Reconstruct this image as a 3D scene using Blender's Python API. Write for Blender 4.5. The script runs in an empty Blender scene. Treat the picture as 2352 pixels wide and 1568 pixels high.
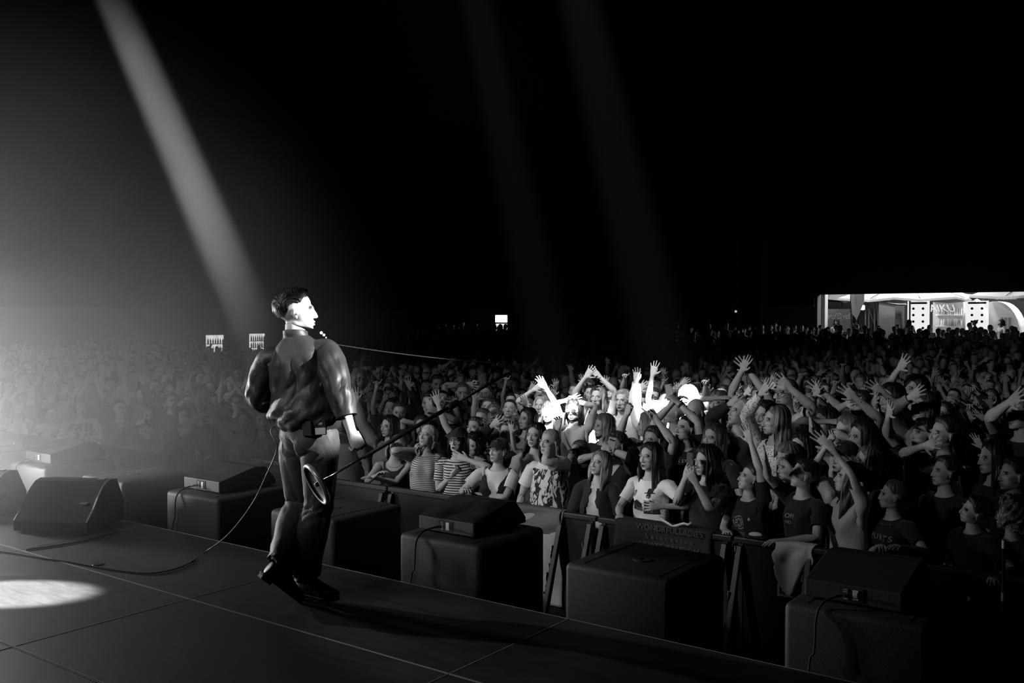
import bpy, bmesh, math, random, time
import numpy as np
from mathutils import Vector, Matrix, Euler, noise as mnoise
from mathutils.bvhtree import BVHTree
from mathutils.kdtree import KDTree
T0 = time.time()
PI = math.pi
R = math.radians
scene = bpy.context.scene
COL = scene.collection

# ------------------------------------------------------------------ camera
SH = 1.15                      # stage height above the hall floor
CAMZ = SH + 1.65
FPX = 2200.0                   # focal length in pixels of the 2352 wide frame
YAW = R(36.5)                  # the audience direction (+Y) lies this far right of the lens axis
HORIZ = 731.0
cam_d = bpy.data.cameras.new('camera')
cam = bpy.data.objects.new('camera', cam_d)
COL.objects.link(cam)
cam_d.sensor_width = 36.0
cam_d.lens = 36.0 * FPX / 2352.0
cam_d.clip_start = 0.05
cam_d.clip_end = 300
PITCH = math.atan((784 - HORIZ) / FPX)
cam.location = (0, 0, CAMZ)
cam.rotation_euler = (R(90) - PITCH, 0, YAW)
scene.camera = cam
FWD = np.array([-math.sin(YAW), math.cos(YAW)])
RGT = np.array([math.cos(YAW), math.sin(YAW)])

def ray(px, py):
    """direction of the photograph's point, scaled to depth 1 along the level lens direction"""
    a = (px - 1176.0) / FPX
    b = (784.0 - py) / FPX
    cp, sp = math.cos(PITCH), math.sin(PITCH)
    f = cp + b * sp
    up = b * cp - sp
    return np.array([(FWD[0] * f + RGT[0] * a), (FWD[1] * f + RGT[1] * a), up]) / f

def at_depth(px, py, d):
    return np.array([0, 0, CAMZ]) + ray(px, py) * d

def at_z(px, py, z):
    r = ray(px, py)
    return np.array([0, 0, CAMZ]) + r * ((z - CAMZ) / r[2])

def at_y(px, py, y):
    r = ray(px, py)
    return np.array([0, 0, CAMZ]) + r * (y / r[1])

def pix(p):
    x, y, z = p[0], p[1], p[2] - CAMZ
    d = x * FWD[0] + y * FWD[1]
    a = x * RGT[0] + y * RGT[1]
    cp, sp = math.cos(PITCH), math.sin(PITCH)
    zz = d * cp - z * sp
    uu = z * cp + d * sp
    return 1176 + FPX * a / zz, 784 - FPX * uu / zz

# ------------------------------------------------------------------ world, haze, lamps, exposure
w = bpy.data.worlds.new('world'); scene.world = w; w.use_nodes = True
w.node_tree.nodes['Background'].inputs[0].default_value = (.5, .5, .5, 1)
w.node_tree.nodes['Background'].inputs[1].default_value = 0.0
scene.view_settings.view_transform = 'Standard'
scene.view_settings.look = 'None'
scene.view_settings.gamma = 1.0
scene.view_settings.use_curve_mapping = False
scene.view_settings.exposure = 0.0
cy = scene.cycles
cy.max_bounces = 3; cy.diffuse_bounces = 1; cy.glossy_bounces = 1; cy.transmission_bounces = 2; cy.volume_bounces = 0; cy.transparent_max_bounces = 6
cy.use_denoising = True; cy.sample_clamp_indirect = 3.0; cy.caustics_reflective = False; cy.caustics_refractive = False
cy.use_adaptive_sampling = True; cy.adaptive_threshold = 0.03
cy.use_light_tree = True

SING = at_z(690, 1385, SH)           # where the singer stands

def lamp(name, kind, loc, target, watts, size=.1, angle=40, blend=.3):
    l = bpy.data.lights.new(name, kind)
    l.energy = watts
    if kind == 'SPOT':
        l.spot_size = R(angle); l.spot_blend = blend; l.shadow_soft_size = size
    elif kind == 'POINT':
        l.shadow_soft_size = size
    else:
        l.shape = 'DISK'; l.size = size
    o = bpy.data.objects.new(name, l); COL.objects.link(o); o.location = loc
    d = Vector(target) - Vector(loc)
    o.rotation_euler = d.to_track_quat('-Z', 'Y').to_euler()
    return o

def unit(v):
    v = np.asarray(v, float); return v / max(1e-9, np.linalg.norm(v))
R3 = np.array([RGT[0], RGT[1], 0]); F3 = np.array([FWD[0], FWD[1], 0])
# follow spot on the singer, low from the right: it skims past him and pools on the stage at the left
key_mid = at_depth(758, 848, 5.52)
kd_ = unit(R3 * math.cos(R(8)) * math.cos(R(21)) - F3 * math.sin(R(8)) * math.cos(R(21)) + np.array((0, 0, math.sin(R(21)))))
kpos = key_mid + kd_ * 9.0
lamp('key_spot', 'SPOT', kpos, key_mid, 17000, size=.03, angle=6.0, blend=.30)
# soft wash over the left end of the crowd
lamp('left_wash', 'SPOT', (-12.0, 0.5, 7.0), (-12.3, 8.6, 1.2), 1000, size=.3, angle=40, blend=1.0)
# hard pool on the stage floor at the left
pool = at_z(20, 1363, SH)
lamp('floor_spot', 'SPOT', pool - R3 * 6.2 + F3 * .3 + np.array((0, 0, 4.6)), pool, 60000, size=.03, angle=4.8, blend=.5)
# soft light on the singer's back from the stage's left rear
lamp('back_wash', 'SPOT', SING - R3 * 3.6 - F3 * 4.2 + np.array((0, 0, 4.2)), SING + np.array((0, 0, 1.25)), 460, size=.12, angle=15, blend=.9)
# broad wash over the crowd from the stage truss on the left
lamp('crowd_wash', 'SPOT', (-7.5, -1.5, 6.2), (-5.0, 9.6, 1.4), 1700, size=.35, angle=46, blend=1.0)
lamp('pool_spot', 'SPOT', (-6.2, 3.5, 10.0), at_z(1480, 915, 1.7), 7000, size=.15, angle=24, blend=1.0)
# three narrow beams from the truss over the stage edge
lamp('beam_spot', 'SPOT', (-3.72, 3.47, 8.0), at_z(1290, 950, 1.65), 190000, size=.04, angle=4.8, blend=.65)
lamp('beam_spot', 'SPOT', (-3.38, 3.72, 8.0), at_z(1555, 955, 1.65), 220000, size=.04, angle=5.8, blend=.65)
lamp('beam_spot', 'SPOT', (-8.3, 2.5, 10.5), at_z(650, 895, 1.7), 300000, size=.04, angle=4.4, blend=.75)
# low side light in the smoke beyond the left edge
lamp('side_flood', 'SPOT', at_depth(-330, 1010, 8.6), at_depth(250, 1160, 5.6), 950, size=.25, angle=160, blend=1.0)
lamp('rim_spot', 'SPOT', at_depth(-500, 500, 8.5), SING + np.array((0, 0, .9)), 900, size=.06, angle=16, blend=.5)

# ------------------------------------------------------------------ materials
def new_mat(name):
    m = bpy.data.materials.new(name)
    m.use_nodes = True
    nt = m.node_tree
    for n in list(nt.nodes):
        nt.nodes.remove(n)
    out = nt.nodes.new('ShaderNodeOutputMaterial')
    b = nt.nodes.new('ShaderNodeBsdfPrincipled')
    nt.links.new(b.outputs[0], out.inputs[0])
    return m, nt, b

def N(nt, kind, **kw):
    n = nt.nodes.new(kind)
    for k, v in kw.items():
        setattr(n, k, v)
    return n

def mathn(nt, op, a, b=None, c=None, clamp=False):
    n = nt.nodes.new('ShaderNodeMath')
    n.operation = op
    n.use_clamp = clamp
    for i, v in enumerate((a, b, c)):
        if v is None:
            continue
        if isinstance(v, (int, float)):
            n.inputs[i].default_value = v
        else:
            nt.links.new(v, n.inputs[i])
    return n.outputs[0]

def grey(v):
    return (v, v, v, 1)

def plain(name, v, rough=0.6, metal=0.0, noise_scale=None, amp=0.25, bump=0.0, spec=0.5, emit=None, sheen=0.0):
    m, nt, b = new_mat(name)
    b.inputs['Base Color'].default_value = grey(v)
    b.inputs['Roughness'].default_value = rough
    b.inputs['Metallic'].default_value = metal
    b.inputs['Specular IOR Level'].default_value = spec
    if noise_scale:
        tc = N(nt, 'ShaderNodeTexCoord')
        nz = N(nt, 'ShaderNodeTexNoise')
        nz.inputs['Scale'].default_value = noise_scale
        nz.inputs['Detail'].default_value = 5
        nt.links.new(tc.outputs['Object'], nz.inputs['Vector'])
        f = mathn(nt, 'MULTIPLY_ADD', nz.outputs[0], 2 * amp * v, v * (1 - amp))
        nt.links.new(f, b.inputs['Base Color'])
        if bump:
            bp = N(nt, 'ShaderNodeBump')
            bp.inputs['Strength'].default_value = bump
            bp.inputs['Distance'].default_value = 0.005
            nt.links.new(nz.outputs[0], bp.inputs['Height'])
            nt.links.new(bp.outputs[0], b.inputs['Normal'])
    if sheen:
        b.inputs['Sheen Weight'].default_value = sheen
    if emit is not None:
        b.inputs['Emission Color'].default_value = (1, 1, 1, 1)
        b.inputs['Emission Strength'].default_value = emit
    return m

def attr(nt, name, kind='GEOMETRY'):
    n = N(nt, 'ShaderNodeAttribute')
    n.attribute_type = kind
    n.attribute_name = name
    return n

def ell(nt, sep, c, r, soft=0.35):
    """soft ellipsoid mask around a place of the resting body; x is mirrored"""
    ax = mathn(nt, 'ABSOLUTE', sep.outputs[0])
    dx = mathn(nt, 'MULTIPLY_ADD', ax, 1 / r[0], -c[0] / r[0])
    dy = mathn(nt, 'MULTIPLY_ADD', sep.outputs[1], 1 / r[1], -c[1] / r[1])
    dz = mathn(nt, 'MULTIPLY_ADD', sep.outputs[2], 1 / r[2], -c[2] / r[2])
    s = mathn(nt, 'ADD', mathn(nt, 'ADD', mathn(nt, 'POWER', mathn(nt, 'ABSOLUTE', dx), 2), mathn(nt, 'POWER', mathn(nt, 'ABSOLUTE', dy), 2)), mathn(nt, 'POWER', mathn(nt, 'ABSOLUTE', dz), 2))
    return mathn(nt, 'MULTIPLY', mathn(nt, 'SUBTRACT', 1 + soft, s), 1 / soft, clamp=True)

def mixc(nt, fac, a, b):
    """grey value mix"""
    n = nt.nodes.new('ShaderNodeMix')
    n.data_type = 'FLOAT'
    n.clamp_factor = True
    for k, v in ((0, fac), (2, a), (3, b)):
        if isinstance(v, (int, float)):
            n.inputs[k].default_value = v
        else:
            nt.links.new(v, n.inputs[k])
    return n.outputs[0]

def skin_mat():
    m, nt, b = new_mat('skin')
    a = attr(nt, 'rest')
    sp = N(nt, 'ShaderNodeSeparateXYZ')
    nt.links.new(a.outputs['Vector'], sp.inputs[0])
    tone = attr(nt, 'tone', 'OBJECT').outputs['Fac']
    mouth = attr(nt, 'mouth', 'OBJECT').outputs['Fac']
    brow_d = attr(nt, 'browdark', 'OBJECT').outputs['Fac']
    legs = attr(nt, 'legs', 'OBJECT').outputs['Fac']
    nz = N(nt, 'ShaderNodeTexNoise')
    nz.inputs['Scale'].default_value = 38
    nz.inputs['Detail'].default_value = 4
    nt.links.new(a.outputs['Vector'], nz.inputs['Vector'])
    base = mathn(nt, 'MULTIPLY', tone, mathn(nt, 'MULTIPLY_ADD', nz.outputs[0], 0.3, 0.85))
    # brows, eyes, lips
    eyew = ell(nt, sp, (0.0315, -0.080, 1.6690), (0.0130, 0.03, 0.0052), 0.3)
    lid = ell(nt, sp, (0.0320, -0.080, 1.6745), (0.0155, 0.03, 0.0022), 0.8)
    sock = ell(nt, sp, (0.0310, -0.080, 1.6720), (0.0220, 0.03, 0.0120), 1.2)
    iris = ell(nt, sp, (0.0315, -0.080, 1.6695), (0.0052, 0.03, 0.0052), 0.3)
    brow = ell(nt, sp, (0.0310, -0.080, 1.6900), (0.0190, 0.03, 0.0030), 0.6)
    lips = ell(nt, sp, (0.0, -0.095, 1.6010), (0.0260, 0.03, 0.0100), 0.5)
    c = mixc(nt, mathn(nt, 'MULTIPLY', sock, 0.18), base, 0.06)
    c = mixc(nt, mathn(nt, 'MULTIPLY', lips, 0.55), c, 0.08)
    # stubble or beard, strength given by the person
    beard = mathn(nt, 'MULTIPLY', ell(nt, sp, (0.0, -0.060, 1.5850), (0.070, 0.065, 0.042), 0.5), attr(nt, 'beard', 'OBJECT').outputs['Fac'])
    beard = mathn(nt, 'MULTIPLY', beard, mathn(nt, 'SUBTRACT', 1.0, mathn(nt, 'MULTIPLY', lips, 0.7)))
    c = mixc(nt, mathn(nt, 'MULTIPLY', beard, 0.85), c, 0.03)
    cav = ell(nt, sp, (0.0, -0.095, 1.6000), (0.0165, 0.03, 0.0085), 0.5)
    cav2 = mathn(nt, 'MULTIPLY', cav, mouth)
    c = mixc(nt, cav2, c, 0.015)
    slit = ell(nt, sp, (0.0, -0.095, 1.6010), (0.0230, 0.03, 0.0014), 0.8)
    c = mixc(nt, mathn(nt, 'MULTIPLY', slit, 0.8), c, 0.03)
    nost = ell(nt, sp, (0.0080, -0.098, 1.6240), (0.0040, 0.012, 0.0030), 0.8)
    c = mixc(nt, mathn(nt, 'MULTIPLY', nost, 0.8), c, 0.02)
    c = mixc(nt, mathn(nt, 'MULTIPLY', brow, mathn(nt, 'MULTIPLY', brow_d, 0.85)), c, 0.025)
    c = mixc(nt, eyew, c, 0.55)
    c = mixc(nt, iris, c, 0.02)
    c = mixc(nt, mathn(nt, 'MULTIPLY', lid, 0.85), c, 0.02)
    # nails
    # trousers below the waist for people without a trouser part of their own
    low = mathn(nt, 'MULTIPLY', mathn(nt, 'LESS_THAN', sp.outputs[2], 0.985), 1.0)
    c = mixc(nt, mathn(nt, 'MULTIPLY', low, legs), c, 0.02)
    nt.links.new(c, b.inputs['Base Color'])
    b.inputs['Roughness'].default_value = 0.52
    b.inputs['Specular IOR Level'].default_value = 0.35
    bp = N(nt, 'ShaderNodeBump')
    bp.inputs['Strength'].default_value = 0.10
    bp.inputs['Distance'].default_value = 0.003
    n2 = N(nt, 'ShaderNodeTexNoise')
    n2.inputs['Scale'].default_value = 180
    nt.links.new(a.outputs['Vector'], n2.inputs['Vector'])
    nt.links.new(n2.outputs[0], bp.inputs['Height'])
    nt.links.new(bp.outputs[0], b.inputs['Normal'])
    return m

def cloth_mat(name='cloth', pattern=None, rough=0.8, spec=0.25, sheen=0.15, bump=0.35):
    """tone comes from the garment object; the pattern lives in the garment's own resting coordinates"""
    m, nt, b = new_mat(name)
    a = attr(nt, 'rest')
    tone = attr(nt, 'tone', 'OBJECT').outputs['Fac']
    nz = N(nt, 'ShaderNodeTexNoise')
    nz.inputs['Scale'].default_value = 7
    nz.inputs['Detail'].default_value = 6
    nt.links.new(a.outputs['Vector'], nz.inputs['Vector'])
    base = mathn(nt, 'MULTIPLY', tone, mathn(nt, 'MULTIPLY_ADD', nz.outputs[0], 0.35, 0.82))
    c = base
    if pattern == 'stripe':
        s = attr(nt, 'stripe').outputs['Fac']
        fr = mathn(nt, 'FRACT', mathn(nt, 'MULTIPLY', s, 1 / 0.026))
        c = mixc(nt, mathn(nt, 'GREATER_THAN', fr, 0.55), base, 0.015)
    elif pattern == 'thinstripe':
        s = attr(nt, 'stripe').outputs['Fac']
        fr = mathn(nt, 'FRACT', mathn(nt, 'MULTIPLY', s, 1 / 0.019))
        c = mixc(nt, mathn(nt, 'GREATER_THAN', fr, 0.6), base, 0.05)
    elif pattern == 'lace':
        v = N(nt, 'ShaderNodeTexVoronoi')
        v.inputs['Scale'].default_value = 70
        nt.links.new(a.outputs['Vector'], v.inputs['Vector'])
        c = mixc(nt, mathn(nt, 'LESS_THAN', v.outputs['Distance'], 0.33), base, 0.12)
    elif pattern == 'splash':
        v = N(nt, 'ShaderNodeTexNoise')
        v.inputs['Scale'].default_value = 16
        v.inputs['Detail'].default_value = 8
        v.inputs['Distortion'].default_value = 1.6
        mp = N(nt, 'ShaderNodeMapping')
        mp.inputs['Scale'].default_value = (1.6, 1.0, 0.45)
        nt.links.new(a.outputs['Vector'], mp.inputs[0])
        nt.links.new(mp.outputs[0], v.inputs['Vector'])
        sp = N(nt, 'ShaderNodeSeparateXYZ')
        nt.links.new(a.outputs['Vector'], sp.inputs[0])
        zz = sp.outputs[2]
        k = mathn(nt, 'MULTIPLY', mathn(nt, 'GREATER_THAN', v.outputs[0], 0.505), mathn(nt, 'MULTIPLY', mathn(nt, 'LESS_THAN', zz, 1.42), mathn(nt, 'GREATER_THAN', zz, 1.05)))
        k = mathn(nt, 'MULTIPLY', k, mathn(nt, 'LESS_THAN', sp.outputs[1], 0.0))
        c = mixc(nt, k, base, 0.02)
    elif pattern == 'plaid':
        s = attr(nt, 'stripe').outputs['Fac']
        sp = N(nt, 'ShaderNodeSeparateXYZ')
        nt.links.new(a.outputs['Vector'], sp.inputs[0])
        f1 = mathn(nt, 'GREATER_THAN', mathn(nt, 'FRACT', mathn(nt, 'MULTIPLY', s, 1 / 0.06)), 0.6)
        f2 = mathn(nt, 'GREATER_THAN', mathn(nt, 'FRACT', mathn(nt, 'MULTIPLY', sp.outputs[0], 1 / 0.06)), 0.6)
        c = mixc(nt, mathn(nt, 'MULTIPLY', mathn(nt, 'ADD', f1, f2), 0.4), base, 0.02)
    nt.links.new(c, b.inputs['Base Color'])
    b.inputs['Roughness'].default_value = rough
    b.inputs['Specular IOR Level'].default_value = spec
    b.inputs['Sheen Weight'].default_value = sheen
    bp = N(nt, 'ShaderNodeBump')
    bp.inputs['Strength'].default_value = bump
    bp.inputs['Distance'].default_value = 0.02
    n2 = N(nt, 'ShaderNodeTexNoise')
    n2.inputs['Scale'].default_value = 9
    n2.inputs['Detail'].default_value = 4
    n2.inputs['Distortion'].default_value = 1.2
    nt.links.new(a.outputs['Vector'], n2.inputs['Vector'])
    nt.links.new(n2.outputs[0], bp.inputs['Height'])
    nt.links.new(bp.outputs[0], b.inputs['Normal'])
    return m

def hair_mat():
    m, nt, b = new_mat('hair')
    a = attr(nt, 'rest')          # strand coordinates: around the head, along the strand
    tone = attr(nt, 'tone', 'OBJECT').outputs['Fac']
    mp = N(nt, 'ShaderNodeMapping')
    mp.inputs['Scale'].default_value = (26, 1.3, 1)
    nt.links.new(a.outputs['Vector'], mp.inputs[0])
    nz = N(nt, 'ShaderNodeTexNoise')
    nz.inputs['Scale'].default_value = 1.0
    nz.inputs['Detail'].default_value = 3
    nt.links.new(mp.outputs[0], nz.inputs['Vector'])
    f = mathn(nt, 'POWER', nz.outputs[0], 1.6)
    base = mathn(nt, 'MULTIPLY', tone, mathn(nt, 'MULTIPLY_ADD', f, 2.4, 0.2))
    nt.links.new(base, b.inputs['Base Color'])
    b.inputs['Roughness'].default_value = 0.38
    b.inputs['Specular IOR Level'].default_value = 0.35
    bp = N(nt, 'ShaderNodeBump')
    bp.inputs['Strength'].default_value = 0.8
    bp.inputs['Distance'].default_value = 0.006
    nt.links.new(nz.outputs[0], bp.inputs['Height'])
    nt.links.new(bp.outputs[0], b.inputs['Normal'])
    return m

# ------------------------------------------------------------------ the resting body
# metres, T-pose, facing -Y, +X is the person's left, palms down, 1.785 m tall
J = dict(pelvis=(0, 0.01, .95), spine=(0, .015, 1.06), chest=(0, .02, 1.24), neck=(0, .025, 1.50), head=(0, .012, 1.575),
         sh=(.175, .02, 1.425), el=(.455, .018, 1.425), wr=(.700, .002, 1.425), hip=(.092, .01, .92), kn=(.10, .0, .50), an=(.10, .03, .085))
FING = [(-.0325, .798, .074, -.16), (-.0110, .803, .083, -.04), (.0110, .800, .077, .06), (.0315, .790, .060, .18)]  # y, x of knuckle, length, splay

def add_tube(bm, pts, nseg=20, axis=None):
    """closed loft; pts = (centre, (ra, rb)) with ring axes given by two vectors"""
    rings = []
    for k, (c, rr, u, v) in enumerate(pts):
        c = Vector(c); u = Vector(u); v = Vector(v)
        rings.append([bm.verts.new(c + u * (rr[0] * math.cos(t)) + v * (rr[1] * math.sin(t))) for t in (2 * PI * i / nseg for i in range(nseg))])
    for a, b in zip(rings, rings[1:]):
        for i in range(nseg):
            bm.faces.new((a[i], a[(i + 1) % nseg], b[(i + 1) % nseg], b[i]))
    bm.faces.new(rings[0][::-1]); bm.faces.new(rings[-1])

def add_ell(bm, c, r, rot=None, seg=20):
    m = Matrix.Translation(Vector(c))
    if rot: m = m @ Euler(rot).to_matrix().to_4x4()
    m = m @ Matrix.Diagonal((*r, 1))
    bmesh.ops.create_uvsphere(bm, u_segments=seg, v_segments=max(6, seg // 2 + 2), radius=1.0, matrix=m)

def capsule(bm, a, b, ra, rb, nseg=12, flat=1.0, up=(0, 0, 1)):
    """round tapered limb from a to b with domed ends"""
    a = Vector(a); b = Vector(b); d = (b - a).normalized()
    v = Vector(up); u = d.cross(v).normalized(); v = u.cross(d).normalized()
    pts = []
    for t in (-80, -50, -20):
        pts.append((a + d * (ra * math.sin(R(t))), (ra * math.cos(R(t)), ra * math.cos(R(t)) * flat), u, v))
    pts.append((a, (ra, ra * flat), u, v))
    pts.append((b, (rb, rb * flat), u, v))
    for t in (20, 50, 80):
        pts.append((b + d * (rb * math.sin(R(t))), (rb * math.cos(R(t)), rb * math.cos(R(t)) * flat), u, v))
    add_tube(bm, pts, nseg)

def body_shell():
    bm = bmesh.new()
    X, Y, Z = (1, 0, 0), (0, 1, 0), (0, 0, 1)
    T = [(.83, .10, .07, .01), (.865, .150, .10, .012), (.90, .168, .112, .012), (.95, .172, .115, .012), (1.0, .160, .105, .012), (1.06, .146, .098, .010),
         (1.12, .142, .097, .010), (1.18, .149, .103, .010), (1.24, .160, .110, .012), (1.30, .168, .113, .014), (1.35, .170, .110, .018), (1.40, .160, .098, .022),
         (1.435, .138, .080, .025), (1.465, .098, .066, .026), (1.49, .066, .060, .024), (1.53, .056, .058, .020), (1.58, .054, .058, .014), (1.63, .045, .050, .012)]
    add_tube(bm, [((0, y, z), (a, b), X, Y) for z, a, b, y in T], 32)
    for s in (1, -1):
        A = [(.10, .050, .050), (.15, .062, .060), (.19, .062, .060), (.24, .055, .054), (.30, .047, .049), (.38, .042, .043), (.445, .039, .037), (.48, .041, .038),
             (.53, .043, .039), (.59, .037, .035), (.65, .030, .027), (.69, .0275, .021), (.72, .030, .019)]
        pr = [((s * x, .022 - .022 * max(0, min(1, (x - .40) / .28)), 1.425 - (.012 if x < .16 else 0)), (a, b), Y, Z) for x, a, b in A]
        add_tube(bm, pr, 20)
        add_ell(bm, (s * .165, .022, 1.41), (.06, .062, .062))
        # palm
        P = [(.700, .027, .0165), (.725, .035, .0165), (.750, .0405, .0160), (.775, .0425, .0145), (.795, .0420, .0125), (.806, .0400, .0095)]
        add_tube(bm, [((s * x, .0, 1.425), (a, b), Y, Z) for x, a, b in P], 20)
        add_ell(bm, (s * .738, -.024, 1.417), (.030, .018, .015))
        for y, x, L, sp in FING:
            c = Vector((s * (x - .010), y, 1.425)); d = Vector((s * math.cos(sp), math.sin(sp), 0))
            p1 = c + d * (L * .55 + .01); p2 = c + d * (L + .004)
            capsule(bm, c, p1, .0093, .0082, 12); capsule(bm, p1, p2, .0083, .0068, 12)
        c = Vector((s * .722, -.024, 1.420)); d = Vector((s * .66, -.74, -.08)).normalized()
        d2 = Vector((s * .86, -.50, -.05)).normalized()
        m = c + d * .044
        capsule(bm, c, m, .0135, .0105, 12); capsule(bm, m, m + d2 * .032, .0105, .0082, 12)
        # leg
        G = [(.95, .080, .090, .095), (.90, .092, .098, .093), (.82, .092, .092, .094), (.72, .082, .082, .096), (.60, .067, .068, .098), (.52, .056, .058, .100),
             (.47, .054, .056, .10), (.40, .056, .058, .10), (.34, .055, .056, .10), (.26, .044, .045, .10), (.16, .034, .036, .10), (.09, .034, .040, .10), (.04, .036, .05, .10)]
        yy = {.47: .005, .40: .018, .34: .022, .26: .022, .16: .028, .09: .03, .04: .03}
        add_tube(bm, [((s * x, yy.get(z, .005), z), (a, b), X, Y) for z, a, b, x in G], 20)
        add_tube(bm, [((s * (.10 + q), y, z), (a, b), X, Z) for y, z, a, b, q in ((.085, .035, .020, .022, 0), (.075, .040, .032, .034, 0), (.03, .045, .038, .042, 0), (-.04, .042, .042, .036, .003), (-.10, .030, .046, .026, .008), (-.145, .022, .040, .018, .006), (-.165, .018, .022, .012, .002))], 16)
    # head
    add_ell(bm, (0, .020, 1.699), (.0765, .0935, .0865), seg=28)
    add_ell(bm, (0, -.018, 1.655), (.0645, .066, .085), seg=28)
    add_ell(bm, (0, -.028, 1.606), (.0540, .0555, .045), seg=24)
    add_ell(bm, (0, -.059, 1.5755), (.0270, .020, .0180))
    for s in (1, -1):
        add_ell(bm, (s * .038, -.046, 1.646), (.023, .026, .022))
        add_ell(bm, (s * .025, -.073, 1.6885), (.026, .013, .0085), rot=(0, s * .12, -s * .3))
        add_ell(bm, (s * .0315, -.066, 1.669), (.0145, .0145, .0120))
        add_ell(bm, (s * .0118, -.089, 1.6305), (.0070, .0100, .0062))
        add_ell(bm, (s * .0755, .012, 1.659), (.0065, .0165, .0285), rot=(-.2, 0, s * .40))
        add_ell(bm, (s * .0740, .004, 1.638), (.0060, .0085, .0110))
        add_ell(bm, (s * .038, .000, 1.603), (.020, .042, .026), rot=(.35, 0, 0))
    capsule(bm, (0, -.077, 1.688), (0, -.0945, 1.642), .0075, .0090, 12, up=(0, 1, 0))
    add_ell(bm, (0, -.0945, 1.6350), (.0105, .0120, .0085))
    add_ell(bm, (0, -.0790, 1.6090), (.0240, .0120, .0065))
    add_ell(bm, (0, -.0770, 1.5945), (.0200, .0120, .0070))
    me = bpy.data.meshes.new('rest_body'); bm.to_mesh(me); bm.free()
    return me

def eval_mesh(me, mods, group=None):
    o = bpy.data.objects.new('tmp', me); COL.objects.link(o)
    if group is not None:
        vg = o.vertex_groups.new(name='g')
        q = np.round(group * 20).astype(int)
        for k in np.unique(q):
            vg.add(np.nonzero(q == k)[0].tolist(), k / 20.0, 'REPLACE')
    for kind, kw in mods:
        m = o.modifiers.new('m', kind)
        for a, b in kw.items():
            setattr(m, a, b)
    dg = bpy.context.evaluated_depsgraph_get(); dg.update()
    ev = o.evaluated_get(dg)
    out = bpy.data.meshes.new_from_object(ev)
    bpy.data.objects.remove(o)
    return out

def coords(me):
    a = np.empty(len(me.vertices) * 3, 'f'); me.vertices.foreach_get('co', a); return a.reshape(-1, 3).astype('d')

def set_coords(me, a):
    me.vertices.foreach_set('co', np.asarray(a, 'f').ravel()); me.update()

def tris_of(me):
    me.calc_loop_triangles()
    a = np.empty(len(me.loop_triangles) * 3, 'i'); me.loop_triangles.foreach_get('vertices', a); return a.reshape(-1, 3)

def gs(v, c, s):
    return np.exp(-(((v[:, 0] - c[0]) / s[0]) ** 2 + ((v[:, 1] - c[1]) / s[1]) ** 2 + ((v[:, 2] - c[2]) / s[2]) ** 2))

def carve(v):
    """eye sockets, lids, nostrils, mouth, ears, philtrum on the merged head"""
    v = v.copy()
    for s in (1, -1):
        v[:, 1] += .0075 * gs(v, (s * .0300, -.083, 1.674), (.0190, .03, .0105))
        v[:, 1] += .0055 * gs(v, (s * .0130, -.083, 1.674), (.0080, .03, .0120))
        v[:, 1] -= .0062 * gs(v, (s * .0315, -.076, 1.6695), (.0105, .03, .0072))
        v[:, 1] += .0030 * gs(v, (s * .0240, -.092, 1.625), (.0060, .02, .0100))
        v[:, 1] += .0040 * gs(v, (s * .0350, -.080, 1.622), (.0120, .03, .0160))
        v[:, 1] -= .0030 * gs(v, (s * .0400, -.075, 1.648), (.0160, .03, .0120))
        v[:, 0] -= s * .0050 * gs(v, (s * .0820, .006, 1.660), (.008, .010, .018))
        v[:, 2] += .0030 * gs(v, (s * .0070, -.098, 1.6225), (.0040, .008, .0040))
        v[:, 0] -= s * .0045 * gs(v, (s * .066, -.035, 1.700), (.02, .03, .03))
    v[:, 1] += .0060 * gs(v, (0, -.090, 1.6015), (.0200, .02, .0024))
    v[:, 1] += .0035 * gs(v, (0, -.085, 1.5845), (.0180, .02, .0055))
    v[:, 1] += .0020 * gs(v, (0, -.090, 1.6180), (.0035, .02, .0060))
    # collar bones, breast muscle, spine furrow, shoulder blades
    for s in (1, -1):
        v[:, 2] += .006 * gs(v, (s * .08, -.05, 1.452), (.05, .03, .010))
        v[:, 1] -= .010 * gs(v, (s * .080, -.09, 1.335), (.055, .05, .045))
        v[:, 1] += .009 * gs(v, (s * .085, .12, 1.35), (.045, .06, .06))
        v[:, 1] += .016 * gs(v, (s * .075, .11, .90), (.055, .06, .055))
    v[:, 1] -= .008 * gs(v, (0, .12, 1.25), (.018, .06, .16))
    return v

def swell(v, kh, kf, kd, kl):
    """exaggerate head, face, hands (and shrink legs) so that an even thinning of the mesh keeps detail there"""
    w = v.copy(); z = v[:, 2]; ax = np.abs(v[:, 0])
    h = ss(1.53, 1.58, z)
    k = 1 + (kh - 1) * h
    c = np.array((0, .03, 1.58))
    w = c + (v - c) * np.where(h > 0, k, 1)[:, None]
    f = h * ss(.0, -.04, v[:, 1])
    w[:, 1] = w[:, 1] * (1 + (kf - 1) * f); 
    w[:, 0] = w[:, 0] * (1 + (kf - 1) * f * .5); w[:, 2] = 1.66 + (w[:, 2] - 1.66) * (1 + (kf - 1) * f * .5)
    a = ss(.68, .72, ax)
    sgn = np.sign(v[:, 0])
    w[:, 0] = np.where(a > 0, sgn * (.69 + (ax - .69) * (1 + (kd - 1) * a)), w[:, 0])
    w[:, 1] = np.where(a > 0, v[:, 1] * (1 + (kd - 1) * a), w[:, 1])
    w[:, 2] = np.where(a > 0, 1.425 + (z - 1.425) * (1 + (kd - 1) * a), w[:, 2])
    l = ss(.95, .80, z)
    cx = np.sign(v[:, 0]) * .1
    w[:, 0] = np.where(l > 0, cx + (v[:, 0] - cx) * (1 - (1 - kl) * l), w[:, 0]); w[:, 1] = np.where(l > 0, v[:, 1] * (1 - (1 - kl) * l), w[:, 1])
    return w

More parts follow.
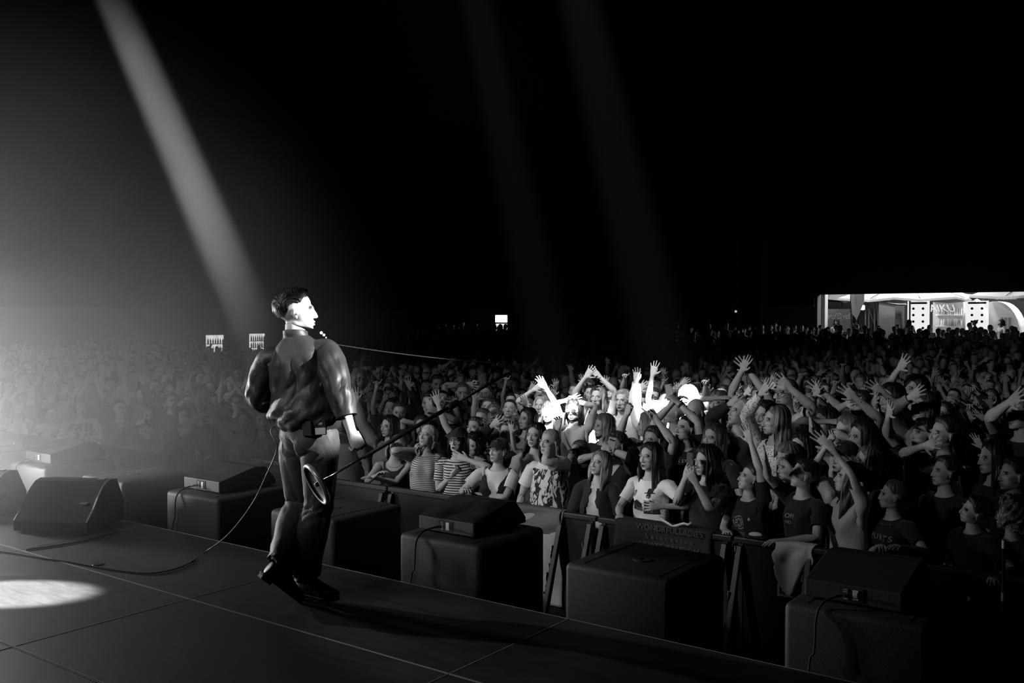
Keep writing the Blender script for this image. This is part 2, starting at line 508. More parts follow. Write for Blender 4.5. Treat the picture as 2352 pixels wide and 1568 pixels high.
print('t body start', time.time() - T0)
_shell = body_shell()
_fine = eval_mesh(_shell, [('REMESH', dict(mode='VOXEL', voxel_size=.0040, use_smooth_shade=True)), ('SMOOTH', dict(factor=.5, iterations=6))])
_v = carve(coords(_fine)); set_coords(_fine, _v)
print('fine', len(_fine.vertices), time.time() - T0)

class Lod:
    pass

def ss(a, b, x):
    t = np.clip((x - a) / (b - a), 0, 1); return t * t * (3 - 2 * t)

def make_lod(me, ratio, k=(2.2, 1.3, 2.2, .5), cut=None):
    v = coords(me); w = swell(v, *k)
    set_coords(me, w)
    m = eval_mesh(me, [('DECIMATE', dict(ratio=ratio))])
    set_coords(me, v)
    kd = KDTree(len(w))
    for i, p in enumerate(w): kd.insert(p, i)
    kd.balance()
    L = Lod(); L.f = tris_of(m); L.me = m; L.v = np.zeros((len(m.vertices), 3))
    for i, p in enumerate(coords(m)):
        r = kd.find_n(p, 4)
        q = np.array([1 / (d + 1e-5) ** 2 for _, _, d in r]); L.v[i] = (v[[k for _, k, _ in r]] * (q / q.sum())[:, None]).sum(0)
    set_coords(m, L.v)
    if cut is not None:
        ok = (L.v[L.f][:, :, 2].max(1) > cut)
        L = sub_lod(L, ok); L.me = m
    return L

def sub_lod(L, okf):
    f = L.f[okf]
    used = np.unique(f)
    mp = np.full(len(L.v), -1); mp[used] = np.arange(len(used))
    S = Lod(); S.v = L.v[used]; S.f = mp[f]; S.src = used
    return S

BONES = ['pelvis', 'spine', 'chest', 'neck', 'head']
for s in 'LR':
    BONES += ['clav' + s, 'uarm' + s, 'farm' + s, 'fore' + s, 'hand' + s, 'thigh' + s, 'shin' + s, 'foot' + s]
    for k in range(5):
        BONES += ['p%d%s' % (k, s), 'd%d%s' % (k, s)]
BI = {b: i for i, b in enumerate(BONES)}

def weights(v):
    n = len(v); W = np.zeros((n, len(BONES)))
    x, y, z = v[:, 0], v[:, 1], v[:, 2]
    ax = np.abs(x)
    # along the trunk
    a1 = ss(.98, 1.10, z); a2 = ss(1.14, 1.30, z); a3 = ss(1.475, 1.53, z + .10 * np.clip(ax - .055, 0, .1) * -4); a4 = ss(1.55, 1.60, z - .25 * (y - .01))
    a3 = np.where(ax > .12, 0, a3); a4 = np.where(ax > .12, 0, a4); a4 = np.minimum(a4, a3)
    trunk = {'pelvis': 1 - a1, 'spine': a1 - a1 * a2, 'chest': a1 * a2 * (1 - a3), 'neck': a3 - a4, 'head': a4}
    arm = ss(.125, .205, ax + .35 * (z - 1.425) * 0) * (z > 1.2) * (ax > .12)
    arm = arm * ss(1.26, 1.37, z + 1.2 * np.clip(ax - .16, 0, 1))
    cl = ss(.04, .13, ax) * ss(1.33, 1.43, z) * (1 - a3) * .75
    leg = ss(.955, .86, z) * 1.0
    for k, w in trunk.items():
        W[:, BI[k]] += w * (1 - arm) * (1 - leg)
    for s, sg in (('L', 1), ('R', -1)):
        on = (x * sg > 0).astype(float)
        cw = cl * on * (1 - arm) * W[:, BI['chest']]
        W[:, BI['clav' + s]] += cw; W[:, BI['chest']] -= cw
        e1 = ss(.425, .485, ax); e2 = ss(.50, .69, ax); e3 = ss(.685, .722, ax)
        A = arm * on
        W[:, BI['uarm' + s]] += A * (1 - e1)
        W[:, BI['farm' + s]] += A * e1 * (1 - e2)
        W[:, BI['fore' + s]] += A * e1 * e2 * (1 - e3)
        H = A * e3
        # fingers
        th = (y < -.028 - .35 * np.clip(ax - .735, -1, 1) * 0) & (ax > .72) & (ax < .79) & (y < -.0375 + .0) & (on > 0)
        pt = ss(.020, .034, -y - .006) * th; dt = ss(.048, .062, -y) * th
        fw = np.zeros(n)
        for k, (fy, fx, fl, sp) in enumerate(FING):
            cy = fy + (ax - fx) * math.tan(sp)
            near = np.abs(y - cy)
            best = np.ones(n, bool)
            for k2, (fy2, fx2, fl2, sp2) in enumerate(FING):
                if k2 != k: best &= near <= np.abs(y - (fy2 + (ax - fx2) * math.tan(sp2)))
            p = ss(fx - .006, fx + .012, ax) * best * (on > 0)
            d = ss(fx + fl * .5 - .006, fx + fl * .5 + .008, ax) * best * (on > 0)
            W[:, BI['p%d%s' % (k + 1, s)]] += H * p * (1 - d)
            W[:, BI['d%d%s' % (k + 1, s)]] += H * p * d
            fw += p
        pt = pt * (1 - fw); dt = np.minimum(dt, pt)
        W[:, BI['p0' + s]] += H * (pt - dt); W[:, BI['d0' + s]] += H * dt
        W[:, BI['hand' + s]] += H * (1 - fw - pt)
        on2 = ss(-.02, .02, x * sg)
        k1 = ss(.55, .45, z); k2 = ss(.12, .06, z)
        W[:, BI['thigh' + s]] += leg * on2 * (1 - k1)
        W[:, BI['shin' + s]] += leg * on2 * k1 * (1 - k2)
        W[:, BI['foot' + s]] += leg * on2 * k1 * k2
    W = np.clip(W, 0, None)
    return W / np.maximum(W.sum(1, keepdims=True), 1e-9)

def rotm(axis, a):
    return np.array(Matrix.Rotation(a, 3, Vector(axis)))

def frame(a0, b0, a, b):
    """rotation taking the orthonormal pair (a0, b0) to the pair (a, b)"""
    def fr(a, b):
        a = np.asarray(a, float); a = a / np.linalg.norm(a)
        b = np.asarray(b, float); b = b - a * a.dot(b)
        n = np.linalg.norm(b)
        if n < 1e-6:
            b = np.cross(a, (0.3, 0.5, 0.8)); n = np.linalg.norm(b)
        b = b / n
        return np.stack([a, b, np.cross(a, b)], 1)
    return fr(a, b) @ fr(a0, b0).T

def unit(v):
    v = np.asarray(v, float); return v / max(1e-9, np.linalg.norm(v))

HAND = {'open': (.10, .12, 0), 'relax': (.35, .45, .25), 'curl': (.75, .85, .5), 'grip': (1.25, 1.35, .9), 'wide': (-.06, .03, -.2), 'phone': (.65, .80, .7), 'point': (1.2, 1.4, .8), 'flat': (.02, .03, .1)}

def pose(P):
    """P: dict with heading (angle, 0 faces -Y), lean (x, y), head=(yaw, pitch, roll), arms: side -> dict(t=world target relative to the feet, palm=, hand=)
    scale. Returns per-bone rotation and offset in the person's own frame (feet at the origin, unscaled)."""
    Rb = {}; pos = {}
    H = rotm((0, 0, 1), P.get('heading', 0.0))
    lx, ly = P.get('lean', (0, 0))          # lean forward, lean to the person's left
    base = H @ rotm((1, 0, 0), lx * .4) @ rotm((0, 1, 0), ly * .4)
    Rb['pelvis'] = base
    pos['pelvis'] = np.array((0, 0, J['pelvis'][2])) + np.array(P.get('hipshift', (0, 0, 0)))
    def child(b, par, Rn, jn=None):
        jr = np.array(J[jn or b]); pr = np.array(J.get(par, J['chest']))
        Rb[b] = Rn; pos[b] = pos[par] + Rb[par] @ (jr - pr)
    tw = P.get('twist', 0.0)
    child('spine', 'pelvis', base @ rotm((0, 0, 1), tw * .5) @ rotm((1, 0, 0), lx * .3) @ rotm((0, 1, 0), ly * .3))
    child('chest', 'spine', Rb['spine'] @ rotm((0, 0, 1), tw * .5) @ rotm((1, 0, 0), lx * .3) @ rotm((0, 1, 0), ly * .3))
    hy, hp, hr = P.get('head', (0, 0, 0))
    Hh = H if not P.get('headfree') else rotm((0, 0, 1), P['headfree'])
    if P.get('headfree') is not None and 'headfree' in P:
        target = rotm((0, 0, 1), P['headfree']) @ rotm((0, 1, 0), hr) @ rotm((1, 0, 0), -hp)
        hq = Matrix(target.tolist()).to_quaternion(); cq = Matrix(Rb['chest'].tolist()).to_quaternion()
        Rn = np.array(cq.slerp(hq, .45).to_matrix())
    else:
        target = Rb['chest'] @ rotm((0, 0, 1), hy) @ rotm((0, 1, 0), hr) @ rotm((1, 0, 0), -hp)
        Rn = Rb['chest'] @ rotm((0, 0, 1), hy * .45) @ rotm((0, 1, 0), hr * .4) @ rotm((1, 0, 0), -hp * .4)
    child('neck', 'chest', Rn)
    child('head', 'neck', target)
    pos['head'] = pos['head'] - Rb['neck'] @ np.array((0, 0, .020))
    C = Rb['chest']
    for s, sg in (('L', 1), ('R', -1)):
        A = P.get('arms', {}).get(s, {})
        al = P.get('armlen', 1.0)
        shr = np.array((sg * J['sh'][0], J['sh'][1], J['sh'][2]))
        clav_root = np.array((sg * .02, .0, 1.43))
        S0 = pos['chest'] + C @ (shr - np.array(J['chest']))
        if 't' in A:
            tgt = np.array(A['t'], float)
        else:
            tgt = S0 + C @ np.array((sg * .12, -.10, -.50))
        up = np.clip((unit(tgt - S0) @ (C @ np.array((0, 0, 1)))), -1, 1)
        Rc = C @ rotm((0, 1, 0), -sg * .30 * max(0, up)) @ rotm((0, 1, 0), sg * P.get('slope', .06) * max(0, -up))
        Rb['clav' + s] = Rc; pos['clav' + s] = pos['chest'] + C @ (clav_root - np.array(J['chest']))
        S = pos['clav' + s] + Rc @ (shr - clav_root)
        L1 = .280 * al; L2 = .245 * al
        D = tgt - S; d = np.linalg.norm(D); dm = (L1 + L2) * .985
        if d > dm: D = D / d * dm; d = dm
        if d < .12: D = unit(D) * .12; d = .12
        W_ = S + D
        pole = np.array(A.get('pole', C @ np.array((sg * .9, .35, -.75)))) if up < .2 else np.array(A.get('pole', C @ np.array((sg * 1.0, -.25, -.25))))
        n = unit(D); pole = pole - n * n.dot(pole); pole = unit(pole)
        ca = np.clip((L1 * L1 + d * d - L2 * L2) / (2 * L1 * d), -1, 1)
        E = S + n * (L1 * ca) + pole * (L1 * math.sqrt(max(0, 1 - ca * ca)))
        a0 = (sg, 0, 0)
        bend = W_ - E
        ua = unit(E - S)
        b = bend - ua * ua.dot(bend)
        if np.linalg.norm(b) < .02: b = -pole
        Ru = frame(a0, (0, -1, 0), ua, b)
        fa = unit(W_ - E)
        sb = float(np.clip(np.dot(fa, unit(b - ua * ua.dot(b))), -1, 1)); cb = float(np.dot(fa, ua)); bu = unit(b - ua * ua.dot(b))
        Rf = frame(a0, (0, -1, 0), fa, bu * cb - ua * sb)
        palm = np.array(A.get('palm', C @ np.array((0, -1, .1))), float)
        hb = A.get('hdir')
        ha = unit(fa + np.array(hb)) if hb is not None else fa
        Rh = frame(a0, (0, 0, -1), ha, palm)
        Rfo = frame(a0, (0, 0, -1), fa, palm)
        # the two forearm frames meet half way
        q1 = Matrix(Rf.tolist()).to_quaternion(); q2 = Matrix(Rfo.tolist()).to_quaternion()
        Rmid = np.array(q1.slerp(q2, .45).to_matrix())
        Rb['uarm' + s] = Ru; pos['uarm' + s] = S
        Rb['farm' + s] = Rmid; pos['farm' + s] = E
        Rb['fore' + s] = Rfo; pos['fore' + s] = W_
        Rb['hand' + s] = Rh; pos['hand' + s] = W_
        c1, c2, th = HAND[A.get('hand', 'open')]
        jit = A.get('jit', 0.0)
        for k in range(5):
            if k == 0:
                jr = np.array((sg * .722, -.026, 1.420)); jd = np.array((sg * .752, -.058, 1.417))
                ax = np.array((sg * .74, .66, .3)); 
                R1 = Rh @ rotm((0, 0, 1), sg * th * .9) @ rotm((1, 0, 0), th * .9)
                R2 = R1 @ rotm((0, 0, 1), sg * th * .5)
            else:
                fy, fx, fl, sp = FING[k - 1]
                jr = np.array((sg * fx, fy, 1.425)); jd = np.array((sg * (fx + fl * .5 * math.cos(sp)), fy + fl * .5 * math.sin(sp), 1.425))
                cc1, cc2 = c1, c2
                if A.get('hand') == 'point' and k == 1: cc1 = cc2 = .05
                cc1 += jit * math.sin(k * 2.3 + jit * 50); cc2 += abs(jit) * .5
                spread = A.get('spread', 0.0)
                R1 = Rh @ rotm((0, 0, 1), sg * (2.5 - k) * -spread) @ rotm((0, 1, 0), sg * cc1)
                R2 = R1 @ rotm((0, 1, 0), sg * cc2)
            hr_ = np.array((sg * J['wr'][0], J['wr'][1], J['wr'][2]))
            Rb['p%d%s' % (k, s)] = R1; pos['p%d%s' % (k, s)] = pos['hand' + s] + Rh @ (jr - hr_) * al
            Rb['d%d%s' % (k, s)] = R2; pos['d%d%s' % (k, s)] = pos['p%d%s' % (k, s)] + R1 @ (jd - jr) * al
        # legs
        G = P.get('legs', {}).get(s)
        hr_ = np.array((sg * J['hip'][0], J['hip'][1], J['hip'][2]))
        Hp = pos['pelvis'] + Rb['pelvis'] @ (hr_ - np.array(J['pelvis']))
        if G is None:
            foot = np.array((0, 0, 0)) + H @ np.array((sg * .12, .02, J['an'][2])); fdir = H @ np.array((sg * .15, -1, 0)); kd = H @ np.array((sg * .1, -1, 0)); fp = 0
        else:
            foot = np.array(G['ankle'], float); fdir = np.array(G['dir'], float); kd = np.array(G.get('knee', fdir), float); fp = G.get('pitch', 0)
        l1 = .42; l2 = .415
        D = foot - Hp; d = np.linalg.norm(D)
        if d > .834: D = D / d * .834; d = .834
        n = unit(D); kd = unit(kd - n * n.dot(kd))
        ca = np.clip((l1 * l1 + d * d - l2 * l2) / (2 * l1 * d), -1, 1)
        K = Hp + n * (l1 * ca) + kd * (l1 * math.sqrt(max(0, 1 - ca * ca)))
        An = Hp + D
        Rb['thigh' + s] = frame((0, 0, -1), (0, -1, 0), K - Hp, kd); pos['thigh' + s] = Hp
        Rb['shin' + s] = frame((0, 0, -1), (0, -1, 0), An - K, kd + fdir * .3); pos['shin' + s] = K
        fz = rotm((0, 0, 1), 0)
        fd = unit(fdir); Rft = frame((0, -1, 0), (0, 0, 1), fd * math.cos(fp) + np.array((0, 0, -math.sin(fp))), (0, 0, 1) + fd * math.sin(fp))
        Rb['foot' + s] = Rft; pos['foot' + s] = An
    return Rb, pos

REST = {}
for b in ('pelvis', 'spine', 'chest', 'neck', 'head'):
    REST[b] = np.array(J[b])
for s, sg in (('L', 1), ('R', -1)):
    m = lambda t: np.array((sg * t[0], t[1], t[2]))
    REST['clav' + s] = np.array((sg * .02, .0, 1.43)); REST['uarm' + s] = m(J['sh']); REST['farm' + s] = m(J['el'])
    REST['fore' + s] = m(J['wr']); REST['hand' + s] = m(J['wr'])
    REST['thigh' + s] = m(J['hip']); REST['shin' + s] = m(J['kn']); REST['foot' + s] = m(J['an'])
    REST['p0' + s] = np.array((sg * .722, -.026, 1.420)); REST['d0' + s] = np.array((sg * .752, -.058, 1.417))
    for k, (fy, fx, fl, sp) in enumerate(FING):
        REST['p%d%s' % (k + 1, s)] = np.array((sg * fx, fy, 1.425))
        REST['d%d%s' % (k + 1, s)] = np.array((sg * (fx + fl * .5 * math.cos(sp)), fy + fl * .5 * math.sin(sp), 1.425))

HEADK = 1.055                   # heads a touch larger than the resting mesh
def on_skull(v, Rb, pos):
    return (v - REST['head']) @ Rb['head'].T * HEADK + pos['head']

def skin_verts(v, W, Rb, pos, rest_shift=None):
    M = np.zeros((len(BONES), 12))
    for b, i in BI.items():
        Rm = Rb[b] * (HEADK if b == 'head' else 1.0); t = pos[b] - Rm @ REST[b]
        M[i, :9] = Rm.ravel(); M[i, 9:] = t
    B = W @ M
    return np.einsum('nij,nj->ni', B[:, :9].reshape(-1, 3, 3), v) + B[:, 9:]

# ------------------------------------------------------------------ garments and hair
def vnormals(v, f):
    n = np.zeros_like(v)
    fn = np.cross(v[f[:, 1]] - v[f[:, 0]], v[f[:, 2]] - v[f[:, 0]])
    for k in range(3):
        np.add.at(n, f[:, k], fn)
    return n / np.maximum(np.linalg.norm(n, axis=1, keepdims=True), 1e-12)

def laplace(v, f, it, lam=.5, fixed=None):
    n = len(v)
    e = np.concatenate([f[:, [0, 1]], f[:, [1, 2]], f[:, [2, 0]]]); e = np.concatenate([e, e[:, ::-1]])
    deg = np.bincount(e[:, 0], minlength=n).astype(float)
    v = v.copy()
    for _ in range(it):
        s = np.stack([np.bincount(e[:, 0], weights=v[e[:, 1], k], minlength=n) for k in range(3)], 1) / np.maximum(deg, 1)[:, None]
        d = (s - v) * lam
        if fixed is not None: d[fixed] = 0
        v += d
    return v

def boundary(f, n):
    e = np.sort(np.concatenate([f[:, [0, 1]], f[:, [1, 2]], f[:, [2, 0]]]), axis=1)
    u, c = np.unique(e, axis=0, return_counts=True)
    b = np.zeros(n, bool); b[u[c == 1].ravel()] = True
    return b

def nz3(p, freq, seed=0.0):
    """cheap smooth pseudo-noise from summed sines, roughly -1..1"""
    x, y, z = (p * freq + seed).T
    return (np.sin(x * 1.7 + 1.3 * np.sin(y * 1.1 + seed)) + np.sin(y * 1.9 + 1.7 * np.sin(z * 1.3 + 2 * seed)) + np.sin(z * 1.5 + 1.1 * np.sin(x * 1.7 + 3 * seed))) / 3

def clip_mesh(v, f, vals):
    """trim a triangle mesh to where every scalar field is positive, cutting the crossing triangles cleanly"""
    extra = [np.asarray(q, float) for q in vals]
    for k in range(len(extra)):
        g = extra[k]
        pos = g > 0
        s = pos[f]; n = s.sum(1)
        keep = f[n == 3]; out = []
        cache = {}; nv = []; nex = []
        base = len(v)
        def mid(i, j):
            key = (i, j) if i < j else (j, i)
            if key not in cache:
                a, b = key; t = g[a] / (g[a] - g[b])
                cache[key] = base + len(nv); nv.append(v[a] * (1 - t) + v[b] * t); nex.append([e[a] * (1 - t) + e[b] * t for e in extra])
            return cache[key]
        for tri in f[(n > 0) & (n < 3)]:
            tri = list(tri)
            while not (pos[tri[0]] and not pos[tri[2]]): tri = tri[1:] + tri[:1]
            a, b, c = tri
            if pos[b]: out += [(a, b, mid(b, c)), (a, mid(b, c), mid(a, c))]
            else: out.append((a, mid(a, b), mid(a, c)))
        if nv:
            v = np.concatenate([v, np.array(nv)]); ne = np.array(nex); extra = [np.concatenate([e, ne[:, i]]) for i, e in enumerate(extra)]
        f = np.concatenate([keep, np.array(out, dtype=keep.dtype).reshape(-1, 3)]) if out else keep
    used = np.unique(f); mp = np.full(len(v), -1); mp[used] = np.arange(len(used))
    S = Lod(); S.v = v[used]; S.f = mp[f]
    return S

def garment(L, kind, loose=.02, wr=.006, seed=0.0):
    """a shirt or trousers laid over the resting body; returns a Lod-like piece with source vertices, offsets and weights"""
    v = L.v; x, y, z = v.T; ax = np.abs(x)
    arm = (ax > .17) & (z > 1.27)
    if kind != 'trousers':
        sleeve = {'tee': .36, 'long': .685, 'tank': .150, 'hood': .690, 'half': .46, 'rolled': .615}[kind]
        neck = {'tee': .070, 'long': .066, 'tank': .085, 'hood': .060, 'half': .064, 'rolled': .060}[kind]
        r = np.sqrt((x / 1.2) ** 2 + (y - .015) ** 2)
        vals = [z - .905, sleeve - ax]
        front = ss(.03, -.05, y)
        # neckline: a tilted plane lower in front, only near the neck
        if kind == 'tank':
            vals.append(np.maximum(1.44 - .07 * front - z, r - .088 - .01 * front))
            vals.append(np.maximum(.130 - ax, 1.315 - z))
        elif kind == 'half':
            vals.append(np.maximum(1.480 - z, r - neck)); vals.append(1.512 - z)
            vals.append(np.where(y < .0, np.maximum(ax - (z - 1.36) * .55, 1.36 - z), 1.0))
        else:
            vals.append(np.maximum(1.478 - .022 * front - z, r - neck))
            vals.append(1.500 - z)
    else:
        vals = [1.012 - z, z - .078, np.where(y < -.04, z - .16, 1.0)]
    S = clip_mesh(L.v, L.f, vals)
    p = S.v.copy(); x, y, z = p.T; ax = np.abs(x)
    bd = boundary(S.f, len(p))
    nrm = vnormals(p, S.f)
    a = ss(.15, .22, ax) * (z > 1.27) if kind != 'trousers' else np.zeros(len(p))
    q = p.copy()
    if kind != 'trousers':
        # torso: hang straight down from the chest
        rx, ry = .165 + loose, .112 + loose
        t = ss(1.36, 1.26, z)
        cx, cy = x, y - .012
        rho = np.sqrt((cx / rx) ** 2 + (cy / ry) ** 2) + 1e-6
        k = np.maximum(1 / rho, 1.0)
        hang = np.stack([cx * k, cy * k + .012, z], 1)
        qt = p + nrm * .010
        qt = qt * (1 - t[:, None]) + np.where((k > 1)[:, None], hang, qt) * t[:, None]
        # sleeves
        sl = {'tee': .36, 'long': .685, 'tank': .15, 'hood': .69, 'half': .46, 'rolled': .615}[kind]
        add = .008 + loose * (.15 + .65 * ss(.18, min(sl, .42), ax))
        if kind in ('long', 'hood', 'half'): add = .010 + loose * .8 * (1 - .65 * ss(.60, .68, ax))
        if kind == 'rolled': add = .010 + loose * ss(.17, .30, ax) * (1 - .45 * ss(.50, .56, ax))
        cyz = np.stack([np.zeros(len(p)), y - .022, z - 1.42], 1)
        rr = np.linalg.norm(cyz, axis=1, keepdims=True) + 1e-9
        qa = p + cyz / rr * add[:, None]
        q = qt * (1 - a[:, None]) + qa * a[:, None]
    else:
        add = .008 + loose * ss(.60, .30, z) + loose * .4
        q = p + nrm * add[:, None]
        # calves: keep the tube straight
        cx = np.sign(x) * .10
        c = np.stack([cx, np.full(len(p), .012), z], 1)
        d = (q - c) * (1, 1, 0); rr = np.linalg.norm(d, axis=1) + 1e-9
        low = ss(.60, .42, z)
        want = np.maximum(rr, .062 + loose * .7)
        q = q + d / rr[:, None] * ((want - rr) * low)[:, None]
    q = laplace(q, S.f, 5, .5, fixed=bd)
    qn = vnormals(q, S.f)
    # never under the skin
    gap = ((q - p) * nrm).sum(1)
    q += nrm * np.clip(.006 - gap, 0, .02)[:, None]
    if wr:
        w1 = nz3(p * (1.0, 1.0, .6), 26, seed) * wr + nz3(p * (1, 1, 1), 55, seed + 1) * wr * .4
        w1 = np.where(bd, w1 * .3, w1)
        q += qn * (w1 + wr * .3)[:, None]
    S.q = q; S.w = weights(S.v)
    S.stripe = q[:, 2] * (1 - a) + (1.42 - (np.abs(q[:, 0]) - .17)) * a
    return S

def head_surface(th, ph):
    """point on a slightly swollen skull; th around (0 = face), ph from the crown down"""
    c = np.array((0, .020, 1.697))
    d = np.stack([np.sin(th) * np.sin(ph), -np.cos(th) * np.sin(ph), np.cos(ph)], -1)
    r = np.array((.0765, .0935, .0865))
    k = 1 / np.sqrt(((d / r) ** 2).sum(-1, keepdims=True))
    return c, d, k

def P0x(d): return d[..., 0]

def hair_mesh(style, seed=0.0, nt=72, nv=28):
    """hair as a grooved shell around the skull; rest coordinates carry (around, along)"""
    #         drop   vol   groove  wave
    st = dict(short=(.0, .012, .0030, 0), crop=(.0, .005, .0012, 0), bob=(.19, .019, .005, .006), long=(.42, .017, .006, .010),
              mid=(.30, .018, .006, .012), wavy=(.37, .025, .010, .022), tied=(.0, .010, .0025, 0), slick=(.0, .011, .0040, 0),
              curly=(.12, .040, .014, .01), fringe=(.28, .017, .005, .005), bun=(.0, .011, .0025, 0), quiff=(.0, .018, .005, 0))[style]
    drop, vol, groove, wave = st
    th = np.linspace(-PI, PI, nt)[:, None] * np.ones((1, nv))
    s = np.linspace(0, 1, nv)[None, :] * np.ones((nt, 1))
    a = np.abs(th)
    if drop:
        xs, ys = (0, .2, .45, .7, .95, 1.2, PI), (.92, 1.00, 1.13, 1.28, 1.42, 1.52, 1.60)
        if style == 'fringe': ys = (1.24, 1.26, 1.28, 1.32, 1.40, 1.50, 1.60)
        hang = ss(.72, 1.05, a); sk = .48
    else:
        xs = (0, .35, .68, .85, 1.00, 1.12, 1.30, 1.50, 1.75, 2.0, 2.4, PI)
        ys = (1.02, 1.04, 1.10, 1.28, 1.58, 1.70, 1.62, 1.44, 1.55, 1.90, 2.18, 2.26)
        if style in ('tied', 'bun'): ys = (1.00, 1.03, 1.10, 1.24, 1.38, 1.50, 1.50, 1.46, 1.60, 1.90, 2.12, 2.20)
        if style == 'slick': ys = (.98, 1.0, 1.06, 1.15, 1.30, 1.38, 1.36, 1.34, 1.48, 1.80, 2.12, 2.22)
        if style == 'quiff': ys = (1.08,) + ys[1:]
        hang = np.zeros_like(a); sk = 1.0
    ph_end = np.interp(a, xs, ys) + .02 * np.sin(th * 11 + seed) * (drop == 0)
    u = np.clip(s / np.where(hang > 0, 1 - hang * (1 - sk), 1.0), 0, 1)
    dn = np.clip((s - (1 - hang * (1 - sk))) / np.maximum(1e-6, hang * (1 - sk)), 0, 1) * hang
    ph = u * ph_end
    c, d, k = head_surface(th, ph)
    g = np.sin(th * 17 + 3 * np.sin(s * 3 + seed) + seed) * .6 + np.sin(th * 41 + seed * 2 + 4 * s) * .4
    if style == 'slick':
        g = np.sin(d[..., 0] * 60 + 3.2 * d[..., 1] + 2 * np.sin(d[..., 2] * 3) + seed) * .7 + np.sin(d[..., 0] * 135 + d[..., 2] * 12 + d[..., 1] * 5) * .5
    if style == 'curly':
        g = np.sin(th * 9 + seed + 5 * s) * np.sin(s * 24 + th * 5) + .5 * np.sin(th * 21 + s * 40)
    fr = ss(1.25, .75, a)
    vv = vol * (1 if drop else 1 - .70 * ss(.72, 1.0, u))
    vv = vv * (1 - .80 * fr * ss(.62, 1.0, u)) + .0015
    vv = vv * (1 - .45 * np.exp(-(P0x(d) / .10) ** 2) * (d[..., 1] < .15)) if drop and style != 'fringe' else vv
    if style in ('short', 'quiff'):
        vv = vv + .014 * np.exp(-((a / .7) ** 2)) * ss(.35, .75, u) * (1 - .75 * ss(.80, 1, u))
    if style == 'slick': vv = vv + .003 + .008 * np.exp(-((a / .8) ** 2)) * ss(.35, .75, u) * (1 - .85 * ss(.8, 1, u)); vv = vv * (1 - .65 * np.exp(-((a - 1.5) / .5) ** 2) * ss(.5, .8, u))
    gr = groove * g * ss(0, .25, u) * (1 - .8 * ss(.8, 1.0, u) * (1 - hang))
    rad = k + (vv + gr)[..., None]
    P = c + d * rad
    # the hanging part
    L = drop * (1 + .08 * np.sin(th * 5 + seed) + .06 * np.sin(th * 13 + seed) + .05 * np.sin(th * 29))
    fall = dn * L
    P[..., 2] -= fall
    P[..., 0] += (np.sign(P[..., 0]) * .012 * dn + wave * np.sin(fall * 30 + th * 3 + seed)) * ss(0, .25, dn)
    P[..., 1] += (-.020 * dn * (a < 1.9) + .012 * dn * (a >= 1.9) + wave * .8 * np.cos(fall * 26 + th * 4 + seed)) * ss(0, .25, dn)
    P[..., :2] *= 1 + (.06 * np.sin(th * 9 + 8 * dn + seed) * dn)[..., None]
    if style == 'bob':
        P[..., 0] *= 1 - .18 * ss(.6, 1, dn)
    v = P.reshape(-1, 3)
    idx = np.arange(nt * nv).reshape(nt, nv)
    f = []
    A, B, C_, D = idx[:-1, :-1], idx[1:, :-1], idx[1:, 1:], idx[:-1, 1:]
    f = np.concatenate([np.stack([A, D, C_], -1).reshape(-1, 3), np.stack([A, C_, B], -1).reshape(-1, 3)])
    uv = np.stack([th / PI, s * (1 + drop * 3), np.zeros_like(s)], -1).reshape(-1, 3)
    # inner layer so that ends have thickness
    if drop:
        inn = P.copy(); cen = np.array((0, .02, 0)); dd = inn - cen; dd[..., 2] = 0
        inn = inn - dd / (np.linalg.norm(dd, axis=-1, keepdims=True) + 1e-9) * (.014 * ss(0, .2, dn) * (1 - .6 * dn))[..., None]
        n0 = len(v); v = np.concatenate([v, inn.reshape(-1, 3)]); f = np.concatenate([f, f[:, ::-1] + n0]); uv = np.concatenate([uv, uv])
    extra = []
    if style in ('bun', 'tied'):
        tt, pp = np.meshgrid(np.linspace(0, 2 * PI, 18), np.linspace(0, PI, 10), indexing='ij')
        rr = .034 if style == 'bun' else .022
        lng = 1 if style == 'bun' else 4.2
        X = np.stack([rr * np.sin(pp) * np.cos(tt), rr * np.sin(pp) * np.sin(tt), rr * np.cos(pp)], -1)
        if style == 'bun': X = X + (0, .115, 1.775)
        else:
            q = X.copy(); X[..., 2] = X[..., 2] * lng; tl = (X[..., 2] / (rr * lng) + 1) / 2
            X = X + (0, .120, 1.66); X[..., 1] += .03 * np.sin(tl * PI)
        id2 = np.arange(18 * 10).reshape(18, 10) + len(v)
        A, B, C_, D = id2[:-1, :-1], id2[1:, :-1], id2[1:, 1:], id2[:-1, 1:]
        f = np.concatenate([f, np.stack([A, D, C_], -1).reshape(-1, 3), np.stack([A, C_, B], -1).reshape(-1, 3)])
        v = np.concatenate([v, X.reshape(-1, 3)]); uv = np.concatenate([uv, np.stack([tt, pp * 1.0, tt * 0], -1).reshape(-1, 3)])
    return v, f, uv

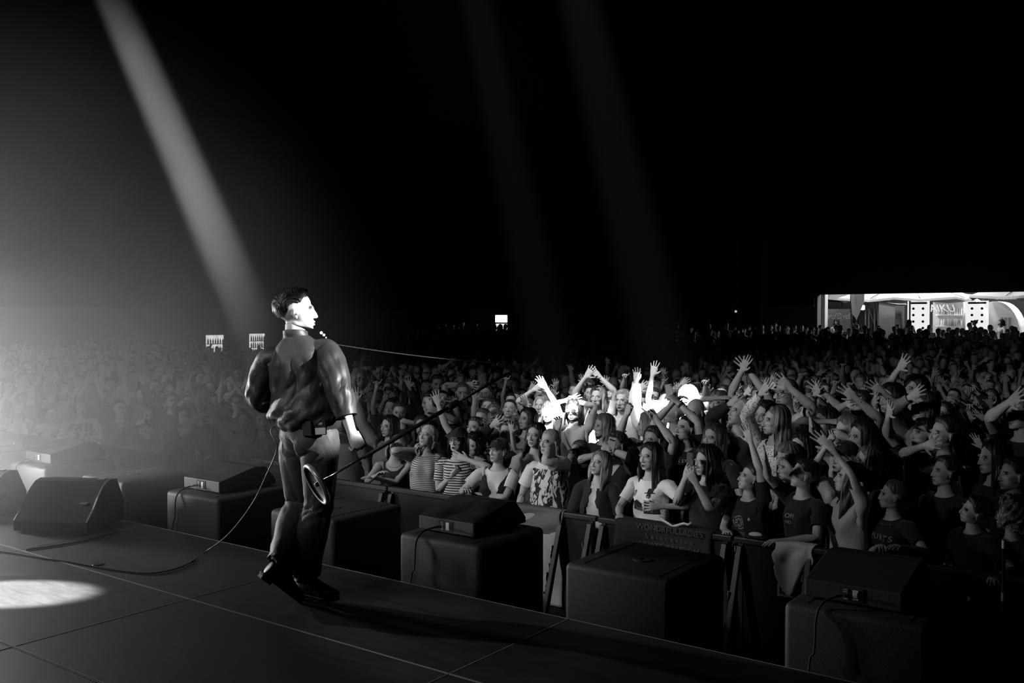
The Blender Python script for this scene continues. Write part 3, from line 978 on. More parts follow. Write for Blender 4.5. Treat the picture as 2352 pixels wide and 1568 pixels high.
def cap_mesh():
    bm = bmesh.new()
    nt, nv = 28, 9
    rows = []
    for j in range(nv):
        ph = .02 + j / (nv - 1) * 1.38
        ring = []
        for i in range(nt):
            th = 2 * PI * i / nt - PI
            c, d, k = head_surface(np.array(th), np.array(ph))
            ring.append(bm.verts.new(c + d * (k + .014 + .006 * math.cos(ph))))
        rows.append(ring)
    for a, b in zip(rows, rows[1:]):
        for i in range(nt):
            bm.faces.new((a[i], b[i], b[(i + 1) % nt], a[(i + 1) % nt]))
    bm.faces.new(rows[0])
    br = []
    for t, sgn in ((0, 1), (1, -1)):
        pass
    for lay in (0.0, -.004):
        r0 = []; r1 = []
        for i in range(11):
            th = -1.05 + 2.1 * i / 10
            c, d, k = head_surface(np.array(th), np.array(1.36))
            p = c + d * (k + .013); r0.append(bm.verts.new(p + (0, 0, lay)))
            q = p + np.array((0, -1, -.18)) * .068 * math.cos(th * 1.25) ; r1.append(bm.verts.new(q + (0, 0, lay)))
        for i in range(10):
            bm.faces.new((r0[i], r1[i], r1[i + 1], r0[i + 1]))
        br.append(r1)
    for i in range(10):
        bm.faces.new((br[0][i], br[1][i], br[1][i + 1], br[0][i + 1]))
    bm.normal_update()
    me = bpy.data.meshes.new('t'); bm.to_mesh(me); v = coords(me); f = tris_of(me); bpy.data.meshes.remove(me); bm.free()
    return v, f, v

def glasses_mesh(dark=False):
    bm = bmesh.new()
    for s in (1, -1):
        c = Vector((s * .033, -.104, 1.668)); pts = []
        for i in range(18):
            t = 2 * PI * i / 18
            pts.append(c + Vector((.0245 * math.cos(t), .006 * abs(math.cos(t)) * (1 if s * math.cos(t) > 0 else -.2), .0185 * math.sin(t))))
        rings = []
        for i, p in enumerate(pts):
            t = 2 * PI * i / 18; u = Vector((math.cos(t), 0, math.sin(t)))
            rings.append([bm.verts.new(p + u * (.0022 * math.cos(a)) + Vector((0, .0022 * math.sin(a), 0))) for a in (0, PI / 2, PI, 3 * PI / 2)])
        for i in range(18):
            a, b = rings[i], rings[(i + 1) % 18]
            for k in range(4):
                bm.faces.new((a[k], a[(k + 1) % 4], b[(k + 1) % 4], b[k]))
        if dark:
            bm.faces.new([bm.verts.new(p) for p in pts])
        capsule(bm, (s * .057, -.100, 1.674), (s * .079, .010, 1.672), .0022, .0022, 5)
    capsule(bm, (-.0085, -.105, 1.672), (.0085, -.105, 1.672), .002, .002, 5)
    me = bpy.data.meshes.new('t'); bm.to_mesh(me); v = coords(me); f = tris_of(me); bpy.data.meshes.remove(me); bm.free()
    return v, f, v

def morph(v, fem=0.0, slim=1.0, head=1.0, wide=1.0):
    """female / slim / broad variants of rest coordinates (also applied to garments)"""
    v = v.copy(); x, y, z = v.T; ax = np.abs(x)
    tor = (ax < .2)
    if fem:
        for s in (1, -1):
            v[:, 1] -= fem * .036 * gs(v, (s * .075, -.10, 1.305), (.055, .07, .055))
        wst = np.exp(-((z - 1.10) / .10) ** 2) * tor * (z < 1.35)
        hip = np.exp(-((z - .93) / .10) ** 2) * (ax < .3)
        v[:, 0] *= 1 - fem * .07 * wst + fem * .05 * hip
        nk = np.exp(-((z - 1.535) / .03) ** 2) * (ax < .08)
        v[:, 0] *= 1 - fem * .12 * nk; v[:, 1] = (v[:, 1] - .02) * (1 - fem * .10 * nk) + .02
        jw = np.exp(-((z - 1.60) / .035) ** 2) * (ax < .1)
        v[:, 0] *= 1 - fem * .05 * jw
        v[:, 1] += fem * .003 * gs(v, (0, -.09, 1.69), (.05, .03, .012))
    # arm thickness
    a = ss(.19, .26, ax) * (z > 1.2)
    k = slim * (1 - .14 * fem)
    hand = ss(.66, .72, ax)
    kk = 1 + (k - 1) * a * (1 - hand) + (.93 - 1) * fem * hand
    v[:, 1] = (v[:, 1] - .02) * kk + .02; v[:, 2] = np.where(a > 0, (v[:, 2] - 1.425) * kk + 1.425, v[:, 2])
    t = (1 - a) * ss(1.53, 1.47, z)
    w = wide * (1 if not fem else 1 - .04 * fem)
    v[:, 0] *= 1 + (w - 1) * t * (ax < .16)
    v[:, 1] = (v[:, 1] - .015) * (1 + (w * w - 1) * t * ss(1.42, 1.3, z)) + .015
    if head != 1.0:
        h = ss(1.54, 1.58, z)
        v = v * (1 - h[:, None]) + ((v - (0, .01, 1.575)) * head + (0, .01, 1.575)) * h[:, None]
    return v

def mesh_np(name, v, f, mat, rest=None, stripe=None, smooth=True):
    me = bpy.data.meshes.new(name)
    n, m = len(v), len(f)
    me.vertices.add(n); me.vertices.foreach_set('co', np.asarray(v, 'f').ravel())
    me.loops.add(m * 3); me.loops.foreach_set('vertex_index', np.asarray(f, 'i').ravel())
    me.polygons.add(m); me.polygons.foreach_set('loop_start', np.arange(0, m * 3, 3, dtype='i'))
    try: me.polygons.foreach_set('loop_total', np.full(m, 3, 'i'))
    except Exception: pass
    if smooth: me.polygons.foreach_set('use_smooth', np.ones(m, bool))
    if rest is not None:
        a = me.attributes.new('rest', 'FLOAT_VECTOR', 'POINT'); a.data.foreach_set('vector', np.asarray(rest, 'f').ravel())
    if stripe is not None:
        a = me.attributes.new('stripe', 'FLOAT', 'POINT'); a.data.foreach_set('value', np.asarray(stripe, 'f').ravel())
    me.update()
    if mat is not None: me.materials.append(mat)
    return me

_cache = {}
def cached(key, fn):
    if key not in _cache: _cache[key] = fn()
    return _cache[key]

# ------------------------------------------------------------------ helpers for objects
def link(name, me, parent=None, loc=None, **props):
    o = bpy.data.objects.new(name, me); COL.objects.link(o)
    if loc is not None: o.location = loc
    if parent is not None: o.parent = parent
    for k, v in props.items(): o[k] = v
    return o

def thing(name, label, cat, loc=(0, 0, 0), rz=0.0, group=None):
    o = bpy.data.objects.new(name, None); COL.objects.link(o); o.location = loc; o.rotation_euler = (0, 0, rz)
    o['label'] = label; o['category'] = cat
    if group: o['group'] = group
    return o

def bm_mesh(name, bm, mat, smooth=False, bevel=0, seg=2):
    if bevel:
        bmesh.ops.bevel(bm, geom=list(bm.edges), offset=bevel, segments=seg, affect='EDGES', profile=.5, clamp_overlap=True)
    bmesh.ops.recalc_face_normals(bm, faces=bm.faces)
    me = bpy.data.meshes.new(name); bm.to_mesh(me); bm.free()
    if smooth: me.polygons.foreach_set('use_smooth', [True] * len(me.polygons))
    for m in (mat if isinstance(mat, (list, tuple)) else [mat]): me.materials.append(m)
    return me

def box(bm, x0, x1, y0, y1, z0, z1):
    v = [bm.verts.new(p) for p in ((x0, y0, z0), (x1, y0, z0), (x1, y1, z0), (x0, y1, z0), (x0, y0, z1), (x1, y0, z1), (x1, y1, z1), (x0, y1, z1))]
    for q in ((3, 2, 1, 0), (4, 5, 6, 7), (0, 1, 5, 4), (1, 2, 6, 5), (2, 3, 7, 6), (3, 0, 4, 7)):
        bm.faces.new([v[i] for i in q])
    return v

def boxmesh(name, mat, x0, x1, y0, y1, z0, z1, bevel=0, seg=2):
    bm = bmesh.new(); box(bm, x0, x1, y0, y1, z0, z1); return bm_mesh(name, bm, mat, bevel=bevel, seg=seg)

def prism(bm, poly, y0, y1, axis='y'):
    """extrude a closed outline; poly in the plane normal to the axis"""
    def P(a, b, t):
        return {'y': (a, t, b), 'x': (t, a, b), 'z': (a, b, t)}[axis]
    A = [bm.verts.new(P(a, b, y0)) for a, b in poly]; B = [bm.verts.new(P(a, b, y1)) for a, b in poly]
    bm.faces.new(A); bm.faces.new(B[::-1])
    for i in range(len(poly)):
        j = (i + 1) % len(poly); bm.faces.new((A[i], B[i], B[j], A[j]))

def tube(name, pts, r, mat, n=8, sm=True, radii=None):
    """swept round tube through points (list of 3-vectors)"""
    P = [Vector(p) for p in pts]; bm = bmesh.new(); rings = []; up = None
    for i, p in enumerate(P):
        d = (P[min(i + 1, len(P) - 1)] - P[max(i - 1, 0)]).normalized()
        if up is None:
            up = Vector((0, 0, 1)) if abs(d.z) < .9 else Vector((1, 0, 0))
        u = d.cross(up).normalized(); up = u.cross(d).normalized()
        rr = radii[i] if radii else r
        rings.append([bm.verts.new(p + u * (rr * math.cos(t)) + up * (rr * math.sin(t))) for t in (2 * PI * k / n for k in range(n))])
    for a, b in zip(rings, rings[1:]):
        for k in range(n): bm.faces.new((a[k], a[(k + 1) % n], b[(k + 1) % n], b[k]))
    bm.faces.new(rings[0][::-1]); bm.faces.new(rings[-1])
    return bm_mesh(name, bm, mat, smooth=sm)

def spline(pts, n=10):
    P = [np.array(p, float) for p in pts]; P = [2 * P[0] - P[1]] + P + [2 * P[-1] - P[-2]]; out = []
    for i in range(1, len(P) - 2):
        for k in range(n):
            t = k / n; a, b, c, d = P[i - 1], P[i], P[i + 1], P[i + 2]
            out.append(.5 * ((2 * b) + (c - a) * t + (2 * a - 5 * b + 4 * c - d) * t * t + (3 * b - a - 3 * c + d) * t ** 3))
    out.append(P[-2]); return out

def lathe(bm, prof, n=24, c=(0, 0, 0)):
    rings = [[bm.verts.new((c[0] + r * math.cos(2 * PI * k / n), c[1] + r * math.sin(2 * PI * k / n), c[2] + z)) for k in range(n)] for r, z in prof]
    for a, b in zip(rings, rings[1:]):
        for k in range(n): bm.faces.new((a[k], a[(k + 1) % n], b[(k + 1) % n], b[k]))
    return rings

def text_mesh(name, txt, size, mat, depth=.001, align='CENTER', shear=0.0, spacing=1.0):
    c = bpy.data.curves.new(name, 'FONT'); c.body = txt; c.size = size; c.extrude = depth; c.align_x = align; c.align_y = 'CENTER'; c.shear = shear; c.space_character = spacing
    c.resolution_u = 3
    o = bpy.data.objects.new('tmp', c); COL.objects.link(o)
    dg = bpy.context.evaluated_depsgraph_get(); dg.update()
    me = bpy.data.meshes.new_from_object(o.evaluated_get(dg)); bpy.data.objects.remove(o); bpy.data.curves.remove(c)
    me.name = name; me.materials.clear(); me.materials.append(mat)
    return me

M = {}
M['floor'] = plain('hall_floor', .05, .7, noise_scale=1.2, amp=.4)
M['wall'] = plain('hall_wall', .10, .9, noise_scale=.5, amp=.3)
M['drape'] = plain('black_drape', .02, .95, noise_scale=2, amp=.3)
M['black'] = plain('black_paint', .022, .5, noise_scale=30, amp=.3, bump=.2)
M['sub'] = plain('textured_black_paint', .036, .62, noise_scale=160, amp=.35, bump=.22)
M['wedge'] = plain('speaker_paint', .034, .6, noise_scale=160, amp=.3, bump=.22)
M['grille'] = plain('speaker_grille', .03, .6, noise_scale=300, amp=.8, bump=.6)
M['rubber'] = plain('black_rubber', .02, .8)
M['steel'] = plain('worn_steel', .35, .38, metal=.9, noise_scale=40, amp=.4)
M['alu'] = plain('aluminium', .55, .45, metal=.85, noise_scale=60, amp=.3)
M['darkmetal'] = plain('dark_metal', .016, .45, metal=.3, noise_scale=60, amp=.3)
M['edge'] = plain('worn_deck_edge', .42, .6, noise_scale=6, amp=.5)
M['chrome'] = plain('chrome', .8, .18, metal=1.0)
M['chip'] = plain('scuffed_paint', .55, .7, noise_scale=50, amp=.5)
M['white'] = plain('white_plastic', .75, .6, noise_scale=20, amp=.08)
M['paper'] = plain('paper', .7, .9, noise_scale=12, amp=.15)
M['print'] = plain('grey_print', .35, .8)
M['printdark'] = plain('black_print', .012, .8)
M['printwhite'] = plain('white_print', .6, .8)
M['fabric_grey'] = plain('grey_flag_cloth', .30, .85, noise_scale=10, amp=.15, bump=.2)
M['fabric_black'] = plain('black_banner_cloth', .015, .85, noise_scale=10, amp=.15, bump=.2)
M['fabric_white'] = plain('white_cloth', .72, .85, noise_scale=14, amp=.1, bump=.2)
M['skin'] = skin_mat()
for k in (None, 'stripe', 'thinstripe', 'lace', 'splash', 'plaid'):
    M['cloth_' + (k or 'plain')] = cloth_mat('cloth_' + (k or 'plain'), k)
M['hair'] = hair_mat()
M['satin'] = cloth_mat('black_satin', None, rough=.50, spec=.40, sheen=.0, bump=.08)
M['twill'] = cloth_mat('trouser_twill', None, rough=.6, spec=.3, sheen=.2, bump=.15)

def deck_mat():
    m, nt, b = new_mat('stage_plywood')
    tc = N(nt, 'ShaderNodeTexCoord'); g = N(nt, 'ShaderNodeNewGeometry')
    n1 = N(nt, 'ShaderNodeTexNoise'); n1.inputs['Scale'].default_value = 1.7; n1.inputs['Detail'].default_value = 8; n1.inputs['Roughness'].default_value = .7
    nt.links.new(g.outputs['Position'], n1.inputs['Vector'])
    mp = N(nt, 'ShaderNodeMapping'); mp.inputs['Scale'].default_value = (3, 16, 1); mp.inputs['Rotation'].default_value = (0, 0, .5)
    nt.links.new(g.outputs['Position'], mp.inputs[0])
    n2 = N(nt, 'ShaderNodeTexNoise'); n2.inputs['Scale'].default_value = 1.4; n2.inputs['Detail'].default_value = 10; n2.inputs['Roughness'].default_value = .75
    nt.links.new(mp.outputs[0], n2.inputs['Vector'])
    v = mathn(nt, 'MULTIPLY', mathn(nt, 'POWER', n1.outputs[0], 1.5), mathn(nt, 'POWER', n2.outputs[0], 1.2))
    c = mathn(nt, 'MULTIPLY_ADD', v, .13, .014)
    nt.links.new(c, b.inputs['Base Color'])
    nt.links.new(mathn(nt, 'MULTIPLY_ADD', n2.outputs[0], .35, .35), b.inputs['Roughness'])
    bp = N(nt, 'ShaderNodeBump'); bp.inputs['Strength'].default_value = .25; bp.inputs['Distance'].default_value = .003
    nt.links.new(n2.outputs[0], bp.inputs['Height']); nt.links.new(bp.outputs[0], b.inputs['Normal'])
    return m
M['deck'] = deck_mat()

def emis(name, v, noise=None):
    m, nt, b = new_mat(name)
    b.inputs['Base Color'].default_value = grey(.3)
    b.inputs['Emission Color'].default_value = (1, 1, 1, 1); b.inputs['Emission Strength'].default_value = v
    if noise:
        tc = N(nt, 'ShaderNodeTexCoord'); n1 = N(nt, 'ShaderNodeTexNoise'); n1.inputs['Scale'].default_value = noise
        nt.links.new(tc.outputs['Object'], n1.inputs['Vector'])
        nt.links.new(mathn(nt, 'MULTIPLY', n1.outputs[0], v), b.inputs['Emission Strength'])
    return m

# ------------------------------------------------------------------ the hall
XL, XR, YB, HC = -36.0, 9.0, 40.0, 12.0
link('floor', boxmesh('floor', M['floor'], XL, XR + 8, -9, 22, -.2, 0), kind='structure')
# the rear of the hall climbs to an upper level by a ramp
bm = bmesh.new(); prism(bm, [(22, -.2), (22, 0.0), (40, .95), (YB + 22, .95), (YB + 22, -.2)], XL, XR + 8, 'x')
link('floor_upper', bm_mesh('floor_upper', bm, M['floor']), kind='structure')
link('ceiling', boxmesh('ceiling', M['drape'], XL, XR, -9, YB, HC, HC + .2), kind='structure')
link('wall_left', boxmesh('wall_left', M['wall'], XL - .3, XL, -9, YB, 0, 3.25), kind='structure')  # lighter colour below the soffit line stands in for light there
link('wall_left_upper', boxmesh('wall_left_upper', M['drape'], XL - .3, XL + .25, -9, YB, 3.25, HC), kind='structure')
link('wall_right', boxmesh('wall_right', M['drape'], XR, XR + .3, -9, YB, -.2, HC), kind='structure')
link('wall_stage', boxmesh('wall_stage', M['drape'], XL, XR, -9.3, -9, -.2, HC), kind='structure')
OX0, OX1, OZ = -13.72, -3.2, 3.80        # opening to the courtyard
link('wall_back', boxmesh('wall_back', M['wall'], XL, OX0, YB, YB + .3, 0, 3.3), kind='structure')  # lit band under the soffit put into a lighter wall colour than above
link('wall_back_upper', boxmesh('wall_back_upper', M['drape'], XL, OX0, YB - .2, YB + .3, 3.3, HC), kind='structure')
link('wall_back_lintel', boxmesh('wall_back_lintel', M['drape'], OX0, OX1, YB, YB + .3, OZ, HC), kind='structure')
link('wall_back_right', boxmesh('wall_back_right', M['drape'], OX1, XR, YB, YB + .3, 0, HC), kind='structure')
bm = bmesh.new(); box(bm, OX0 - .02, OX0 + .10, YB - .05, YB + .4, .95, OZ)
link('trim_1', bm_mesh('trim_1', bm, M['wall']), kind='structure')
for i, px in enumerate((1190, 1412, 1500, 1690, 1755)):
    p = at_y(px, 740, YB - .25)
    bm = bmesh.new(); box(bm, p[0] - .16, p[0] + .16, YB - .42, YB, .93, HC)
    link('column', bm_mesh('column', bm, M['wall'], bevel=.02), kind='structure')

# ------------------------------------------------------------------ stage of 2 x 1 m decks
XE = [-2.86 + 2 * k for k in range(-7, 3)]
YE = [4.39 - 1.02 * k for k in range(0, 7)]
st = thing('stage', 'dark plywood concert stage of bolted platform decks', 'stage', (0, 0, 0))
def deck_panel():
    bm = bmesh.new(); w, d = 1.0 - .003, .51 - .003
    box(bm, -w, w, -d, d, -.06, 0)
    bmesh.ops.bevel(bm, geom=[e for e in bm.edges if all(v.co.z > -.01 for v in e.verts)], offset=.0025, segments=1, affect='EDGES')
    return bm_mesh('deck_panel', bm, M['deck'])
def deck_rim():
    bm = bmesh.new(); w, d, t = 1.0 - .0010, .51 - .0010, .0065
    for a in ((-w, w, -d, -d + t), (-w, w, d - t, d), (-w, -w + t * .35, -d, d), (w - t * .35, w, -d, d)):
        box(bm, a[0], a[1], a[2], a[3], -.050, .0012)
    return bm_mesh('edge_strip', bm, M['edge'])
dm, rm = deck_panel(), deck_rim()
for xi in range(len(XE) - 1):
    for yi in range(len(YE) - 1):
        p = link('deck_panel', dm, st, ((XE[xi] + XE[xi + 1]) / 2, (YE[yi] + YE[yi + 1]) / 2, SH + .0006 * math.sin(xi * 5 + yi * 3)))
        link('edge_strip', rm, p)
bm = bmesh.new(); box(bm, XE[0] + .05, XE[-1] - .05, YE[-1] + .05, YE[0] - .03, 0, SH - .0615)
link('understructure', bm_mesh('understructure', bm, M['drape']), st)
bm = bmesh.new(); lathe(bm, [(.001, .0035), (.030, .0035), (.034, .002), (.036, 0)], 20)
q = at_z(225, 1296, SH); link('cable_hatch', bm_mesh('cable_hatch', bm, M['darkmetal']), st, (q[0], q[1], SH + .001))

# ------------------------------------------------------------------ front loudspeakers in the pit
SUBX = [-4.258 + 1.28 * k for k in range(-5, 3)]
SUBY, SUBW, SUBD, SUBT = 4.52, .67, .70, CAMZ - 1.383
def sub_cabinet():
    bm = bmesh.new(); box(bm, 0, SUBW, 0, SUBD, 0, SUBT)
    ed = [e for e in bm.edges if any(v.co.z > .1 for v in e.verts)]
    bmesh.ops.bevel(bm, geom=ed, offset=.035, segments=5, affect='EDGES', profile=.5)
    return bm_mesh('cabinet', bm, M['sub'], smooth=True)
def top_runner():
    bm = bmesh.new(); box(bm, -.006, .006, .05, SUBD - .05, -.002, .003)
    return bm_mesh('top_runner', bm, M['rubber'])
def sock_mesh():
    bm = bmesh.new(); lathe(bm, [(.001, .001), (.018, .001), (.020, .006), (.052, .006), (.060, .0)], 24)
    return bm_mesh('pole_socket', bm, M['rubber'])
def sub_handle():
    bm = bmesh.new(); box(bm, -.10, .10, -.006, .004, -.05, .05); bm2 = bm_mesh('handle', bm, M['rubber'], bevel=.003); return bm2
def sub_grille():
    bm = bmesh.new(); box(bm, .03, SUBW - .03, -.004, .012, .06, SUBT - .09); return bm_mesh('grille', bm, M['grille'], bevel=.004)
cabm, runm, sokm, hanm, grim = sub_cabinet(), top_runner(), sock_mesh(), sub_handle(), sub_grille()
SUBLAB = ['black subwoofer deepest in the smoke, farthest along the stage front', 'smoke-veiled black subwoofer carrying the second-farthest wedge', 'hazy black subwoofer with bare top, beyond the long cable',
          'black subwoofer carrying a wedge, left of the singer', 'black subwoofer with bare top, partly behind the singer',
          'black subwoofer with a wedge on top, to the right of the singer', 'black subwoofer with bare top and pole socket, below the printed banner', 'dim black subwoofer at the dark right end of the stage front']
subs = []
for i, x in enumerate(SUBX):
    o = thing('subwoofer', SUBLAB[i], 'loudspeaker', (x, SUBY, 0), 0, 'subwoofers along the stage front')
    link('cabinet', cabm, o); link('top_runner', runm, o, (.10, 0, SUBT)); link('top_runner', runm, o, (SUBW - .10, 0, SUBT)); link('pole_socket', sokm, o, (SUBW / 2, SUBD * .45, SUBT)); link('grille', grim, o, (0, SUBD - .004, 0))
    for zz in (.45, 1.0): link('handle', hanm, o, (SUBW + .001, SUBD / 2, zz)).rotation_euler = (0, 0, R(90))
    subs.append(o)

def fill_wedge(x, lab):
    W_, D_ = .46, .56
    o = thing('wedge_speaker', lab, 'loudspeaker', (x, SUBY + .13, SUBT), R(0), 'front fill wedges on the subwoofers')
    bm = bmesh.new(); prism(bm, [(0, .012), (0, .098), (D_ * .62, .178), (D_ * .80, .17), (D_, .05), (D_, .012)], 0, W_, 'x')
    link('cabinet', bm_mesh('cabinet', bm, M['wedge'], bevel=.006, seg=2), o)
    bm = bmesh.new(); prism(bm, [(D_ * .82, .160), (D_ * .985, .055), (D_ * .99 + .006, .062), (D_ * .83, .168)], .02, W_ - .02, 'x')
    link('grille', bm_mesh('grille', bm, M['grille']), o)
    bm = bmesh.new(); box(bm, .17, .285, -.003, .008, .022, .090); p = link('jack_plate', bm_mesh('jack_plate', bm, M['rubber'], bevel=.001), o)
    bm = bmesh.new(); box(bm, .235, .262, -.006, -.002, .032, .080); box(bm, .240, .257, -.0075, -.005, .042, .070)
    link('socket_frame', bm_mesh('socket_frame', bm, M['white']), p)
    bm = bmesh.new()
    for k in range(5): box(bm, .190, .212, -.006, -.002, .030 + k * .011, .036 + k * .011)
    link('terminal', bm_mesh('terminal', bm, M['print'], bevel=0), p)['kind'] = 'stuff'
    bm = bmesh.new()
    for k in range(7):
        y = .13 + k * .020; z = .098 + y / (D_ * .62) * .080
        box(bm, .17, .30, y, y + .010, z - .0, z + .0012)
    f = link('handle_recess', bm_mesh('handle_recess', bm, M['rubber']), o); f['kind'] = 'stuff'
    for a in (.05, W_ - .05):
        for b in (.05, D_ - .05):
            bm = bmesh.new(); lathe(bm, [(.001, 0), (.014, 0), (.016, .014), (.001, .014)], 10); link('rubber_foot', bm_mesh('rubber_foot', bm, M['rubber']), o, (a, b, -.0005))
    return o
WL = {1: 'low black wedge loudspeaker lost in the smoke, second from the far end', 3: 'low black wedge loudspeaker on a hazy subwoofer, left of the singer', 5: 'low black wedge loudspeaker with a cable, right of the singer', 7: 'low black wedge loudspeaker at the dark right end'}
for i in (1, 3, 5, 7):
    o = fill_wedge(SUBX[i] + .06, WL[i])
    x0, y0, z0 = o.location
    P = [(x0 + .195, y0 - .004, z0 + .05), (x0 + .165, y0 - .045, z0 + .045), (x0 + .125, y0 - .10, z0 + .022), (x0 + .11, SUBY - .02, z0 - .04), (x0 + .105, SUBY - .030, z0 - .20), (x0 + .085, SUBY - .032, SH + .02), (x0 + .08, SUBY - .06, SH - .2), (x0 + .08, SUBY - .06, .3)]
    c = link('speaker_cable', tube('speaker_cable', spline(P, 8), .0055, M['rubber'], 7), label='thin black cable from ' + WL[i], category='cable', group='cables of the front fill wedges')
    c['label'] = 'thin cable hanging over the subwoofer from the ' + {1: 'wedge second from the far smoky end', 3: 'hazy wedge left of the singer', 5: 'wedge right of the singer', 7: 'wedge at the dark right end'}[i]
    bm = bmesh.new(); a, b = Vector(P[0]), Vector(P[1]); capsule(bm, a + (b - a) * .05, b, .009, .007, 10); link('plug', bm_mesh('plug', bm, M['steel'], smooth=True), c)

# stage monitors at the left
def monitor(p, rz, lab, scale=1.0):
    o = thing('stage_monitor', lab, 'loudspeaker', (p[0], p[1], SH + .001), rz, 'stage monitors at the left')
    W_, D_, H_ = .62 * scale, .52 * scale, .37 * scale
    prof = [(0, .01), (0, .09)] + [(.03 + .30 * t, .09 + (H_ - .09) * math.sin(t * PI / 2)) for t in (.2, .4, .6, .8, 1)] + [(.42, H_ * .97), (D_, .17), (D_, .01)]
    bm = bmesh.new(); prism(bm, prof, 0, W_, 'x'); link('cabinet', bm_mesh('cabinet', bm, M['wedge'], bevel=.006), o)
    bm = bmesh.new(); prism(bm, [(.43, H_ * .94), (D_ + .004, .185), (D_ + .012, .190), (.438, H_ * .97)], .025, W_ - .025, 'x'); link('grille', bm_mesh('grille', bm, M['grille']), o)
    for sx in (-.003, W_ - .005):
        bm = bmesh.new(); prism(bm, [(.15, .12), (.15, .17), (.29, .20), (.29, .15)], sx, sx + .008, 'x'); link('handle', bm_mesh('handle', bm, M['rubber']), o)
    bm = bmesh.new(); prism(bm, [(prof[i][0], prof[i][1]) for i in range(1, 8)] + [(prof[i][0] - .004, prof[i][1] + .004) for i in range(7, 0, -1)], W_ - .012, W_ + .001, 'x'); link('edge_strip', bm_mesh('edge_strip', bm, M['steel']), o)
    for q in ((.33, H_ + .001), (.10, .22)):
        bm = bmesh.new(); box(bm, W_ * .82, W_ * .92, q[0] - .02, q[0] + .02, q[1] - .004, q[1] + .004); link('label_plate', bm_mesh('label_plate', bm, M['print']), o)
    return o
p = at_z(30, 1222, SH); monitor(p, R(28), 'curved black stage monitor wedge in the smoke at the stage edge')
p = at_z(-190, 1190, SH); monitor(p, R(22), 'second stage monitor wedge mostly beyond the smoky edge of the view')

# ------------------------------------------------------------------ people
print('t lods', time.time() - T0)
LH = make_lod(_fine, .036, (2.2, 1.35, 2.2, .45)); LH.W = weights(LH.v)      # near people
_m = eval_mesh(_fine, [('DECIMATE', dict(ratio=.022))]); LC = Lod(); LC.v = coords(_m); LC.f = tris_of(_m)   # their clothes
LM = make_lod(_fine, .0125, (1.9, 1.3, 2.0, .4)); LM.W = weights(LM.v)
_m = eval_mesh(_fine, [('DECIMATE', dict(ratio=.009))]); LMC = Lod(); LMC.v = coords(_m); LMC.f = tris_of(_m)
LF = make_lod(_fine, .0036, (1.5, 1.15, 1.8, .3), cut=.80); LF.W = weights(LF.v)
print('lods', len(LH.f), len(LC.f), len(LM.f), len(LMC.f), len(LF.f), time.time() - T0)
HAIRT = dict(black=.012, dark=.03, brown=.07, fair=.22, blond=.42, grey=.25)

def facing(dx, dy):
    return math.atan2(dx, -dy)

def reach_point(S, px, py, want):
    """the point seen at (px, py) that lies `want` metres from the shoulder, on the stage side"""
    c = np.array([0, 0, CAMZ]); r = ray(px, py); rn = r / np.linalg.norm(r)
    t0 = (S - c) @ rn; foot = c + rn * t0; m2 = want ** 2 - ((S - foot) ** 2).sum()
    return foot - rn * math.sqrt(m2) if m2 > 0 else foot

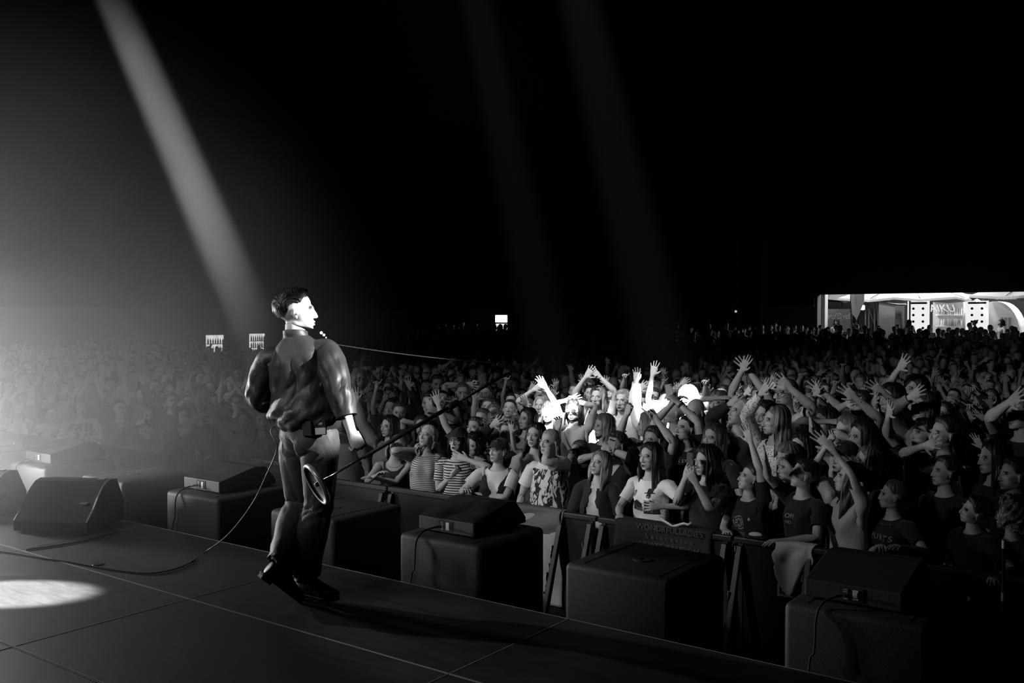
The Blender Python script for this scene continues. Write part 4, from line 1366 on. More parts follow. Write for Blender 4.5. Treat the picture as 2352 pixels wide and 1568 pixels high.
def build_person(lab, hx, hy, Y=None, h=None, fem=1, hair='long', ht='dark', shirt='tee', st=.03, pat='plain', look=0.0, up=.12, roll=0.0, turn=0.0, lean=(.04, 0),
                 L=None, R_=None, skin=.42, mouth=0, beard=0, glasses=None, cap=None, slim=1.0, wide=1.0, loose=None, lod=None, seed=0, watch=None, necklace=False, shirtlab=None, target=None, trousers=True, cloth_name='shirt', brow=1.0):
    """hx, hy: where the photograph shows the middle of the head; Y: distance row; L / R_: (px, py, reach, hand pose, palm) of either hand"""
    if Y is not None:
        c = at_y(hx, hy, Y); h = c[2] / .949
    else:
        c = at_z(hx, hy, h * .949)
    s = h / 1.785
    tgt = np.array(target if target is not None else (SING[0], SING[1], 2.6))
    a0 = facing(tgt[0] - c[0], tgt[1] - c[1])
    P = dict(heading=a0 + turn, lean=lean, headfree=a0 + look, head=(0, up, roll))
    Rb, pos = pose(P)
    hc = on_skull(np.array((0, 0, 1.68)), Rb, pos)
    loc = c - hc * s; loc[2] = max(0.0, loc[2]) if Y is None else loc[2]
    if Y is not None and abs(loc[2]) > .0: loc[2] = 0.0
    arms = {}; wrists = {}
    for side, A in (('L', L), ('R', R_)):
        if A is None: continue
        sg = 1 if side == 'L' else -1
        px, py, ext, hand = A[:4]
        palm = A[4] if len(A) > 4 else None
        S = loc + s * (pos['chest'] + Rb['chest'] @ (np.array((sg * J['sh'][0], J['sh'][1], J['sh'][2])) - np.array(J['chest'])))
        full = (.525 + .09) * s
        T = reach_point(S, px, py, full * ext)
        if ext >= .99:
            d_ = unit(T - S); W_ = T - d_ * .09 * s
        else:
            W_ = T - unit(np.array((0, 0, 1)) + .4 * unit(T - S)) * .085 * s if T[2] > S[2] - .1 else T - unit((T - S) * (1, 1, .3)) * .085 * s
        if palm == 'down': pn = np.array((0, 0, -1.0)); W_ = T - unit((T - S) * (1, 1, 0)) * .07 * s
        elif palm == 'self': pn = unit(c - T + (0, 0, -.1))
        elif palm == 'belly': pn = unit(np.array((0, 1.0, 0)))
        elif palm == 'left': pn = np.array((-1.0, .3, 0))
        elif palm == 'right': pn = np.array((1.0, .3, 0))
        else: pn = unit(unit(np.array((SING[0], SING[1], 2.4)) - T) + (0, 0, .25 if palm == 'up' else .05))
        d = dict(t=(W_ - loc) / s, hand=hand, palm=pn, jit=.08 * math.sin(hx * .7 + sg), spread=(.05 if hand in ('open', 'wide') else 0) + (.06 if hand == 'wide' else 0))
        if len(A) > 5 and A[5] is not None: d['pole'] = np.array(A[5], float)
        if len(A) > 6: d['hdir'] = A[6]
        arms[side] = d; wrists[side] = T
    P['arms'] = arms
    Rb, pos = pose(P)
    lod = lod or (LH, LC)
    bodyL, clothL = lod
    v = skin_verts(morph(bodyL.v, fem, slim, 1.0, wide), bodyL.W, Rb, pos)
    o = link('person', mesh_np('person', v, bodyL.f, M['skin'], rest=bodyL.v), loc=loc, label=lab, category='person', tone=skin, mouth=float(mouth), browdark=brow * (1.0 if not fem else .8), legs=1.0, beard=float(beard))
    o.scale = (s, s, s)
    o['group'] = 'concert crowd'
    lo = loose if loose is not None else (.016 if fem else .026)
    g = cached((id(clothL), shirt, lo, seed % 5), lambda: garment(clothL, shirt, lo, .008, seed % 5))
    v = skin_verts(morph(g.q, fem, max(slim, 1.0), 1.0, wide), g.w, Rb, pos)
    q = link(cloth_name, mesh_np(cloth_name, v, g.f, M['cloth_' + pat], rest=g.v + (0 if pat == 'splash' else seed % 7), stripe=g.stripe), o, tone=st)
    if shirtlab: q['label'] = shirtlab
    shirt_v, shirt_f = v, g.f
    if hair != 'bald':
        hv, hf, uv = cached(('hair', hair, seed % 4), lambda: hair_mesh(hair, seed % 4 * 1.7))
        v = on_skull(hv, Rb, pos)
        if hair in ('long', 'wavy', 'mid', 'bob'):
            # long hair hangs down whatever the tilt of the head, and lies over the shoulders
            low = np.clip((1.62 - hv[:, 2]) / .35, 0, 1)[:, None]
            side_ = hv - REST['head']
            v2 = side_ @ rotm((0, 0, 1), P['headfree']).T * HEADK + pos['head']
            anchor = (np.array((0, .02, 1.62)) - REST['head']) 
            sh_ = (anchor @ Rb['head'].T) - (anchor @ rotm((0, 0, 1), P['headfree']).T)
            v = v * (1 - low) + (v2 + sh_) * low
        link('hair', mesh_np('hair', v, hf, M['hair'], rest=uv + (seed % 5, 0, 0)), o, tone=HAIRT.get(ht, ht))
    def on_head(name, data, mat, **kw):
        hv, hf, uv = data
        v = on_skull(hv, Rb, pos)
        return link(name, mesh_np(name, v, hf, mat, rest=hv), o, **kw)
    if glasses: on_head('glasses', cached('gl' + glasses, lambda: glasses_mesh(glasses == 'dark')), M['rubber'], label=('dark glasses' if glasses == 'dark' else 'thin-framed glasses'))
    if cap: on_head('cap', cached('cap', cap_mesh), M['cloth_plain'], tone=cap)
    if watch:
        R1 = Rb['fore' + watch]; p1 = pos['fore' + watch]; sg = 1 if watch == 'L' else -1
        bm = bmesh.new(); d = R1 @ np.array((-sg * .03, 0, 0)); n = Matrix(np.stack([R1 @ np.array((0, 1, 0)), R1 @ np.array((0, 0, 1)), R1 @ np.array((1, 0, 0))], 1).tolist())
        for r0, z0, r1, z1 in ((.034, -.010, .036, .010),):
            rr = [[bm.verts.new(Vector(p1 + d) + n @ Vector((a * math.cos(t), a * .78 * math.sin(t), zz))) for t in (2 * PI * k / 16 for k in range(16))] for a, zz in ((.031, -.010), (.036, -.008), (.036, .008), (.031, .010))]
            for a, b in zip(rr, rr[1:]):
                for k in range(16): bm.faces.new((a[k], a[(k + 1) % 16], b[(k + 1) % 16], b[k]))
        link('watch', bm_mesh('watch', bm, M['rubber']), o)
    if necklace:
        pts = [pos['neck'] + Rb['chest'] @ np.array((.085 * math.sin(t), -.06 * math.cos(t) - .012 - .03 * (math.cos(t) > 0) * math.cos(t), -.040 - .030 * max(0, math.cos(t)))) for t in np.linspace(-2.2, 2.2, 24)]
        bm = bmesh.new()
        for p_ in pts: bmesh.ops.create_icosphere(bm, subdivisions=1, radius=.0045, matrix=Matrix.Translation(Vector(p_)))
        q2 = link('necklace', bm_mesh('necklace', bm, M['chrome']), o); q2['kind'] = 'stuff'
    return dict(shape=(fem, max(slim, 1.0), 1.0, wide), o=o, Rb=Rb, pos=pos, s=s, loc=np.array(loc), shirt=q, sv=shirt_v, sf=shirt_f, c=c, T=wrists)

def hand_world(pr, side, off=(0, 0, 0)):
    """a point given in the hand's own axes (along the fingers, towards the thumb, out of the palm)"""
    Rh = pr['Rb']['hand' + side]; sg = 1 if side == 'L' else -1
    a = Rh @ np.array((sg, 0, 0)); t = Rh @ np.array((0, -1, 0)); p = Rh @ np.array((0, 0, -1))
    return pr['loc'] + pr['s'] * (pr['pos']['hand' + side] + a * off[0] + t * off[1] + p * off[2]), a, t, p

def phone(pr, side, lab, mat, lens=3, up=None, off=.02, size=1.0):
    c, a, t, p = hand_world(pr, side, (.085 + off, .01, .022))
    if up is None: up = unit(a * .22 + np.array((0, 0, .9)))
    back = unit(np.array((SING[0], SING[1], 2.6)) - c)
    x = unit(np.cross(up, back)); back = unit(np.cross(x, up))
    me = bpy.data.objects.new('phone', None); COL.objects.link(me)
    Mx = Matrix(np.stack([x, up, back], 1).tolist()).to_4x4(); Mx.translation = Vector(c + up * .045)
    me.matrix_world = Mx
    me['label'] = lab; me['category'] = 'phone'; me['group'] = 'phones held up in the crowd'
    bm = bmesh.new(); box(bm, -.037 * size, .037 * size, -.077 * size, .077 * size, -.004, .004); link('case', bm_mesh('case', bm, mat, bevel=.003), me)
    bm = bmesh.new(); box(bm, -.033 * size, .033 * size, -.072 * size, .072 * size, -.0052, -.0040); link('screen', bm_mesh('screen', bm, M['rubber']), me)
    pl = bmesh.new()
    if lens == 'bar': box(pl, -.028 * size, .028 * size, .046 * size, .060 * size, .004, .0062)
    else: box(pl, .000 * size, .032 * size, .038 * size, .072 * size, .004, .0058)
    cam_ = link('camera_bump', bm_mesh('camera_bump', pl, M['rubber'] if lens == 'bar' else mat), me)
    for k in range(3 if lens != 1 else 1):
        bm = bmesh.new()
        if lens == 'bar': cx, cyy = -.018 + .018 * k, .053
        elif lens == 'col': cx, cyy = .024, .064 - .016 * k
        else: cx, cyy = (.024, .008, .016)[k], (.064, .064, .048)[k] if k < 2 else .048
        lathe(bm, [(.001, .0085), (.0055, .0085), (.0065, .006)], 12, (cx * size, cyy * size, 0)); link('lens', bm_mesh('lens', bm, M['printdark']), cam_)
    return me

def decal(pr, me, cx=0.0, cz=1.30, tilt=0.0, sc=1.0, name='print', lab=None, back=False):
    """lay a flat print on the chest: its plane coordinates are projected onto the posed shirt"""
    v = coords(me); R1 = pr['Rb']['chest']; p1 = pr['pos']['chest']
    bvh = BVHTree.FromPolygons([Vector(x) for x in pr['sv']], [tuple(x) for x in pr['sf'].tolist()])
    out = v.copy()
    d = Vector(R1 @ np.array((0, 1, 0)))
    for i, (x, y, z) in enumerate(v):
        o0 = p1 + R1 @ (np.array((cx + x * sc, -.6, cz + y * sc)) - np.array(J['chest']))
        hit, n, idx, dist = bvh.ray_cast(Vector(o0), d, 1.2)
        if hit is None: hit = Vector(o0) + d * .5
        out[i] = np.array(hit) - np.array(d) * (.0022 + z)
    set_coords(me, out)
    o = link(name, me, pr['shirt'])
    if lab: o['label'] = lab
    return o

def shape_mesh(name, polys, mat, sub=.02):
    """flat shapes (lists of outlines), cut finely so that they can follow cloth"""
    bm = bmesh.new()
    for poly in polys:
        vs = [bm.verts.new((x, y, 0)) for x, y in poly]
        bm.faces.new(vs)
    bmesh.ops.triangulate(bm, faces=bm.faces)
    for _ in range(3):
        long_ = [e for e in bm.edges if e.calc_length() > sub]
        if not long_: break
        bmesh.ops.subdivide_edges(bm, edges=long_, cuts=1)
        bmesh.ops.triangulate(bm, faces=bm.faces)
    me = bpy.data.meshes.new(name); bm.to_mesh(me); bm.free(); me.materials.append(mat)
    return me

HERO = {}
def H(key, *a, **k):
    k.setdefault('seed', len(HERO))
    HERO[key] = build_person(*a, **k); return HERO[key]
G = 'grip'; O_ = 'open'; RX = 'relax'; PH = 'phone'
# ---- front row, along the barrier from the dark right end towards the smoke
FY = 7.25
H('r3', 'person with face tilted sideways in the dark at the far right end', 2240, 1159, Y=FY, fem=0, hair='short', ht='dark', st=.015, look=-.5, up=.15, roll=.35, L=(2300, 1330, .8, G, 'down'), R_=(2180, 1310, .75, G, 'down'))
H('r2', 'person in dark tee with pale capital letters, hands over the barrier', 2050, 1126, Y=FY, fem=1, hair='tied', ht='brown', st=.014, look=-.55, up=.10, roll=.12, L=(2078, 1262, .78, RX, 'down'), R_=(2015, 1262, .66, G, 'down'), necklace=True)
H('r1', 'person in pale tee stretching both bare arms up to the left', 1951, 1088, Y=FY, fem=1, hair='long', ht='dark', st=.46, look=-.62, up=.22, slim=.9, L=(1912, 1010, .80, 'curl', 'self'), R_=(1898, 1000, .90, 'relax', 'up'))
H('bun', 'person in black lettered tee with one forearm on the rail, other arm raised', 1846, 1078, Y=FY, fem=1, hair='bun', ht='black', st=.014, look=-.60, up=.20, L=(1786, 1243, .80, RX, 'down'), R_=(1756, 1030, .98, 'flat', 'up'), mouth=1)
H('circle', 'person in black tee with round chest print, one arm straight up', 1724, 1087, Y=FY, fem=1, hair='tied', ht='dark', st=.014, look=-.45, up=.25, R_=(1664, 1222, .85, G, 'down'), L=(1722, 988, .96, 'open', 'up'))
H('phone_f', 'person in black top holding a phone with both hands at the barrier', 1621, 1049, Y=FY, fem=1, hair='wavy', ht='dark', st=.014, look=-.25, up=-.02, wide=1.06, slim=1.15, R_=(1572, 1078, .62, PH, 'self', (-.4, -.2, -1)), L=(1594, 1088, .66, PH, 'self', (.3, -.2, -1)))
H('tee', 'person in white tee with two-figure print, one hand gripping the barrier', 1492, 1040, Y=FY, fem=1, hair='long', ht='dark', st=.72, look=-.12, up=.10, mouth=1, roll=-.08, R_=(1416, 1186, .80, G, 'down'), L=(1516, 1170, .58, RX, 'belly', (1, .2, -.4)))
H('blonde', 'person in pale cropped top under a dark open jacket', 1378, 1056, Y=FY, fem=1, hair='long', ht='fair', st=.5, look=-.2, up=.28, slim=.9)
H('hat', 'person in black vest over white tee, forearm along the barrier', 1144, 1028, Y=FY, fem=1, hair='short', ht='black', st=.62, look=-.45, up=.16, wide=1.12, slim=1.2, cap=.012, L=(1096, 1136, .62, RX, 'down', (1, -.1, -.3)), R_=(1060, 1128, .7, RX, 'down'))
H('stripe', 'person in boldly striped tee and round glasses, hand beside the mouth', 1051, 1004, Y=FY, fem=1, hair='bob', ht='black', st=.60, pat='stripe', look=-.25, up=.15, glasses='clear', mouth=1, cap=.012, L=(1072, 1037, .40, 'flat', 'left'), R_=(1043, 1075, .36, G, 'self'))
H('thin', 'person in finely striped tee with both hands clasped by the chin', 982, 994, Y=FY, fem=1, hair='tied', ht='blond', st=.50, pat='thinstripe', look=-.45, up=.35, R_=(951, 1014, .36, 'curl', 'right'), L=(955, 1030, .42, 'curl', 'self'), watch='L')
H('tank', 'person in dark sleeveless top and necklace leaning on the barrier', 913, 1014, Y=FY, fem=1, hair='bob', ht='fair', shirt='tank', st=.02, look=-.35, up=.30, roll=.25, lean=(.18, -.05), L=(850, 1100, .86, RX, 'down'), R_=(866, 1092, .7, RX, 'down'), necklace=True)
H('lefta', 'person with pale jacket standing just left of the singer, arm along the rail', 600, 960, Y=FY, fem=1, hair='mid', ht='brown', shirt='long', st=.22, look=.1, up=.2, R_=(622, 1062, .8, RX, 'down'), L=(548, 905, .96, 'open', 'up'))
H('bag', 'person in pale hooded top reaching both arms far to the left', 560, 962, Y=FY, fem=1, hair='long', ht='fair', shirt='hood', st=.30, look=-.1, up=.2, R_=(452, 872, 1.0, 'open', 'up'), L=(474, 945, .98, 'open', 'up'), cloth_name='hooded_top')
H('beard', 'smiling person in dark tee with shoulder straps and wristband', 517, 938, Y=FY, fem=0, hair='crop', ht='dark', st=.04, look=.15, up=.05, beard=.6, mouth=1, L=(458, 1056, .92, RX, 'down'), R_=(488, 925, .62, 'open'))
H('l4', 'person in dark top holding a phone low, beside the smoky railing', 420, 950, Y=FY, fem=1, hair='long', ht='dark', shirt='long', st=.03, look=.1, up=.05, R_=(420, 985, .6, PH, 'self'))
H('l5', 'person in grey scarf and top with hands raised, in the thin smoke', 338, 950, Y=FY, fem=1, hair='wavy', ht='fair', shirt='long', st=.18, look=.1, up=.12, R_=(316, 960, .55, 'curl', 'self'), L=(338, 992, .6, 'relax', 'self'))
H('l6', 'person in grey top clapping in the smoke', 275, 932, Y=FY, fem=1, hair='bun', ht='dark', shirt='long', st=.16, look=.1, up=.15, R_=(280, 975, .55, 'flat', 'left'), L=(290, 975, .55, 'flat', 'right'))
H('l7', 'person in pale tee with dark print behind the smoke', 186, 930, Y=FY, fem=0, hair='crop', ht='brown', st=.4, pat='splash', look=.05, up=.1, R_=(160, 1005, .7, G, 'down'), L=(215, 1005, .7, G, 'down'))
H('l8', 'person in white tee pointing forward, deep in the smoke', 118, 945, Y=FY, fem=0, hair='short', ht='dark', st=.6, look=0, up=.1, R_=(70, 975, .85, 'point'), L=(130, 990, .6, RX))
H('l9', 'person in white hooded top at the smoke-filled left edge', 40, 935, Y=FY, fem=1, hair='mid', ht='fair', shirt='hood', st=.6, look=0, up=.1, R_=(8, 905, .9, 'open'), cloth_name='hooded_top')
H('l10', 'person in pale jumper half out of view at the smoky left edge', -30, 940, Y=FY, fem=0, hair='short', ht='brown', shirt='long', st=.5, look=0, up=.1, L=(10, 960, .8, 'open'))
# ---- second and third rows
H('glassesf', 'person in dark cardigan and thin glasses behind the open-jacket person', 1329, 1030, Y=7.75, fem=1, hair='tied', ht='brown', shirt='long', st=.025, look=-.35, up=.12, glasses='clear')
H('phonem', 'person in dark open-collared shirt filming with a pale phone', 1414, 1012, Y=7.8, fem=0, hair='quiff', ht='dark', shirt='half', st=.016, look=-.25, up=0, R_=(1378, 1022, .62, PH, 'self'), L=(1396, 1012, .62, 'curl', 'self'), beard=.3)
H('twoarm', 'person raising two bare arms behind the white-tee person', 1499, 1000, Y=7.95, fem=0, hair='short', ht='dark', st=.02, look=-.2, up=.0, R_=(1438, 930, .93, 'curl', 'up'), L=(1507, 942, .93, 'point', 'up'))
H('hoodf', 'person in pale hoodie with a dark strap, behind the barrier flag', 1229, 992, Y=7.7, fem=1, hair='mid', ht='dark', shirt='hood', st=.42, look=-.15, up=.12, cloth_name='hoodie')
H('splash', 'person in pale tee with dripping dark print, dark sleeve raised before the face', 1262, 1006, Y=7.3, fem=0, hair='crop', ht='grey', st=.66, pat='splash', look=-.35, up=.1, L=(1258, 1003, .44, 'curl', 'self', (.8, -.6, -.9)), wide=1.05)
H('bigarm', 'person whose strong bare arm rises above the barrier flag', 1318, 1050, Y=7.6, fem=0, hair='short', ht='dark', st=.5, look=-.3, up=.1, R_=(1278, 925, .99, 'curl', 'up'))
H('blackdress', 'person in dark curled-collar coat with phone raised to the stage', 1089, 1016, Y=7.7, fem=1, hair='curly', ht='black', shirt='long', st=.02, look=-.5, up=.0)
H('denim', 'person in denim shirt reaching one long sleeve up beside the singer', 893, 972, Y=7.7, fem=1, hair='long', ht='black', shirt='long', st=.20, look=-.75, up=.05, R_=(803, 880, .99, 'open', 'up'), loose=.03)
H('forehead', 'dark-shirted person with short hair behind the denim shirt', 918, 938, Y=8.3, fem=0, hair='crop', ht='dark', st=.02, look=0, up=-.1)
H('phone2', 'person holding a phone with a column of lenses', 968, 970, Y=8.3, fem=1, hair='mid', ht='brown', st=.03, look=-.1, up=.0, R_=(967, 958, .6, PH, 'self'))
H('phone1', 'person in dark tee lifting a white phone with three lenses', 985, 918, Y=8.9, fem=0, hair='short', ht='dark', st=.03, look=-.1, up=.0, L=(1005, 930, .72, PH, 'self'))
H('longarm', 'person in long-sleeved top stretching an arm left over the heads', 1090, 975, Y=8.2, fem=0, hair='short', ht='dark', shirt='tee', st=.05, look=-.4, up=.15, R_=(976, 872, 1.0, 'wide', 'up'))
H('girl1', 'person with bare forehead in dark top beside raised arms', 1107, 955, Y=8.5, fem=1, hair='tied', ht='brown', st=.03, look=-.3, up=.1, glasses='clear', L=(1138, 962, .75, 'flat', 'up'))
H('sleeveblack', 'person in black long-sleeved top with hand thrust to the left', 1165, 985, Y=8.1, fem=0, hair='short', ht='black', shirt='long', st=.012, look=-.4, up=.1, R_=(1130, 960, .85, 'wide', 'up'))
H('round', 'person facing forward with folded dark top, behind two raised phones', 944, 884, Y=9.9, fem=1, hair='long', ht='dark', st=.02, look=.35, up=.0)
H('man10', 'person with short hair in dark tee right of the round-faced person', 1004, 876, Y=10.4, fem=0, hair='short', ht='dark', st=.03, look=.3, up=.0)
H('n', 'person looking down in a dark jacket, mid crowd', 1062, 893, Y=9.9, fem=0, hair='crop', ht='brown', st=.03, look=.2, up=-.1, R_=(1068, 868, .7, 'wide', 'up'))
H('prof', 'person in grey top with profile to the stage lights', 1210, 955, Y=8.7, fem=1, hair='long', ht='dark', st=.2, look=-.6, up=.1)
H('bright1', 'person lit brightly in white top under the first beam', 1243, 925, Y=9.9, fem=1, hair='mid', ht='blond', st=.6, look=-.2, up=.15, R_=(1225, 880, .85, 'wide', 'up'))
H('bright2', 'person in dark top with lit face right behind the boom arm', 1262, 940, Y=9.3, fem=1, hair='long', ht='dark', st=.03, look=-.2, up=.1, L=(1236, 850, 1.0, 'relax', 'up'))
H('bl3', 'person in dark glasses and white top between raised hands', 1318, 935, Y=9.4, fem=1, hair='bob', ht='black', st=.5, look=-.1, up=.1, glasses='dark', R_=(1302, 902, .7, 'open', 'up'), L=(1322, 905, .7, G, 'up'))
H('smile', 'smiling person in bright white tee in the light pool', 1373, 905, Y=10.4, fem=1, hair='bob', ht='blond', st=.75, look=-.15, up=.1, mouth=1, R_=(1345, 850, .95, 'wide', 'up'), L=(1378, 850, .93, 'open', 'up'))
H('grim', 'squinting person in pale jacket at the centre of the light pool', 1430, 912, Y=10.2, fem=0, hair='short', ht='fair', shirt='long', st=.55, look=-.15, up=.05, mouth=1, L=(1463, 908, .75, 'wide', 'up'), beard=.2)
H('sleeve', 'person in white long-sleeved shirt with wristwatch arm up', 1505, 938, Y=9.9, fem=0, hair='short', ht='dark', shirt='long', st=.72, look=-.3, up=.1, R_=(1457, 836, 1.0, 'relax', 'up'), watch='R', loose=.03)
H('tallhand', 'person with bare arm and spread fingers highest in the light pool', 1530, 925, Y=10.2, fem=1, hair='mid', ht='dark', st=.5, look=-.2, up=.1, R_=(1499, 832, 1.0, 'wide', 'up'))
H('paleprof', 'person with smooth pale bob in profile in dark top', 1385, 970, Y=8.7, fem=1, hair='bob', ht='fair', st=.03, look=-.8, up=.0)
H('blondb', 'person with gathered hair turned away, in grey top', 1486, 966, Y=8.7, fem=1, hair='bob', ht='fair', st=.15, look=-1.2, up=-.1, R_=(1420, 975, .7, 'relax'))
H('openmouth', 'person in black lettered tee shouting, phone held overhead in both hands', 1575, 975, Y=8.3, fem=0, hair='crop', ht='black', st=.012, look=-.35, up=.2, mouth=1, R_=(1545, 906, .80, PH, 'self', (-1, -.2, -.1)), L=(1556, 904, .80, PH, 'self', (1, -.2, -.1)), watch='L')
H('pony', 'person with pulled-back hair and black-trimmed white top', 1547, 938, Y=9.3, fem=1, hair='tied', ht='blond', st=.78, look=-.9, up=.1)
H('bald', 'bald person in dark collar behind the raised phone', 1596, 935, Y=9.3, fem=0, hair='bald', st=.02, look=-.2, up=-.2)
H('brightw', 'person shining white in the second beam with hand up', 1580, 905, Y=10.2, fem=1, hair='bob', ht='blond', st=.7, look=.1, up=.1, L=(1602, 892, .75, 'open', 'up'))
H('phone3', 'smiling person raising a pale phone with three lenses', 1650, 918, Y=9.9, fem=1, hair='long', ht='fair', st=.03, look=-.2, up=.1, mouth=1, R_=(1654, 894, .72, PH, 'self'))
H('bighand', 'person with widely spread hand and dark sleeve', 1690, 965, Y=9.2, fem=0, hair='short', ht='dark', shirt='long', st=.015, look=-.3, up=.1, R_=(1676, 908, .90, 'wide', 'up'))
H('closed', 'person with eyes lowered in black behind the phone-holding person', 1638, 996, Y=8.1, fem=1, hair='long', ht='brown', st=.02, look=-.1, up=.05)
H('sideq', 'person with slicked pale hair looking up to the left', 1700, 938, Y=8.8, fem=1, hair='bun', ht='blond', st=.03, look=-.5, up=.3, glasses=None)
H('smile2', 'smiling person in white net top left of the lace sleeve', 1756, 944, Y=8.9, fem=1, hair='long', ht='dark', st=.6, pat='lace', look=-.1, up=.0, mouth=1)
H('lace', 'person in white lace blouse with one lace sleeve raised', 1778, 955, Y=8.4, fem=1, hair='mid', ht='fair', shirt='long', st=.72, pat='lace', look=-.45, up=.05, R_=(1748, 880, .97, 'open', 'up'))
H('tallm', 'tall person in glasses and white shirt with hand before the face', 1804, 892, Y=9.6, fem=0, hair='crop', ht='brown', shirt='tee', st=.6, look=-.3, up=.05, glasses='clear', L=(1815, 868, .80, 'open', 'up'))
H('handsup', 'person in dark tee with two joined hands high', 1745, 905, Y=10.0, fem=0, hair='short', ht='dark', st=.02, look=-.2, up=0, R_=(1704, 830, .98, 'flat', 'up'), L=(1717, 830, .97, 'open', 'up'))
H('smile3', 'laughing person in dark top beside a white shoulder', 1840, 1018, Y=7.9, fem=1, hair='mid', ht='dark', st=.03, look=-.05, up=.05, mouth=1)
H('bowed', 'person with pale fringe and lowered face behind the forearm', 1808, 1040, Y=7.75, fem=1, hair='fringe', ht='fair', st=.03, look=-.2, up=-.1)
H('tuck', 'person in patterned pale vest half hidden by the lettered tee', 1815, 1066, Y=7.65, fem=1, hair='tied', ht='brown', st=.35, pat='lace', look=-.55, up=.1)
H('capm', 'person in black cap with pale emblem, smiling', 1938, 1040, Y=7.75, fem=0, hair='short', ht='dark', st=.015, look=-.2, up=.05, cap=.014, mouth=1, L=(1905, 1003, .9, 'open', 'up'))
H('longr', 'person with long loose hair and bare forehead behind the pale tee', 1988, 1052, Y=7.7, fem=1, hair='long', ht='fair', st=.02, look=-.35, up=.25)
H('surfer', 'person in pale open shirt with parted hair', 1944, 980, Y=8.5, fem=1, hair='bob', ht='fair', st=.45, look=-.35, up=.0, R_=(1862, 950, .97, 'open', 'up'))
H('phone4', 'person taking a picture with a dark phone by the cap', 1978, 992, Y=8.25, fem=1, hair='mid', ht='dark', st=.02, look=-.3, up=.0, R_=(1982, 998, .5, PH, 'self'))
H('phone5', 'person in pale top holding a dark phone upright', 1895, 960, Y=8.9, fem=1, hair='mid', ht='brown', st=.3, look=-.3, up=.0, R_=(1908, 945, .7, PH, 'self'))
H('twoh', 'person with both wristbanded hands spread side by side', 1925, 925, Y=9.9, fem=0, hair='short', ht='dark', st=.02, look=-.2, up=.0, R_=(1870, 888, 1.0, 'wide', 'up'), L=(1891, 882, .97, 'wide', 'up'), watch='R')
H('handsr', 'person with hands raised together before another face', 1975, 920, Y=9.7, fem=0, hair='short', ht='dark', st=.02, look=-.2, up=.0, R_=(1945, 905, .85, 'flat', 'up'), L=(1964, 892, .9, 'open', 'up'))
H('bigr', 'person in darkness with large spread hand near the right edge', 2168, 985, Y=8.3, fem=1, hair='short', ht='dark', st=.02, look=-.3, up=.1, mouth=1, R_=(2124, 998, .8, 'wide', 'up'))
H('armr', 'person reaching a bare forearm left through the dim crowd', 2120, 985, Y=8.9, fem=0, hair='short', ht='dark', st=.02, look=-.3, up=.1, R_=(2035, 935, 1.0, 'wide', 'up'))
H('ruf', 'person with ruffled sleeve and hand raised in the dim right', 2120, 925, Y=9.6, fem=1, hair='mid', ht='brown', shirt='long', st=.2, look=-.3, up=.1, R_=(2091, 888, .9, 'wide', 'up'))
H('thinarm', 'person with slim arm and spread fingers above the dim right crowd', 2100, 885, Y=10.6, fem=1, hair='mid', ht='dark', st=.05, look=-.3, up=.1, R_=(2066, 828, 1.0, 'wide', 'up'))
H('r6', 'person with shadowed face under the big spread hand', 2170, 1072, Y=7.9, fem=0, hair='short', ht='dark', st=.015, look=-.3, up=.1)
H('r7', 'person barely lit between two dark gaps at the right', 2280, 1040, Y=8.0, fem=1, hair='long', ht='dark', st=.012, look=-.3, up=.0)
H('r8', 'person with pale face looking left at the right frame edge', 2328, 1078, Y=7.7, fem=0, hair='short', ht='dark', st=.012, look=-.3, up=.05)
H('r9', 'person with curled hair in the dark right corner of the crowd', 2320, 1170, Y=FY, fem=1, hair='curly', ht='fair', st=.012, look=-.9, up=.0)
H('handr2', 'person with dark sleeve and hand up near the right edge', 2345, 935, Y=8.9, fem=0, hair='short', ht='dark', shirt='tee', st=.02, look=-.3, up=.0, R_=(2320, 895, .93, 'wide', 'up'))
H('wide2', 'person with arms crossed overhead mid-right', 2045, 905, Y=9.9, fem=1, hair='mid', ht='dark', st=.1, look=-.3, up=.0, R_=(2006, 902, .95, 'wide', 'up'), L=(2028, 880, .93, 'open', 'up'))
H('joined', 'person with hands clasped high above the left crowd', 545, 920, Y=8.3, fem=0, hair='short', ht='dark', st=.05, look=.1, up=.1, L=(518, 832, .92, G, 'left'), R_=(508, 826, .95, 'curl', 'right'))
H('reachl', 'person in dark jacket stretching a hand left past the beard', 395, 915, Y=8.2, fem=0, hair='short', ht='dark', shirt='long', st=.03, look=.1, up=.1, R_=(322, 868, 1.0, 'wide', 'up'))
H('whitel', 'person in white tee with wristbanded arm in the smoke', 146, 888, Y=8.3, fem=1, hair='mid', ht='dark', st=.7, look=0, up=.1, L=(163, 832, .9, 'open', 'up'))
H('elder', 'person in glasses near the singer\'s shoulder', 826, 862, Y=10.2, fem=1, hair='bob', ht='blond', st=.3, look=.4, up=.0, glasses='clear')
H('shortl', 'dark-capped person turned aside in the left haze', 458, 895, Y=8.9, fem=0, hair='short', ht='dark', st=.02, look=-.8, up=.0, cap=.02)
print('heroes', len(HERO), time.time() - T0)

